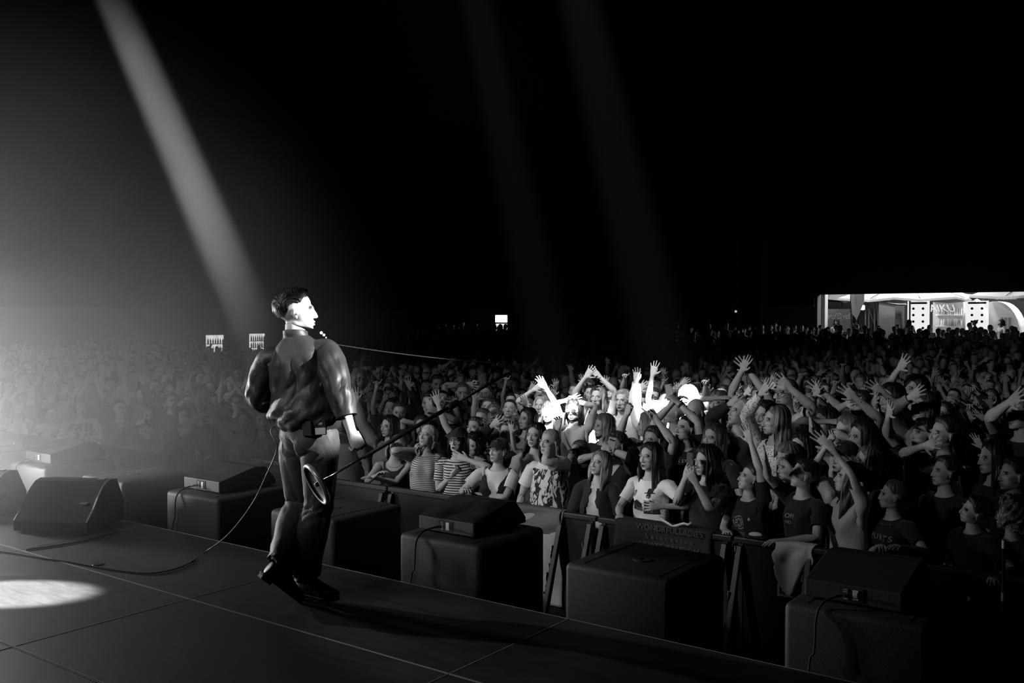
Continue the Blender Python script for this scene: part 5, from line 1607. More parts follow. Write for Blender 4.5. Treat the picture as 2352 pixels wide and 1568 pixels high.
# jackets and other second layers
def overlayer(key, kind, tone, name, open_front=True, loose=.034, pat='plain', keep=None):
    pr = HERO[key]; g = cached((id(LC), kind, loose, 'o'), lambda: garment(LC, kind, loose, .006, 3.0))
    v = skin_verts(morph(g.q + vnormals(g.q, g.f) * .013, *pr['shape']), g.w, pr['Rb'], pr['pos'])
    c = g.v
    val = keep(c) if keep is not None else np.maximum(np.maximum(np.abs(c[:, 0]) - .055 - .05 * ss(1.35, 1.0, c[:, 2]), c[:, 1]), -.0)
    S = clip_mesh(np.concatenate([v, c, g.stripe[:, None]], 1), g.f, [val - .0005])
    me = mesh_np(name, S.v[:, :3], S.f, M['cloth_' + pat], rest=S.v[:, 3:6], stripe=S.v[:, 6])
    return link(name, me, pr['o'], tone=tone)
overlayer('blonde', 'long', .014, 'jacket')
overlayer('hat', 'tank', .012, 'vest', loose=.030, keep=lambda c: np.maximum(c[:, 1], np.abs(c[:, 0]) - (c[:, 2] - 1.22) * .50))

# prints on shirts
pr = HERO['tee']
def ring(cx, cy, rx, ry, n=14, a0=0, a1=2 * PI): return [(cx + rx * math.cos(a0 + (a1 - a0) * k / n), cy + ry * math.sin(a0 + (a1 - a0) * k / n)) for k in range(n)]
fig = [[(-.135, -.10), (-.125, -.015), (-.105, .005), (-.085, -.02), (-.055, .0), (-.015, -.03), (-.005, -.10)], ring(-.088, .048, .019, .026),
       [(.0, -.12), (.010, -.02), (.040, .005), (.060, -.015), (.080, .010), (.125, -.015), (.140, -.12)], ring(.060, .042, .022, .022)]
decal(pr, shape_mesh('print', fig, M['printdark'], .012), 0, 1.305, name='print', lab='black print of two half-length figures')
decal(pr, shape_mesh('print', [ring(-.086, .046, .014, .020), ring(.061, .032, .014, .012)], M['print'], .012), 0, 1.305)['label'] = 'grey faces of the printed figures'
decal(pr, shape_mesh('print', [[(.012, .058), (.108, .060), (.104, .068), (.016, .066)], [(.036, .064), (.088, .064), (.084, .100), (.040, .098)]], M['printdark'], .012), 0, 1.305)['label'] = 'black hat of the printed figure'
decal(pr, text_mesh('lettering', 'HURTS', .045, M['print'], .0004, spacing=1.3), 0, 1.215, name='lettering')
decal(HERO['r2'], text_mesh('lettering', 'HURTS', .060, M['print'], .0004, spacing=1.35), 0, 1.33, name='lettering', lab='pale spaced capital letters')
pr = HERO['circle']
rg = []
for r0, r1 in ((.052, .058), (.034, .038), (.018, .021)):
    for k in range(20):
        if (k + int(r0 * 1000)) % 5 == 0: continue
        a, b = 2 * PI * k / 20, 2 * PI * (k + 1) / 20
        rg.append([(r0 * math.cos(a), r0 * math.sin(a)), (r1 * math.cos(a), r1 * math.sin(a)), (r1 * math.cos(b), r1 * math.sin(b)), (r0 * math.cos(b), r0 * math.sin(b))])
for k in range(9):
    a = k * 2.4; rg.append([(.02 * math.cos(a), .02 * math.sin(a)), (.03 * math.cos(a + .2), .03 * math.sin(a + .2)), (.045 * math.cos(a + .1), .045 * math.sin(a + .1)), (.028 * math.cos(a - .1), .028 * math.sin(a - .1))])
rg += [[(-.055, -.085 - .012 * k), (.055, -.085 - .012 * k), (.055, -.088 - .012 * k), (-.055, -.088 - .012 * k)] for k in range(3)]
q = decal(pr, shape_mesh('print', rg, M['print'], .02), 0, 1.29, lab='round line-drawn print'); q['kind'] = 'stuff'
decal(HERO['bun'], text_mesh('lettering', 'OM', .050, M['print'], .0004), -.02, 1.335, name='lettering', lab='pale letters OM')
decal(HERO['bun'], text_mesh('lettering', 'ND', .034, M['print'], .0004), -.03, 1.285, name='lettering', lab='pale letters ND')
decal(HERO['bun'], text_mesh('lettering', 'NEW', .034, M['print'], .0004), -.02, 1.13, name='lettering', lab='pale letters NEW')
decal(HERO['openmouth'], text_mesh('lettering', 'b.cK ST', .036, M['printwhite'], .0004, spacing=1.3), 0, 1.385, name='lettering', lab='scattered white letters at the neckline')
pr = HERO['capm']
bm = bmesh.new(); rr = [[bm.verts.new((a * math.cos(t), 0, b * math.sin(t))) for t in (2 * PI * k / 20 for k in range(20))] for a, b in ((.026, .013), (.020, .009))]
for k in range(20): bm.faces.new((rr[0][k], rr[0][(k + 1) % 20], rr[1][(k + 1) % 20], rr[1][k]))
v0 = [bm.verts.new(p) for p in ((-.02, 0, -.002), (.02, 0, -.002), (.02, 0, .002), (-.02, 0, .002))]; bm.faces.new(v0)
me = bm_mesh('emblem', bm, M['printwhite']); v = coords(me) @ rotm((1, 0, 0), -.75).T + (0, -.088, 1.762); set_coords(me, on_skull(v, pr['Rb'], pr['pos'])); link('emblem', me, pr['o'])

# phones
phone(HERO['phone_f'], 'R', 'dark phone with a light oval rim held by the black-topped person', M['wedge'], 'col')
phone(HERO['phonem'], 'R', 'pale phone with a lens bar, held by the open-collared shirt', M['print'], 'bar')
phone(HERO['phone1'], 'L', 'white phone with three lenses lifted above the finely striped tee', M['white'], 3)
phone(HERO['phone2'], 'R', 'grey phone with a column of lenses left of the white phone', M['print'], 'col')
phone(HERO['openmouth'], 'L', 'pale phone held overhead in the light pool by a shouting person', M['print'], 1)
phone(HERO['phone3'], 'R', 'pale phone with three stacked lenses right of the light pool', M['print'], 'col')
phone(HERO['phone4'], 'R', 'dark phone hiding a face near the black cap', M['rubber'], 3)
phone(HERO['phone5'], 'R', 'dark upright phone among the raised hands at right', M['rubber'], 3)
phone(HERO['l4'], 'R', 'grey phone held low in the left haze', M['print'], 1)

# ---- the rest of the crowd: one person of each kind, then copies
rng = random.Random(7)
def variant(i):
    r = random.Random(100 + i)
    fem = 1 if r.random() < .58 else 0
    hair = r.choice(['long', 'mid', 'bob', 'wavy', 'tied', 'curly', 'fringe', 'bun'] if fem else ['short', 'crop', 'quiff', 'short', 'crop', 'mid'])
    shirt = r.choice(['tee', 'tee', 'long', 'tee', 'hood', 'tank'] if fem else ['tee', 'tee', 'long', 'hood'])
    up = i % 3 != 2
    kind = i % 6
    arms = {}
    def raised(sg, hand='open'):
        return dict(t=(sg * r.uniform(.02, .34), r.uniform(-.55, -.22), r.uniform(1.66, 1.96)), hand=hand, palm=(r.uniform(-.3, .3), -1, .1), jit=r.uniform(-.1, .1), spread=r.uniform(0, .09))
    desc = ''
    if kind == 0: arms = dict(L=raised(1, r.choice(['open', 'wide', 'relax'])), R=raised(-1, 'open')); desc = 'both arms raised'
    elif kind in (1, 4): s_ = r.choice('LR'); arms = {s_: raised(1 if s_ == 'L' else -1, r.choice(['wide', 'open', 'point', 'relax']))}; desc = ('left' if s_ == 'L' else 'right') + ' arm raised'
    elif kind == 3: arms = dict(L=dict(t=(.05, -.30, 1.42), hand='flat', palm=(-1, 0, 0)), R=dict(t=(-.05, -.30, 1.42), hand='flat', palm=(1, 0, 0))); desc = 'hands clapping'
    elif kind == 2: desc = 'arms down'
    else: desc = 'standing still'
    P = dict(heading=0, lean=(r.uniform(0, .1), r.uniform(-.08, .08)), headfree=r.uniform(-.25, .25), head=(0, r.uniform(-.02, .28), r.uniform(-.12, .12)), arms=arms, twist=r.uniform(-.2, .2))
    return dict(i=i, fem=fem, hair=hair, shirt=shirt, desc=desc, P=P, pose=pose(P), up=bool(arms) and kind != 3, seed=i, slim=r.uniform(.85, 1.15), wide=r.uniform(.95, 1.1))
VARS = [variant(i) for i in range(30)]
def var_mesh(V, bodyL, clothL, tag):
    Rb, pos = V['pose']
    v = skin_verts(morph(bodyL.v, V['fem'], V['slim'], 1, V['wide']), bodyL.W, Rb, pos)
    bme = mesh_np('person', v, bodyL.f, M['skin'], rest=bodyL.v)
    lo = .016 if V['fem'] else .026
    g = cached((id(clothL), V['shirt'], lo, V['seed'] % 3), lambda: garment(clothL, V['shirt'], lo, .005, V['seed'] % 3))
    pat = ['plain', 'plain', 'plain', 'splash', 'plain', 'plaid', 'plain', 'stripe', 'plain'][V['i'] % 9]
    cme = mesh_np('shirt', skin_verts(morph(g.q, V['fem'], max(1, V['slim']), 1, V['wide']), g.w, Rb, pos), g.f, M['cloth_' + pat], rest=g.v + (0 if pat == 'splash' else V['i'] % 5), stripe=g.stripe)
    hv, hf, uv = cached(('hairm', V['hair'], V['seed'] % 3), lambda: hair_mesh(V['hair'], V['seed'] % 3 * 1.7, 34, 16))
    hme = mesh_np('hair', on_skull(hv, Rb, pos), hf, M['hair'], rest=uv)
    return bme, cme, hme, pat

taken = [(p['c'][0], p['c'][1]) for p in HERO.values()]
guard = [(*pix(p['c']), p['c'][0] * FWD[0] + p['c'][1] * FWD[1]) for p in HERO.values()]
for p in HERO.values():
    for T in p['T'].values():
        if T[2] > 1.5: guard.append((*pix(T), T[0] * FWD[0] + T[1] * FWD[1]))
def ground(x, y):
    if y < 22: return 0.0
    return (y - 22) / 18 * .95
cand = []
Y = 8.05
row = 0
while Y < YB - 1.5:
    x0 = Y * math.tan(YAW - math.pi / 2 + 0) if False else None
    # extent of the view at this row
    l = at_y(-60, 900, Y)[0]; r = at_y(2412, 900, Y)[0]
    l = max(l, XL + .5)
    step = .52 if Y < 13 else (.56 if Y < 20 else .66)
    if Y > 22: l = max(l, -25.5 - (Y - 22) * .4)
    x = l + rng.uniform(0, step)
    while x < r:
        cand.append((x + rng.uniform(-.14, .14), Y + rng.uniform(-.14, .14), row)); x += step * rng.uniform(.85, 1.25)
    Y += .50 if Y < 13 else (.60 if Y < 20 else .8); row += 1
pts = []
for x, y, rw in cand:
    if any((x - a) ** 2 + (y - b) ** 2 < .38 ** 2 for a, b in taken): continue
    d = x * FWD[0] + y * FWD[1]
    if y < 11:
        hp_ = pix((x, y, 1.60)); hp2 = pix((x, y, 1.78))
        w_ = .14 * FPX / d
        if any(gd > d + .1 and abs(gx - hp_[0]) < w_ + 12 and hp2[1] - 14 < gy < hp_[1] + 60 for gx, gy, gd in guard): continue
    pts.append((d, x, y, rw))
pts.sort()
n_near = 300 - len(HERO) - 1
near, far = pts[:n_near], pts[n_near:]
print('crowd', len(near), len(far), time.time() - T0)
protos = []
for V in VARS:
    bme, cme, hme, pat = var_mesh(V, LM, LMC, 'm')
    V['pat'] = pat
    o = link('person', bme, tone=.4, mouth=float(V['i'] % 3 == 0), browdark=1.0, legs=1.0, beard=0.0 if V['fem'] else (.5 if V['i'] % 4 == 0 else 0.0))
    c = link('shirt', cme, o, tone=.03); hr = link('hair', hme, o, tone=.04)
    protos.append([o, c, hr, False])
SHORT = dict(r3='sideways-tilted face', r2='capital-lettered tee', r1='pale tee with both arms up', bun='OM-lettered tee', circle='round print tee', phone_f='phone at the barrier', tee='two-figure tee', blonde='cropped top', hat='black vest', stripe='bold stripes',
    thin='fine stripes', tank='sleeveless top', lefta='pale jacket', bag='reaching hooded top', beard='shoulder straps', l4='low phone', l5='grey scarf', l6='clapping grey top', l7='printed pale tee', l8='pointing white tee', l9='white hooded top', l10='pale jumper', glassesf='dark cardigan',
    phonem='open collar', twoarm='two bare arms', hoodf='pale hoodie', splash='dripping print', bigarm='strong bare arm', blackdress='curled-collar coat', denim='denim sleeve', phone2='column-lens phone', phone1='white phone', longarm='arm stretched left', smile='bright white tee', grim='pale jacket in the light',
    sleeve='watch arm', tallhand='highest spread hand', openmouth='overhead phone', phone3='three-lens phone', bighand='spread hand', smile2='net top', lace='lace blouse', tallm='tall white shirt', handsup='joined hands', capm='black cap', surfer='pale open shirt', phone4='dark phone', phone5='upright dark phone', twoh='wristbanded hands',
    bigr='large spread hand', armr='bare forearm', ruf='ruffled sleeve', thinarm='slim arm', joined='clasped hands', reachl='dark reaching jacket', whitel='white tee in the smoke', elder='glasses by the singer', shortl='dark cap in the haze', round='folded dark top', man10='short-haired dark tee', bald='dark collar')
refs = [(HERO[k]['c'][0], HERO[k]['c'][1], s_) for k, s_ in SHORT.items()]
used_labels = set()
TONES = [(.012, 'black'), (.03, 'dark'), (.02, 'black'), (.06, 'dark grey'), (.18, 'grey'), (.4, 'pale'), (.015, 'black'), (.04, 'dark'), (.65, 'white'), (.1, 'mid-grey')]
GN = dict(tee='tee', long='long-sleeved top', hood='hooded top', tank='sleeveless top')
for n, (d, x, y, rw) in enumerate(near):
    i = rng.randrange(len(VARS)); V = VARS[i]
    if not V['up'] and y < 13.5 and rng.random() < .7: i = (i // 6) * 6 + rng.choice((0, 1, 4)); V = VARS[i]

    o, c, hr, usd = protos[i]
    if usd:
        o = o.copy(); c = c.copy(); hr = hr.copy(); c.parent = o; hr.parent = o
        for q in (o, c, hr): COL.objects.link(q)
    else: protos[i][3] = True
    hgt = rng.gauss(1.67 if V['fem'] else 1.79, .06); s = hgt / 1.785
    o.location = (x, y, ground(x, y)); o.scale = (s, s, s); o.rotation_euler = (0, 0, facing(SING[0] - x, SING[1] - y) + rng.uniform(-.25, .25))
    tn, tname = TONES[rng.randrange(len(TONES))]
    o['tone'] = rng.uniform(.32, .48); c['tone'] = tn; hr['tone'] = rng.choice([.012, .03, .03, .07, .2, .4] if V['fem'] else [.012, .03, .05, .1])
    o['category'] = 'person'; o['group'] = 'concert crowd'
    pn = {'plain': '', 'splash': 'printed ', 'plaid': 'checked ', 'stripe': 'striped '}[V['pat']]
    rs = sorted(refs, key=lambda q: (q[0] - x) ** 2 + ((q[1] - y) * .8) ** 2)
    done = False
    for q in rs[:12]:
        rel = 'behind' if y - q[1] > .35 else 'beside'
        if y - q[1] > 1.8: rel = 'well behind'
        if y - q[1] > 3.5: rel = 'far behind'
        if y - q[1] < -.35: rel = 'in front of'
        lab = f"person in {tname} {pn}{GN[V['shirt']]}, {V['desc']}, {rel} the {q[2]}"
        if lab not in used_labels and len(lab.split()) <= 16: used_labels.add(lab); done = True; break
    if not done: lab = f"person in {tname} {pn}{GN[V['shirt']]}, {V['desc']}, deep among the crowd"
    o['label'] = lab
for o, c, hr, usd in protos:
    if not usd:
        for q in (c, hr, o): bpy.data.objects.remove(q)

# the crowd beyond: one mass
far = far[:2100] if len(far) > 2100 else far
VV = []; FF = []; TT = []; off = 0
FV = []
for V in VARS:
    Rb, pos = V['pose']
    rv = morph(LF.v, V['fem'], V['slim'], 1, V['wide'])
    vn_ = vnormals(LF.v, LF.f)
    x, y, z = LF.v.T; ax = np.abs(x)
    hair = ((z > 1.735) | ((z > 1.60) & (y > .015 + (z < 1.68) * .02))) & (ax < .1)
    if V['fem']: hair |= (z > 1.50) & (y > .02) & (ax < .09)
    sl = {'tee': .34, 'long': .68, 'hood': .68, 'tank': .14}[V['shirt']]
    sh = (z < 1.48) & (ax < sl) & ~((ax > .0) & (z > 1.465) & (ax < .07))
    rv = rv + vn_ * (np.where(hair, .028 if V['fem'] else .014, 0) + np.where(sh, .014, 0))[:, None]
    FV.append((skin_verts(rv, LF.W, Rb, pos), hair, sh))
for d, x, y, rw in far:
    i = rng.randrange(len(VARS)); V = VARS[i]; v, hair, sh = FV[i]
    if y > 25 and V['up'] and rng.random() < (.8 if y < 33 else 1): i = (i // 6) * 6 + 2; V = VARS[i]; v, hair, sh = FV[i]
    s = rng.gauss(1.67 if V['fem'] else 1.79, .06) / 1.785
    a = facing(SING[0] - x, SING[1] - y) + rng.uniform(-.3, .3)
    w_ = (v * s) @ rotm((0, 0, 1), a).T + (x, y, ground(x, y))
    t = np.full(len(v), rng.uniform(.32, .46)); t[hair] = rng.choice([.012, .03, .03, .08, .25]); t[sh] = TONES[rng.randrange(len(TONES))][0]
    VV.append(w_); FF.append(LF.f + off); TT.append(t); off += len(v)
m_, nt, b = new_mat('distant_people')
a = attr(nt, 'stripe'); nt.links.new(a.outputs['Fac'], b.inputs['Base Color']); b.inputs['Roughness'].default_value = .75
me = mesh_np('crowd', np.concatenate(VV), np.concatenate(FF), m_, stripe=np.concatenate(TT))
link('crowd', me, kind='stuff', label='packed standing crowd filling the dark hall behind the nearer people', category='crowd')
print('crowd done', len(me.polygons), time.time() - T0)

# ------------------------------------------------------------------ the singer
LS = make_lod(_fine, .13, (2.0, 1.2, 1.8, .6)); LS.W = weights(LS.v)
_m = eval_mesh(_fine, [('DECIMATE', dict(ratio=.30))]); LSC = Lod(); LSC.v = coords(_m); LSC.f = tris_of(_m)
hF = facing(FWD[0], FWD[1])
S0 = np.array(SING)
hp_w = at_depth(708, 993, 5.58)
an_l = at_depth(645, 1305, 5.46); an_r = at_depth(704, 1352, 5.60)
Sc = 1.84 / 1.785
def loc_(p): return (np.array(p) - S0) / Sc
an_r[2] = SH + .115
D_ROD = unit(R3 * .775 + np.array((0, 0, .425)) + F3 * .47)
GRIP = at_depth(829, 1053, 5.34)
a_h = unit(np.array((0, 0, -.86)) + R3 * .5 - F3 * .02); a_h = unit(a_h - D_ROD * D_ROD.dot(a_h))
p_h = np.cross(D_ROD, a_h)
P = dict(heading=hF - R(38), twist=R(34), lean=(-.03, .165), slope=.20, headfree=hF - R(80), head=(0, .06, .0),
         hipshift=loc_(hp_w) - np.array((0, 0, .95)) + np.array((0, 0, 0.0)),
         arms=dict(R=dict(t=loc_(GRIP - a_h * .085 - p_h * .030), palm=p_h, hand='fist', hdir=tuple((a_h * 6).tolist()), pole=R3 * .15 - F3 * 1.0 + np.array((0, 0, -.1))),
                   L=dict(t=loc_(S0 + np.array((0, 0, 1.17)) + F3 * .26 - R3 * .05), palm=-F3, hand='grip', pole=-R3 * 1.0 + np.array((0, 0, -.5)) - F3 * .15)),
         legs=dict(L=dict(ankle=loc_(an_l), dir=R3 * .60 + F3 * .35, knee=R3 * .10 + F3 * 1.0, pitch=R(42)), R=dict(ankle=loc_(an_r), dir=R3 * .78 - F3 * .40, knee=R3 * .3 + F3 * .9)))
HAND['fist'] = (1.38, 1.50, .95)
HAND['open'] = (.10, .12, 0)
Rb, pos = pose(P)
pos['head'] = pos['head'] - Rb['neck'] @ np.array((0, 0, .016)); HK_ = HEADK; HEADK = 1.07
v = skin_verts(LS.v, LS.W, Rb, pos)
sg_ = link('person', mesh_np('person', v, LS.f, M['skin'], rest=LS.v), loc=S0, label='singer on the stage in black shirt and dark trousers, holding a tilted microphone stand', category='person', tone=.56, mouth=0.0, browdark=1.0, legs=0.0, beard=.35)
sg_.scale = (Sc, Sc, Sc)
def posed(S, name, mat, tone=None, parent=None, extra=None):
    v = skin_verts(S.q, S.w, Rb, pos)
    o = link(name, mesh_np(name, v, S.f, mat, rest=S.v, stripe=S.stripe), parent or sg_)
    if tone is not None: o['tone'] = tone
    return o, v
# shirt: blouses over the belt, folds run from the neck and gather at the right waist
g = garment(LSC, 'rolled', .024, 0, 0)
q = g.q.copy(); x, y, z = g.v.T; ax = np.abs(x)
arm = ss(.16, .24, ax) * (z > 1.2)
nrm = vnormals(q, g.f)
c0 = np.stack([x * 0, x * 0 + .012, q[:, 2]], 1); rad = q - c0; rad[:, 2] = 0; rr = np.linalg.norm(rad, axis=1) + 1e-9; ru = rad / rr[:, None]
bl = (.046 * np.exp(-((z - 1.07) / .075) ** 2) - .034 * ss(1.02, .93, z)) * (1 - arm)
q += ru * bl[:, None]
def sharp(t, p=2.0): return np.abs(np.sin(t)) ** p * 2 - 1
lat, dep = -x, z          # lat > 0: his right, on the right of the picture
flow = np.arctan2(lat + .02, 1.60 - z)
f1 = sharp(flow * 12 + 1.6 * np.sin(z * 9) + .4, .8) * ss(1.42, 1.25, z)
f2 = sharp((lat * .9 - (z - 1.0) * 1.0) * 26 + 1.2 * np.sin(lat * 14), .8) * ss(1.36, 1.15, z)
f3 = sharp((z * 1.0 + lat * .35) * 42 + 1.5 * np.sin(lat * 22), .7) * np.exp(-((z - 1.02) / .06) ** 2)
back = ss(-.02, .05, y)
fold = (.0075 * f1 + .0085 * f2 * (.4 + .6 * ss(-.1, .12, lat)) + .006 * f3) * (1 - arm)
fa = sharp((ax * 1.0 + (z - 1.42) * 1.4) * 24 + 1.2 * np.sin(y * 30), .8) * ss(.17, .30, ax) * .0055 + sharp(np.arctan2(y - .02, z - 1.42) * 3 + ax * 8, .8) * .004 * ss(.2, .3, ax)
fold = fold + fa * arm * (1 - .8 * ss(.54, .58, ax))
bd = boundary(g.f, len(q))
q += nrm * np.where(bd, 0, fold)[:, None]
# the rolled cuff stands proud of the sleeve
cuff = ss(.548, .552, ax) * arm
cc = np.stack([q[:, 0], x * 0 + .012, x * 0 + 1.424], 1); rc = q - cc; rc[:, 0] = 0
q += rc / (np.linalg.norm(rc, axis=1, keepdims=True) + 1e-9) * (cuff * .006)[:, None]
g.q = laplace(q, g.f, 2, .4, fixed=bd)
shirt, sv = posed(g, 'shirt', M['satin'], .028)
shirt['label'] = 'loose black satin shirt with rolled sleeves'
# collar
bm = bmesh.new(); n = 36; rr = []
for rz, k, dz in ((1.468, 1.16, 0), (1.500, 1.14, 0), (1.522, 1.10, 0), (1.526, 1.05, 0), (1.505, 1.03, 0), (1.475, 1.05, 0)):
    row = []
    for i in range(n):
        t = 2 * PI * i / n; fx, fy = math.sin(t), -math.cos(t)
        row.append(bm.verts.new((.064 * k * fx, .020 + .063 * k * fy, rz + .010 * math.cos(t) * -1 + .004)))
    rr.append(row)
for a_, b_ in zip(rr, rr[1:]):
    for i in range(n):
        if i in (0, n - 1): continue
        bm.faces.new((a_[i], a_[(i + 1) % n], b_[(i + 1) % n], b_[i]))
me = bm_mesh('collar', bm, M['satin'], smooth=True); cv = coords(me)
wv = weights(cv); set_coords(me, skin_verts(cv, wv, Rb, pos)); at_ = me.attributes.new('rest', 'FLOAT_VECTOR', 'POINT'); at_.data.foreach_set('vector', cv.astype('f').ravel())
link('collar', me, shirt, tone=.028)
# trousers
g = garment(LSC, 'trousers', .022, 0, 0)
q = g.q.copy(); x, y, z = g.v.T
nrm = vnormals(q, g.f)
kn = np.exp(-((z - .50) / .12) ** 2); an = np.exp(-((z - .17) / .10) ** 2); seat = np.exp(-((z - .86) / .09) ** 2)
f = .006 * kn * sharp(z * 40 + 3 * np.sin(np.abs(x) * 30), .7) + .005 * an * sharp(z * 30 + 2 * y * 20, .7) + .005 * seat * sharp(z * 36 + x * 22 + 2 * np.sin(y * 12), .7)
f += .005 * sharp(np.arctan2(y, np.abs(x) - .1) * 2.0 + z * 5, .8) * ss(.95, .75, z)
bd = boundary(g.f, len(q)); q += nrm * np.where(bd, 0, f)[:, None]
g.q = laplace(q, g.f, 2, .4, fixed=bd)
tr, tv = posed(g, 'trousers', M['twill'], .045)
# belt
bm = bmesh.new(); rr = []
for zz, k in ((.985, 1.0), (.985, 1.03), (1.018, 1.03), (1.018, 1.0)):
    rr.append([bm.verts.new((.186 * k * math.sin(t), .012 - .133 * k * math.cos(t), zz)) for t in (2 * PI * i / 40 for i in range(40))])
for k in range(4):
    a_, b_ = rr[k], rr[(k + 1) % 4]
    for i in range(40): bm.faces.new((a_[i], a_[(i + 1) % 40], b_[(i + 1) % 40], b_[i]))
me = bm_mesh('belt', bm, M['rubber'], smooth=True); cv = coords(me); set_coords(me, skin_verts(cv, weights(cv), Rb, pos)); link('belt', me, tr)
# back pocket seams
for sx in (1, -1):
    pass
# hair
hv, hf, uv = hair_mesh('slick', .4, 120, 60)
hr = link('hair', mesh_np('hair', on_skull(hv, Rb, pos), hf, M['hair'], rest=uv), sg_, tone=.018)
hr['label'] = 'dark hair combed back'
# ear pieces
for s in (1, -1):
    bm = bmesh.new(); bmesh.ops.create_uvsphere(bm, u_segments=12, v_segments=8, radius=.007, matrix=Matrix.Translation((s * .077, -.002, 1.655)))
    me = bm_mesh('ear_piece', bm, M['white'], smooth=True); set_coords(me, on_skull(coords(me), Rb, pos)); link('ear_piece', me, sg_)
HEADK = HK_
# shoes
for s, sg in (('L', 1), ('R', -1)):
    bm = bmesh.new()
    X, Z = (1, 0, 0), (0, 0, 1)
    add_tube(bm, [((sg * (.10 + o_), y_, z_), (a_, b_), X, Z) for y_, z_, a_, b_, o_ in ((.095, .045, .024, .030, 0), (.088, .055, .038, .048, 0), (.04, .062, .044, .058, 0), (-.02, .058, .044, .052, 0), (-.07, .045, .048, .038, .004), (-.12, .036, .052, .030, .008), (-.165, .032, .044, .024, .010), (-.195, .028, .024, .018, .008))], 24)
    me = bm_mesh('shoe', bm, M['black'], smooth=True)
    def put(cv): return (cv - REST['foot' + s]) @ Rb['foot' + s].T + pos['foot' + s]
    set_coords(me, put(coords(me))); sh_ = link('shoe', me, sg_)
    bm = bmesh.new()
    out = [(.034, .100), (.046, .05), (.043, .0), (.052, -.07), (.058, -.125), (.044, -.178), (.010, -.205), (-.020, -.195), (-.038, -.150), (-.046, -.08), (-.040, 0), (-.044, .06), (-.032, .100), (0, .108)]
    prism(bm, [(sg * (.104 + a_ * 1.0), b_) for a_, b_ in out], -.002, .010, 'z')
    prism(bm, [(sg * (.104 + a_ * .95), b_) for a_, b_ in ((.036, .098), (.044, .03), (-.042, .03), (-.034, .098))], -.020, -.001, 'z')
    me = bm_mesh('sole', bm, M['rubber'], bevel=.002); set_coords(me, put(coords(me) + (0, 0, .0))); link('sole', me, sh_)
# radio packs at the right back of the belt
def pack(name, cx, ang, z0, w, h, d, mat, lab=None):
    bm = bmesh.new(); box(bm, -w / 2, w / 2, 0, d, 0, h); me = bm_mesh(name, bm, mat, bevel=.004)
    Rz = rotm((0, 0, 1), ang - R(30))
    r_ = (.192 * math.sin(ang) * -1, .012 + .142 * math.cos(ang), z0)
    cv = coords(me) @ Rz.T + r_
    set_coords(me, (cv - REST['pelvis']) @ Rb['pelvis'].T + pos['pelvis']); o = link(name, me, sg_)
    if lab: o['label'] = lab
    return o, Rz, r_
def pack_part(par, name, b, mat, Rz, r_, bevel=.001):
    bm = bmesh.new(); box(bm, *b); me = bm_mesh(name, bm, mat, bevel=bevel); cv = coords(me) @ Rz.T + r_
    set_coords(me, (cv - REST['pelvis']) @ Rb['pelvis'].T + pos['pelvis']); return link(name, me, par)
o1, Rz1, r1_ = pack('radio_pack', 0, R(68), .945, .062, .088, .024, M['rubber'], 'black belt pack with pale lower panel')
pack_part(o1, 'pale_panel', (-.029, .029, .0245, .0275, .004, .040), M['white'], Rz1, r1_)
pack_part(o1, 'display', (-.014, .010, .0245, .0275, .056, .070), M['print'], Rz1, r1_)
pack_part(o1, 'aerial', (.018, .024, .008, .014, .085, .150), M['rubber'], Rz1, r1_)
o2, Rz2, r2_ = pack('radio_pack', 0, R(44), .945, .060, .080, .022, M['rubber'], 'plain black belt pack')
# ------------------------------------------------------------------ microphone stand in his hand
def axis_obj(name, lab, cat, origin, D, up=None):
    o = bpy.data.objects.new(name, None); COL.objects.link(o)
    D = unit(D); u = unit(np.cross(D, (0, 0, 1) if up is None else up)); w_ = np.cross(u, D)
    Mx = Matrix(np.stack([u, w_, D], 1).tolist()).to_4x4(); Mx.translation = Vector(origin); o.matrix_world = Mx
    o['label'] = lab; o['category'] = cat; return o
BASE = GRIP - D_ROD * .285
ms = axis_obj('microphone_stand', 'round-based straight microphone stand tilted up in the singer\'s hand', 'microphone stand', BASE, D_ROD)
bm = bmesh.new(); rg_ = lathe(bm, [(.016, .030), (.030, .026), (.050, .016), (.100, .012), (.117, .010), (.1225, .004), (.1230, -.006), (.118, -.012), (.110, -.008), (.104, .002), (.050, .007), (.014, .012), (.0135, -.004)], 48)
bm.faces.new(rg_[0]); bm.faces.new(rg_[-1][::-1])
bs = link('base', bm_mesh('base', bm, M['darkmetal'], smooth=True), ms)
bm = bmesh.new(); rg_ = lathe(bm, [(.108, -.0105), (.1135, -.0145), (.1205, -.0120), (.1250, -.005), (.1252, .004), (.1205, .0115), (.112, .0125)], 48); link('rim', bm_mesh('rim', bm, plain('polished_rim', .62, .34, metal=.55), smooth=True), bs)
bm = bmesh.new(); lathe(bm, [(.001, -.012), (.010, -.012), (.012, -.008), (.012, .004)], 10); link('nut', bm_mesh('nut', bm, M['steel']), bs)
link('lower_tube', tube('lower_tube', [(0, 0, .01), (0, 0, .40)], .0068, M['chrome'], 14), ms)
L1_ = 1.36
link('upper_tube', tube('upper_tube', [(0, 0, .30), (0, 0, .92)], .0125, M['black'], 16), ms)
link('extension_tube', tube('extension_tube', [(0, 0, .90), (0, 0, L1_)], .0082, M['black'], 14), ms)
bm = bmesh.new(); lathe(bm, [(.012, .89), (.019, .895), (.021, .91), (.021, .955), (.017, .965), (.008, .968)], 18); link('clutch', bm_mesh('clutch', bm, M['darkmetal'], smooth=True), ms)
bm = bmesh.new(); lathe(bm, [(.0150, .0), (.0165, .0), (.0165, .018), (.0150, .018)], 18, (0, 0, .885)); link('clutch_ring', bm_mesh('clutch_ring', bm, M['steel']), ms)
TIP = BASE + D_ROD * L1_
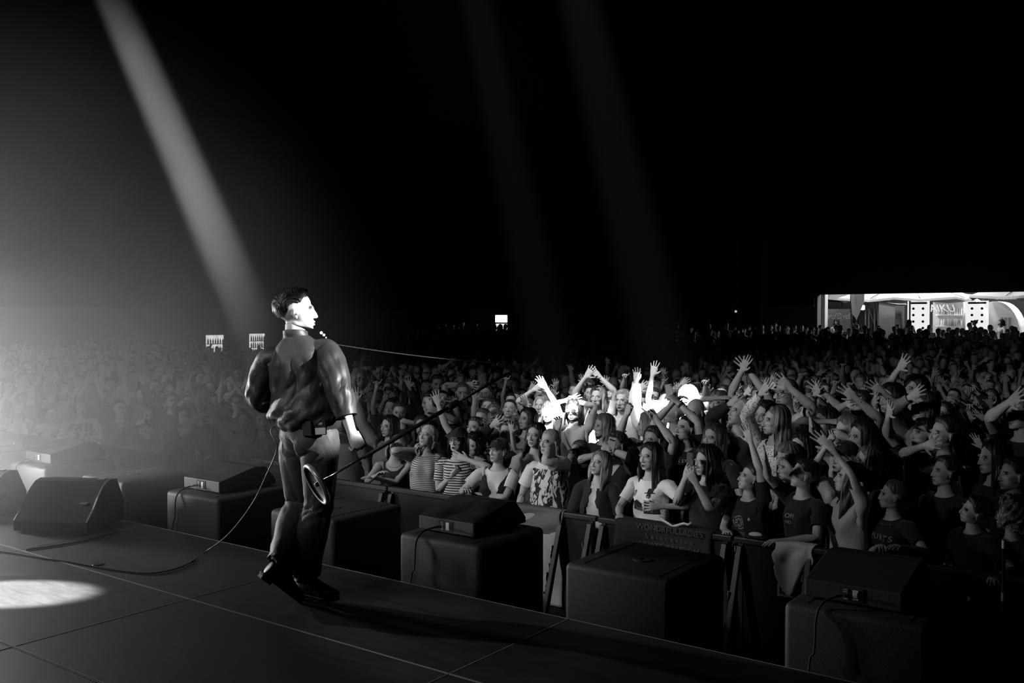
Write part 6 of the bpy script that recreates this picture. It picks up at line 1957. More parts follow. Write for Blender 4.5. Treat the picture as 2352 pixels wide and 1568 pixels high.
D_MIC = unit(R3 * .92 - np.array((0, 0, .38)) + F3 * .10)
mc = TIP + np.array((0, 0, .012))
clip = tube('clip', [(0, 0, L1_ - .02), (0, 0, L1_ + .035)], .011, M['rubber'], 12, radii=[.010, .014]); link('clip', clip, ms)
mi = axis_obj('microphone', 'black handheld microphone clipped at the end of the stand', 'microphone', mc - D_MIC * .085 + np.array((0, 0, .010)), D_MIC)
bm = bmesh.new(); lathe(bm, [(.001, 0), (.011, 0), (.012, .004), (.0125, .03), (.0185, .145), (.021, .160), (.001, .160)], 24); link('body', bm_mesh('body', bm, M['black'], smooth=True), mi)
bm = bmesh.new(); lathe(bm, [(.018, .160), (.0255, .172), (.0268, .185), (.0262, .197), (.023, .212), (.014, .222), (.001, .225)], 28); link('grille', bm_mesh('grille', bm, M['grille'], smooth=True), mi)
bm = bmesh.new(); lathe(bm, [(.0255, .183), (.0278, .184), (.0278, .190), (.0255, .191)], 28); link('band', bm_mesh('band', bm, M['darkmetal'], smooth=True), mi)
bm = bmesh.new(); lathe(bm, [(.001, -.055), (.006, -.055), (.0095, -.045), (.0098, .002), (.001, .002)], 16); link('plug', bm_mesh('plug', bm, M['darkmetal'], smooth=True), mi)
# microphone cable: from the plug over his shoulder to the left hand, then down to the stage
tail = mc - D_MIC * .14 + np.array((0, 0, .010))
Pc = [tail, at_depth(1120, 832, 5.86), at_depth(1040, 826, 5.82), at_depth(940, 815, 5.78), at_depth(850, 803, 5.74), at_depth(770, 791, 5.70), at_depth(725, 786, 5.72), at_depth(700, 800, 5.76)]
link('microphone_cable', tube('microphone_cable', spline(Pc, 8), .0034, M['rubber'], 8), label='taut black cable from the microphone back over the singer\'s shoulder', category='cable')
fl = lambda px, py: at_z(px, py, SH + .006)
Pc = [at_depth(640, 975, 5.66), at_depth(622, 990, 5.60), at_depth(636, 1030, 5.58), at_depth(612, 1090, 5.72), at_depth(585, 1147, 5.92), at_depth(548, 1200, 6.2), at_depth(512, 1238, 6.5)] + [fl(470, 1268), fl(436, 1292), fl(395, 1308), fl(345, 1316), fl(290, 1312), fl(230, 1303), fl(165, 1291), fl(100, 1282), fl(40, 1272), fl(-30, 1262)]
link('stage_cable', tube('stage_cable', spline(Pc, 8), .0042, plain('cable_jacket', .10, .35), 8), label='long thin cable dropping from the singer\'s hip and running left over the stage', category='cable')
Pc = [fl(60, 1262), fl(130, 1252), fl(200, 1240), fl(250, 1226), fl(268, 1220), fl(235, 1206), fl(190, 1200), fl(170, 1193), fl(205, 1186), fl(240, 1182)]
link('floor_cable', tube('floor_cable', spline(Pc, 8), .005, M['rubber'], 7), label='looped black cable on the stage floor in front of the smoky monitor wedge', category='cable')
print('singer', time.time() - T0)

# ------------------------------------------------------------------ crowd barrier
BY = 6.82; BT = 1.15
def barrier_parts():
    W_ = 1.18
    d = {}
    bm = bmesh.new(); box(bm, 0, W_, -.03, .03, BT - .045, BT); d['top_rail'] = bm_mesh('top_rail', bm, M['black'], bevel=.008)
    bm = bmesh.new(); box(bm, .03, W_ - .03, -.008, .008, .12, BT - .05); d['panel'] = bm_mesh('panel', bm, M['darkmetal'], bevel=.002)
    bm = bmesh.new(); prism(bm, [(-.01, BT - .06), (-.05, BT - .06), (-.42, .03), (-.35, .03)], -.022, .022, 'x'); d['strut'] = bm_mesh('strut', bm, M['black'], bevel=.004)
    bm = bmesh.new(); box(bm, -.02, .02, -.02, .02, .0, BT - .045); d['post'] = bm_mesh('post', bm, M['black'], bevel=.004)
    bm = bmesh.new(); box(bm, 0, W_, -.50, -.02, .0, .028); d['foot_plate'] = bm_mesh('foot_plate', bm, M['darkmetal'], bevel=.003)
    bm = bmesh.new(); box(bm, 0, W_, .04, .36, .06, .09); d['step'] = bm_mesh('step', bm, M['darkmetal'], bevel=.003)
    return d
bp = barrier_parts()
# worn edge marks where bare metal shows through the paint
def chips(seed, n=7):
    r = random.Random(seed); bm = bmesh.new()
    for k in range(n):
        t = r.uniform(.02, .95); y = -.05 - .37 * t; z = (BT - .06) * (1 - t) + .03 * t; l = r.uniform(.006, .04)
        w0 = r.uniform(.004, .012); x = -.0235
        box(bm, x, x + .003, y - w0 - l * .3, y + l * .3, z - l * .75, z + l * .75)
    return bm_mesh('paint_chip', bm, M['chip'])
names = ['under the two-figure tee', 'under the phone-holding person', 'under the lettered tees', 'at the dark right end', 'beyond the frame at right']
x = -2.95 - 1.2 * 12 + .01
BL = ['deep in smoke at the far left', 'second from the smoky left end', 'third from the smoky left end', 'fourth from the smoky left end, below clapping hands', 'fifth from the smoky left end', 'under the low phone in the haze', 'just left of the singer', 'behind the singer\'s legs', 'right of the singer\'s hand', 'under the striped tees', 'with the grey flag, under the black vest', 'with the black banner, under the two-figure tee', 'with the white towel, under the lettered tees', 'at the dark right end, under the pale letters', 'last at the dark right edge']
bars = []
for i in range(15):
    o = thing('crowd_barrier', 'black steel crowd barrier ' + BL[i], 'barrier', (x + 1.2 * i, BY, 0), 0, 'crowd barrier sections along the pit')
    link('top_rail', bp['top_rail'], o); link('panel', bp['panel'], o); link('foot_plate', bp['foot_plate'], o); link('step', bp['step'], o)
    for k in (.05, 1.13):
        s_ = link('strut', bp['strut'], o, (k, 0, 0)); link('post', bp['post'], o, (k, 0, 0))
        c = link('paint_chip', chips(i * 3 + int(k * 10)), s_); c['kind'] = 'stuff'
    for k in {10: (.84,), 12: (.58,)}.get(i, ()):
        s_ = link('strut', bp['strut'], o, (k, 0, 0)); c = link('paint_chip', chips(i * 7 + 3, 11), s_); c['kind'] = 'stuff'
    bars.append(o)
# plate with a two-letter logo on the barrier
q = at_y(1810, 1357, BY - .012)
o = thing('logo_plate', 'small grey plate with a blocky two-letter logo on the barrier panel', 'sign', q, 0)
bm = bmesh.new(); box(bm, -.080, .080, -.006, 0, -.046, .046); link('plate', bm_mesh('plate', bm, M['print'], bevel=.004), o)
bm = bmesh.new()
for b in ((-.062, -.046, -.026, .022), (-.046, -.010, -.026, -.010), (-.024, -.010, -.026, .022), (.004, .020, -.026, .022), (.020, .052, -.026, -.012), (.020, .052, .008, .022), (.020, .066, -.008, .004), (-.040, -.030, .008, .022)):
    box(bm, b[0], b[1], -.0085, -.005, b[2], b[3])
link('logo', bm_mesh('logo', bm, M['printdark']), o)

# ------------------------------------------------------------------ cloths over the rail
def drape(name, lab, cat, x0, x1, z1, mat, y=None, nx=30, nz=36, amp=.012, freq=18, over=.05, edge=None, zt=None, skew=0.0, creases=(), slope=.0):
    y0 = (BY - .036) if y is None else y
    v = []; z0 = zt or (BT + .006)
    for j in range(nz + 1):
        t = j / nz
        for i in range(nx + 1):
            s = i / nx; x = x0 + (x1 - x0) * s
            L = (z0 - z1) * (1 + slope * (s - .5)) ; 
            if edge: L *= edge(s)
            if t < .08: yy = y0 + .03 + (over) * (1 - t / .08) ; zz = z0 + .002
            else:
                k = (t - .08) / .92; zz = z0 - k * L; yy = y0 - .004 - .18 * slope * 0
                yy -= amp * (math.sin(s * freq + 2 * k) * .5 + .5) * min(1, k * 3) + .010 * math.sin(k * 7 + s * 5)
                x += skew * k + .01 * math.sin(k * 9 + s * 3)
                for c in creases:
                    if abs(k - c) < .012: yy -= .006
            v.append((x, yy, zz))
    f = []
    for j in range(nz):
        for i in range(nx):
            a = j * (nx + 1) + i; f += [(a, a + 1, a + nx + 2), (a, a + nx + 2, a + nx + 1)]
    me = mesh_np(name, np.array(v), np.array(f), mat)
    o = link(name, me); m_ = o.modifiers.new('s', 'SOLIDIFY'); m_.thickness = .004
    if lab: o['label'] = lab; o['category'] = cat
    return o
a = at_y(1176, 1180, BY)[0]; b = at_y(1298, 1180, BY)[0]
zb = at_y(1270, 1392, BY - .05)[2]
fl_ = drape('flag', 'grey flag with fold creases hanging from the barrier rail', 'flag', a, b, zb, M['fabric_grey'], creases=(.24, .40, .56, .74), amp=.010, freq=9)
# darker printed band along the top of the flag
bm = bmesh.new(); 
bandm = drape('flag_band', None, None, a + .01, b - .01, BT - .20, M['printdark'] if False else plain('dim_flag_band', .10, .85), y=BY - .048, amp=.010, freq=9); bandm.parent = fl_; bandm.name = 'dark_band'
a = at_y(1418, 1200, BY)[0]; b = at_y(1640, 1230, BY)[0]
bn = drape('banner', 'black cloth banner with three lines of grey capitals on the barrier', 'banner', a, b, .72, M['fabric_black'], amp=.006, freq=8, over=.10)
pc = at_y(1537, 1238, BY - .06)
for k, (t, sz, sp) in enumerate((('WONDRFULLADIES', .066, 1.0), ('b e l a r u s i a n', .052, 1.15), ('HURTS  FANDOM', .066, 1.0))):
    me = text_mesh('lettering', t, sz, plain('dim_lettering', .075, .85), .0006, spacing=sp)
    o = link('lettering', me, bn, (pc[0], BY - .068, pc[2] + .070 - .070 * k)); o.rotation_euler = (R(90), 0, 0)
a = at_y(1586, 1200, BY)[0]
# white strip of paper along the rail, right of the banner top
def strip(name, lab, cat, pts, w, mat, up=(0, 0, 1), th=.004):
    P = [np.array(p, float) for p in pts]; v = []; u = unit(up)
    for i, p in enumerate(P):
        v += [p - u * w / 2, p + u * w / 2]
    f = []
    for i in range(len(P) - 1): a = 2 * i; f += [(a, a + 2, a + 3), (a, a + 3, a + 1)]
    o = link(name, mesh_np(name, np.array(v), np.array(f), mat, smooth=False)); m_ = o.modifiers.new('s', 'SOLIDIFY'); m_.thickness = th
    o['label'] = lab; o['category'] = cat; return o
strip('paper_sheet', 'white crumpled edge of paper on the rail above the banner', 'paper', [at_y(px, py, BY - .02) for px, py in ((1517, 1193), (1530, 1200), (1545, 1210), (1560, 1206), (1570, 1203), (1580, 1206), (1588, 1202))], .030, M['paper'], up=(.1, -.5, 1))
strip('tape_strip', 'long white tape strip on the rail at the dark right end', 'tape', [at_y(px, py, BY - .038) for px, py in ((1949, 1268), (1975, 1270), (2000, 1273), (2025, 1277), (2050, 1284))], .022, M['white'], up=(0, -.3, 1))
strip('bright_tag', 'short white tag below the rail at the dark right end', 'tag', [at_y(px, py, BY - .03) for px, py in ((1941, 1306), (1951, 1307))], .018, M['white'])
strip('bright_tag', 'small pale scrap right of the last wedge speaker', 'tag', [at_y(px, py, BY - .30) for px, py in ((2222, 1375), (2231, 1377))], .03, M['white'])
# white towel and its dark under side
a = at_y(1786, 1262, BY)[0]; b = at_y(1872, 1270, BY)[0]
tw = drape('towel', 'white towel hanging over the rail above the logo plate', 'towel', a, b, BT - .30, M['fabric_white'], amp=.05, freq=11, edge=lambda s: .55 + .65 * math.sin(PI * min(1, s * 1.25)) ** .7, over=.08)
a = at_y(1722, 1230, BY - .02)
bm = bmesh.new(); add_ell(bm, (0, 0, 0), (.055, .03, .022)); me = bm_mesh('white_cap', bm, M['fabric_white'], smooth=True)
o = thing('folded_cap', 'white folded cap on the rail between the two black tees', 'cap', at_y(1736, 1232, BY - .01) + np.array((0, 0, .012)))
link('crown', me, o)
bm = bmesh.new(); prism(bm, [(-.055, -.018), (-.050, -.004), (.06, .004), (.085, -.012), (.05, -.020)], -.03, .034, 'y'); link('brim', bm_mesh('brim', bm, M['fabric_black'], bevel=.004), o)
# thin upright rods at the right end of the pit
for i, (px, py0, py1) in enumerate(((2306, 1240, 1480),)):
    p0 = at_y(px, py0, 6.4); p1 = np.array((p0[0], p0[1], .02))
    o = thing('cable_pole', 'thin dark pole with pale tape marks at the right edge of the pit', 'pole', (p0[0], p0[1], 0))
    link('rod', tube('rod', [(0, 0, .02), (0, 0, p0[2])], .011, M['darkmetal'], 10), o)
    for zz, hh in ((p0[2] - .05, .05), (p0[2] - .37, .05)):
        bm = bmesh.new(); lathe(bm, [(.0115, 0), (.0125, .0), (.0125, hh), (.0115, hh)], 12, (0, 0, zz)); link('tape_band', bm_mesh('tape_band', bm, M['chip']), o)
    bm = bmesh.new(); lathe(bm, [(.001, .02), (.09, .02), (.10, .0), (.001, 0)], 16); link('base', bm_mesh('base', bm, M['darkmetal']), o)

# ------------------------------------------------------------------ lit drinks coolers at the hall's walls
FRZ = lambda y: 0 if y < 22 else (y - 22) / 18 * .95
def cooler(x, y, rz, w, h, lab, header=True, z=None, k=1.0):
    o = thing('drinks_cooler', lab, 'cooler', (x, y, FRZ(y) if z is None else z), rz, 'lit drinks coolers along the walls')
    bm = bmesh.new(); box(bm, -w / 2, w / 2, 0, .7, 0, h); link('cabinet', bm_mesh('cabinet', bm, M['black'], bevel=.02), o)
    if header:
        bm = bmesh.new(); box(bm, -w / 2 + .03, w / 2 - .03, -.05, -.005, h - .42, h - .06); link('header_sign', bm_mesh('header_sign', bm, emis('lit_header', 3.0 * k), bevel=.10, seg=3), o)
    top = h - .50 if header else h - .08
    bm = bmesh.new(); box(bm, -w / 2 + .05, w / 2 - .05, -.012, 0, .12, top); link('glass_door', bm_mesh('glass_door', bm, emis('lit_glass', 1.5 * k, 3.0)), o)
    for s in range(5):
        zz = .25 + s * (top - .3) / 5
        bm = bmesh.new(); box(bm, -w / 2 + .06, w / 2 - .06, -.030, -.014, zz, zz + .03); sh = link('shelf', bm_mesh('shelf', bm, M['white']), o)
        for c in range(7):
            bm = bmesh.new(); xx = -w / 2 + .12 + c * (w - .24) / 6; lathe(bm, [(.001, 0), (.032, 0), (.032, .14), (.014, .19), (.014, .23), (.001, .23)], 8, (xx, -.055, zz + .03)); link('bottle', bm_mesh('bottle', bm, M['print' if (c * 7 + s * 3) % 4 else 'rubber']), sh)
    for xx in ([0] if w > 1.0 else [w / 2 - .09]):
        bm = bmesh.new(); box(bm, xx - .02, xx + .02, -.05, -.012, .3, top - .2); link('handle', bm_mesh('handle', bm, M['darkmetal'], bevel=.004), o)
    return o
p = at_y(1152, 740, YB - .9); h_ = at_y(1152, 721, YB - .9)[2] - FRZ(YB - .9)
cooler(p[0], YB - .9, R(-8), .90, h_, 'glowing drinks cooler with rounded lit header at the centre of the back wall', k=1.3)
def on_left(px, py, xw=XL + .9):
    r = ray(px, py); return np.array([0, 0, CAMZ]) + r * (xw / r[0])
p = on_left(493, 765); cooler(p[0], p[1], R(90), 1.0, p[2], 'glowing drinks cooler without header left of the singer, at the smoky side wall', header=False, z=0, k=1.0)
p = on_left(590, 762); cooler(p[0], p[1], R(90), .95, p[2] - FRZ(p[1]), 'glowing drinks cooler just behind the singer\'s shoulder', header=False, z=FRZ(p[1]), k=.9)
# small lights in the dark
for i, (px, py, y, rr) in enumerate(((1224, 763, 38, .035), (1291, 747, 38, .025), (738, 764, 30, .07), (744, 769, 30, .06), (749, 775, 30, .04), (1638, 147, 38, .04), (1690, 715, 38, .05))):
    q = at_y(px, py, y)
    bm = bmesh.new(); bmesh.ops.create_uvsphere(bm, u_segments=10, v_segments=6, radius=rr)
    bx = bmesh.new()
    o = thing('wall_lamp', ['tiny lamp right of the central cooler', 'faint pinpoint lamp above the crowd centre', 'upper of three small lamps by the singer\'s chin', 'middle of three small lamps by the singer\'s chin', 'lowest of three small lamps by the singer\'s chin', 'faint streak lamp high in the dark ceiling', 'dim lamp by the column at centre right'][i], 'lamp', q, 0, 'small lamps in the dark hall')
    link('bulb', bm_mesh('bulb', bm, emis('lamp_glow', (1.2, .6, 1.6, 2.0, .9, .35, .5)[i]), smooth=True), o)
    box(bx, -rr * 1.3, rr * 1.3, rr * .6, rr * 1.6, -rr * 1.3, rr * 1.3); link('housing', bm_mesh('housing', bx, M['darkmetal'], bevel=rr * .2), o)
# fixtures glimpsed high up: a hanging chain hoist and a pale post
q = at_y(1191, 130, 30); bm = bmesh.new()
o = thing('chain_hoist', 'barely visible chain hoist hanging high above the centre', 'hoist', (q[0], q[1], 0))
link('chain', tube('chain', [(0, 0, q[2]), (0, 0, HC - .25)], .03, M['alu'], 6), o)
bm = bmesh.new(); box(bm, -.12, .12, -.12, .12, q[2] - .5, q[2]); link('motor', bm_mesh('motor', bm, M['darkmetal'], bevel=.03), o)
# truss with the spotlights above the stage edge
def spot_fixture(loc, tgt, lab):
    o = axis_obj('stage_spotlight', lab, 'spotlight', np.array(loc) , np.array(tgt) - np.array(loc))
    bm = bmesh.new(); lathe(bm, [(.001, -.42), (.10, -.42), (.13, -.36), (.13, -.10), (.16, -.03), (.155, -.03), (.12, -.09)], 20); link('housing', bm_mesh('housing', bm, M['black'], smooth=True), o)
    return o
for n_, o in [(o.name, o) for o in list(scene.objects) if o.type == 'LIGHT' and o.name.startswith('beam_spot')]:
    pass

# ------------------------------------------------------------------ the courtyard beyond the opening
CZ = .95
link('floor_courtyard', boxmesh('floor_courtyard', plain('courtyard_paving', .25, .9, noise_scale=2), OX0 - 12, 9, YB + 22, YB + 40, CZ - .1, CZ + .01), kind='structure')
for lx, ly, e in ((-13, 48, 1500), (-7, 50, 2000), (-1, 48, 1600), (-10, 43.2, 900), (-14, 43, 500)):
    lamp('courtyard_lamp', 'POINT', (lx, ly, 6.5), (lx, ly, 0), e, size=.4)
def yat(px, py, y): return at_y(px, py, y)
# pale pillar at the left of the opening
a, b = yat(1874, 700, 41.5)[0], yat(1895, 700, 41.5)[0]
o = thing('pillar', 'pale square pillar at the left side of the lit opening', 'pillar', ((a + b) / 2, 41.7, CZ))
bm = bmesh.new(); w_ = (b - a) / 2; box(bm, -w_, w_, -.2, .2, 0, 4.6); link('shaft', bm_mesh('shaft', bm, M['white'], bevel=.03), o)
bm = bmesh.new(); box(bm, -w_ * .2, w_ * .2, -.215, -.2, 0, 4.6); link('groove', bm_mesh('groove', bm, M['print']), o)
def parasol(px, pyc, y, rad, zrim, zap, lab, m):
    c = yat(px, pyc, y); o = thing('parasol', lab, 'parasol', (c[0], c[1], CZ), 0, 'big square parasols in the courtyard')
    bm = bmesh.new(); n = 8
    top = bm.verts.new((0, 0, zap - CZ)); ring = []; low = []
    for i in range(n * 4):
        t = 2 * PI * i / (n * 4); kk = 1 / max(abs(math.cos(t)), abs(math.sin(t))) ** .85; dip = .10 * math.sin(t * 4) ** 2
        ring.append(bm.verts.new((rad * kk * math.cos(t), rad * kk * math.sin(t), zrim - CZ - dip)))
        low.append(bm.verts.new((rad * kk * 1.01 * math.cos(t), rad * kk * 1.01 * math.sin(t), zrim - CZ - .10 - dip)))
    for i in range(n * 4):
        j = (i + 1) % (n * 4); bm.faces.new((top, ring[i], ring[j])); bm.faces.new((ring[i], low[i], low[j], ring[j]))
    link('canopy', bm_mesh('canopy', bm, m, smooth=False), o)
    link('pole', tube('pole', [(0, 0, 0), (0, 0, zap - CZ)], .04, M['alu'], 10), o)
    for i in range(8):
        t = 2 * PI * i / 8 + .39; kk = 1 / max(abs(math.cos(t)), abs(math.sin(t))) ** .85
        link('rib', tube('rib', [(0, 0, zap - CZ - .06), (rad * kk * .98 * math.cos(t), rad * kk * .98 * math.sin(t), zrim - CZ - .03)], .02, M['alu'], 6), o)
    bm = bmesh.new(); lathe(bm, [(.001, .1), (.35, .1), (.40, 0), (.001, 0)], 16); link('base', bm_mesh('base', bm, M['darkmetal']), o)
    return o
MP = plain('parasol_cloth', .50, .8, noise_scale=1.5, amp=.15)
ps = parasol(2090, 690, 46, 2.6, 3.72, 4.75, 'wide grey parasol with pale round emblems, left of the food stand', MP)
ps2 = parasol(2392, 690, 46.5, 2.5, 3.78, 4.8, 'wide grey parasol with pale lettering at the right of the opening', MP)
ps3 = parasol(1935, 690, 53, 2.3, 3.9, 4.9, 'darker sagging parasol behind the beach flag', plain('dark_parasol_cloth', .22, .8, noise_scale=1.5, amp=.2))
MG = plain('print_pale', .9, .8, emit=.25)  # emission in the print stands in for light falling on it
for par, dx, dz, t, sz in ((ps, -1.3, 2.85, 'sakul Lol', .30), (ps2, -.9, 2.87, 'ovozdar', .26)):
    me = text_mesh('lettering', t, sz, MG, .002, shear=.3); l = link('lettering', me, par, (dx, -2.75, dz - .16)); l.rotation_euler = (R(90), 0, 0)
for par, xs in ((ps, (-.9, 1.1)), (ps2, (-.6,))):
    for x_ in xs:
        bm = bmesh.new()
        for k in range(20):
            a_, b_ = 2 * PI * k / 20, 2 * PI * (k + 1) / 20
            bm.faces.new([bm.verts.new(p) for p in ((.34 * math.cos(a_), -0.0, .16 * math.sin(a_)), (.28 * math.cos(a_), 0, .12 * math.sin(a_)), (.28 * math.cos(b_), 0, .12 * math.sin(b_)), (.34 * math.cos(b_), 0, .16 * math.sin(b_)))])
            bm.faces.new([bm.verts.new(p) for p in ((0, 0, 0), (.22 * math.cos(a_), 0, .08 * math.sin(a_)), (.22 * math.cos(b_), 0, .08 * math.sin(b_)))])
        e_ = link('emblem', bm_mesh('emblem', bm, MG), par, (x_, -1.55, 3.27)); e_.rotation_euler = (R(-66), 0, 0); e_['kind'] = 'stuff'
# beach flag
a = yat(1965, 680, 43); o = thing('beach_flag', 'white feather banner with faint vertical letters by the pillar', 'banner', (a[0], 43, CZ))
bm = bmesh.new(); prism(bm, [(-.22, 5.0 - CZ), (.42, 5.0 - CZ), (.38, 3.55 - CZ), (.06, 2.75 - CZ), (-.14, 3.0 - CZ), (-.22, 3.9 - CZ)], -.01, .01, 'y'); link('cloth', bm_mesh('cloth', bm, M['white']), o)
link('pole', tube('pole', [(-.02, .02, 0), (-.22, .02, 2.3), (-.24, .02, 4.2)], .02, M['darkmetal'], 8), o)
me = text_mesh('lettering', 'F\nE\nS\nT', .24, M['print'], .001); l = link('lettering', me, o, (.02, -.013, 3.35 - .5)); l.rotation_euler = (R(90), 0, 0)
# food stand with boards, counter and bottles
def stand(px0, px1, y, zc, lab):
    x0, x1 = yat(px0, 720, y)[0], yat(px1, 720, y)[0]
    o = thing('food_stand', lab, 'stall', ((x0 + x1) / 2, y, CZ)); w_ = (x1 - x0) / 2
    bm = bmesh.new(); box(bm, -w_, w_, 0, .06, 0, 1.05); box(bm, -w_, w_, -.05, .6, 1.05, 1.12); link('counter', bm_mesh('counter', bm, M['white']), o)
    bm = bmesh.new(); box(bm, -w_, w_, 1.8, 1.86, 0, 2.9); link('back_wall', bm_mesh('back_wall', bm, emis('lit_back_wall', .35, 2.0)), o)
    for k in (-1, 1): link('post', tube('post', [(k * w_, 0, 0), (k * w_, 0, 2.9)], .05, M['alu'], 8), o)
    bm = bmesh.new(); box(bm, -w_ - .1, w_ + .1, -.1, 1.9, 2.9, 3.0); link('roof', bm_mesh('roof', bm, M['print']), o)
    for s in range(2):
        bm = bmesh.new(); box(bm, -w_ + .2, w_ - .2, 1.45, 1.78, 1.45 + s * .55, 1.49 + s * .55); sh = link('shelf', bm_mesh('shelf', bm, M['white']), o)
        for c in range(12):
            bm = bmesh.new(); xx = -w_ + .35 + c * (2 * w_ - .7) / 11; lathe(bm, [(.001, 0), (.045, 0), (.045, .2), (.018, .28), (.018, .34), (.001, .34)], 8, (xx, 1.6, 1.49 + s * .55)); link('bottle', bm_mesh('bottle', bm, M['white' if c % 3 else 'print']), sh)
    return o
st_ = stand(2122, 2215, 49, 0, 'lit food stand with slanted name letters behind the parasols')
me = text_mesh('lettering', 'SAIKU', .50, MG, .01, shear=-.35); l = link('lettering', me, st_, (-.1, -.16, 2.32)); l.rotation_euler = (R(90), 0, 0)
def board(px, y, w, h, z0, lab, e=.85):
    a = yat(px, 720, y); o = thing('menu_board', lab, 'sign', (a[0], y, CZ), 0, 'lit menu boards in the courtyard')
    bm = bmesh.new(); box(bm, -w / 2, w / 2, 0, .08, z0, z0 + h); link('panel', bm_mesh('panel', bm, emis('lit_board', e), bevel=.01), o)
    for r_ in range(5):
        for c in (-1, 1):
            bm = bmesh.new(); lathe(bm, [(.001, 0), (.06, 0), (.06, .01), (.001, .01)], 10); d_ = link('dish_picture', bm_mesh('dish_picture', bm, M['darkmetal']), o, (c * w * .22, -.003, z0 + h * (.12 + .17 * r_))); d_.rotation_euler = (R(90), 0, 0)
    bm = bmesh.new(); box(bm, -w * .4, w * .4, -.006, 0, z0 + h * .92, z0 + h * .97); link('title_bar', bm_mesh('title_bar', bm, M['darkmetal']), o)
    for s in (-1, 1): link('post', tube('post', [(s * w * .45, .04, 0), (s * w * .45, .04, z0)], .03, M['alu'], 6), o)
    return o
board(2109, 46.5, .95, 1.75, .9, 'white menu board with round pictures left of the food stand')
board(2244, 47.5, .95, 1.75, .9, 'white menu board with round pictures right of the food stand')
# dark pavilion, truss portal, lit arch tent
a, b = yat(2016, 700, 50)[0], yat(2056, 700, 50)[0]
o = thing('pavilion', 'dark grey pavilion wall behind the truss portal', 'tent', ((a + b) / 2, 50, CZ)); w_ = (b - a) / 2
bm = bmesh.new(); prism(bm, [(-w_, 0), (w_, 0), (w_, 2.55), (-w_, 2.75)], 0, 1.8, 'y'); link('wall', bm_mesh('wall', bm, plain('pavilion_cloth', .08, .9, noise_scale=4)), o)
bm = bmesh.new(); prism(bm, [(-w_ - .1, 2.75), (w_ + .1, 2.55), (0, 3.3)], -.1, 1.9, 'y'); link('roof', bm_mesh('roof', bm, plain('pavilion_roof', .2, .9)), o)
a, b = yat(1992, 700, 44)[0], yat(2013, 700, 44)[0]
o = thing('truss_portal', 'pale truss portal right of the white feather banner', 'truss', ((a + b) / 2, 44, CZ)); w_ = (b - a) / 2
for k in (-1, 1):
    for d_ in (-.12, .12):
        link('tube', tube('tube', [(k * w_ + d_ * .6, 0, 0), (k * w_ + d_ * .6, 0, 2.6)], .03, M['alu'], 8), o)
link('crossbar', tube('crossbar', [(-w_ - .1, 0, 2.6), (w_ + .1, 0, 2.6)], .05, M['alu'], 8), o)
link('diagonal', tube('diagonal', [(-w_, 0, 2.5), (w_, 0, 1.3)], .02, M['alu'], 6), o)
a = yat(2285, 700, 49); o = thing('arch_tent', 'pale round-topped tent at the right of the opening', 'tent', (a[0], 49, CZ))
bm = bmesh.new(); out = [(1.1 * math.cos(t), .3 + 2.35 * math.sin(t) ** .7) for t in np.linspace(0.02, PI - .02, 18)]; prism(bm, [(-1.1, 0)] + out[::-1] + [(1.1, 0)], 0, 2, 'y'); link('shell', bm_mesh('shell', bm, plain('tent_cloth', .45, .8, emit=.12)), o)  # faint glow put into the tent cloth in place of light on it
for k in range(3):
    bm = bmesh.new(); box(bm, .25 + k * .16, .36 + k * .16, -.02, 0, .9, 1.9); link('window', bm_mesh('window', bm, M['print']), o)
# hanging string lamps under the sagging canvas
for i, px in enumerate((1975, 1982)):
    a = yat(px, 706, 45); o = thing('glow_globe', 'left of two glowing globes by the beach flag' if i == 0 else 'right of two glowing globes by the beach flag', 'lamp', a)
    bm = bmesh.new(); bmesh.ops.create_uvsphere(bm, u_segments=12, v_segments=8, radius=.12); link('globe', bm_mesh('globe', bm, emis('globe_glow', 2.5), smooth=True), o)
    link('wire', tube('wire', [(0, 0, .1), (0, 0, 1.0)], .01, M['darkmetal'], 6), o)
a, b = yat(1895, 705, 46)[0], yat(1962, 705, 46)[0]
o = thing('fence_banner', 'dark long banner with two pale script words left in the opening', 'banner', ((a + b) / 2, 46, CZ)); w_ = (b - a) / 2
bm = bmesh.new(); box(bm, -w_, w_, 0, .03, 1.2, 2.3); link('cloth', bm_mesh('cloth', bm, plain('banner_grey', .13, .9)), o)
for k in (-1, 1): link('post', tube('post', [(k * w_, .05, 0), (k * w_, .05, 2.4)], .03, M['alu'], 6), o)
for k in (-1, 1):
    me = text_mesh('lettering', 'Rydua', .42, M['print'], .002, shear=.35); l = link('lettering', me, o, (k * w_ * .48, -.01, 1.95)); l.rotation_euler = (R(90), 0, 0)
bm = bmesh.new(); box(bm, OX0 - 6, 4, 57, 57.2, CZ - .1, 9); link('wall_courtyard', bm_mesh('wall_courtyard', bm, M['drape']), kind='structure')
# people outside, by the stands
for i, (px, y, tn, lb) in enumerate(((1921, 43.0, .75, 'person in white shirt standing at the left of the lit opening'), (1966, 44.5, .03, 'dark-clad tall person under the feather banner'), (2010, 45, .03, 'person in dark shirt beside the truss portal'), (2088, 45, .6, 'person in pale hat and shirt before the menu board'), (2240, 45.5, .03, 'dark figure in front of the right menu board'), (2300, 44, .5, 'person in pale top at the right of the opening'))):
    V = VARS[(2 + 6 * i) % 30]; bme, cme, hme, pat = var_mesh(V, LM, LMC, 'o')
    a = yat(px, 740, y)
    o = link('person', bme, loc=(a[0], y, CZ), label=lb, category='person', tone=.35, mouth=0.0, browdark=1.0, legs=1.0, beard=0.0); o.rotation_euler = (0, 0, i * 1.1); o['group'] = 'people in the courtyard'
    c = link('shirt', cme, o, tone=tn); link('hair', hme, o, tone=.03)
    s_ = 1.0 if i != 1 else 1.12; o.scale = (s_, s_, s_)

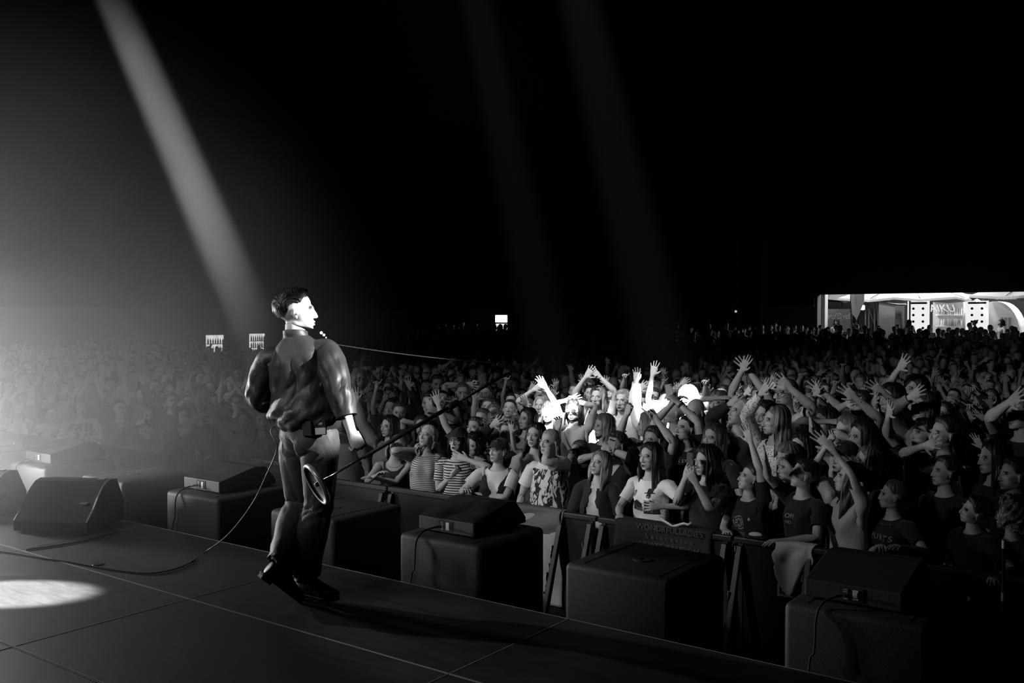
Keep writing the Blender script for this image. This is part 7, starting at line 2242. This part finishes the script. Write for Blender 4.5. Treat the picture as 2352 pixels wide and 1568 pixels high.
# ------------------------------------------------------------------ haze
def haze_mat(name, dens, blob=None):
    m = bpy.data.materials.new(name); m.use_nodes = True; nt = m.node_tree
    for n in list(nt.nodes): nt.nodes.remove(n)
    out = N(nt, 'ShaderNodeOutputMaterial'); v = N(nt, 'ShaderNodeVolumeScatter')
    v.inputs['Color'].default_value = (1, 1, 1, 1); v.inputs['Density'].default_value = dens; v.inputs['Anisotropy'].default_value = .25
    if blob:
        c, r = blob
        g = N(nt, 'ShaderNodeNewGeometry'); sp = N(nt, 'ShaderNodeSeparateXYZ'); nt.links.new(g.outputs['Position'], sp.inputs[0])
        s = None
        for k in range(3):
            t = mathn(nt, 'POWER', mathn(nt, 'ABSOLUTE', mathn(nt, 'MULTIPLY_ADD', sp.outputs[k], 1 / r[k], -c[k] / r[k])), 2)
            s = t if s is None else mathn(nt, 'ADD', s, t)
        f = mathn(nt, 'SUBTRACT', 1.0, s, clamp=True)
        nz = N(nt, 'ShaderNodeTexNoise'); nz.inputs['Scale'].default_value = .7; nz.inputs['Detail'].default_value = 2
        nt.links.new(g.outputs['Position'], nz.inputs['Vector'])
        f = mathn(nt, 'MULTIPLY', mathn(nt, 'POWER', f, 1.5), mathn(nt, 'MULTIPLY_ADD', nz.outputs[0], 1.3, .35))
        nt.links.new(mathn(nt, 'MULTIPLY', f, dens), v.inputs['Density'])
    nt.links.new(v.outputs[0], out.inputs['Volume']); return m
# thin haze over the audience and the left of the stage; none hangs in the follow spot's path at the right
bm = bmesh.new()
prism(bm, [(XL + .3, YB - .5), (XL + .3, -8.8), (-6.2, -8.8), (-6.2, 4.9), (-4.4, 5.1), (2.0, 10.6), (XR - .1, 16.0), (XR - .1, YB - .5)], .02, HC - .05, 'z')
link('haze', bm_mesh('haze', bm, haze_mat('thin_haze', .00018)), kind='stuff', label='thin stage haze in the dark hall', category='smoke')
SC_, SR_ = (-10.6, 4.2, 1.6), (5.2, 5.0, 5.2)
bm = bmesh.new(); box(bm, SC_[0] - SR_[0], SC_[0] + SR_[0], SC_[1] - SR_[1], SC_[1] + SR_[1], .03, SC_[2] + SR_[2])
link('smoke', bm_mesh('smoke', bm, haze_mat('stage_smoke', .15, (SC_, SR_))), kind='stuff', label='thick glowing stage smoke drifting in from the left', category='smoke')
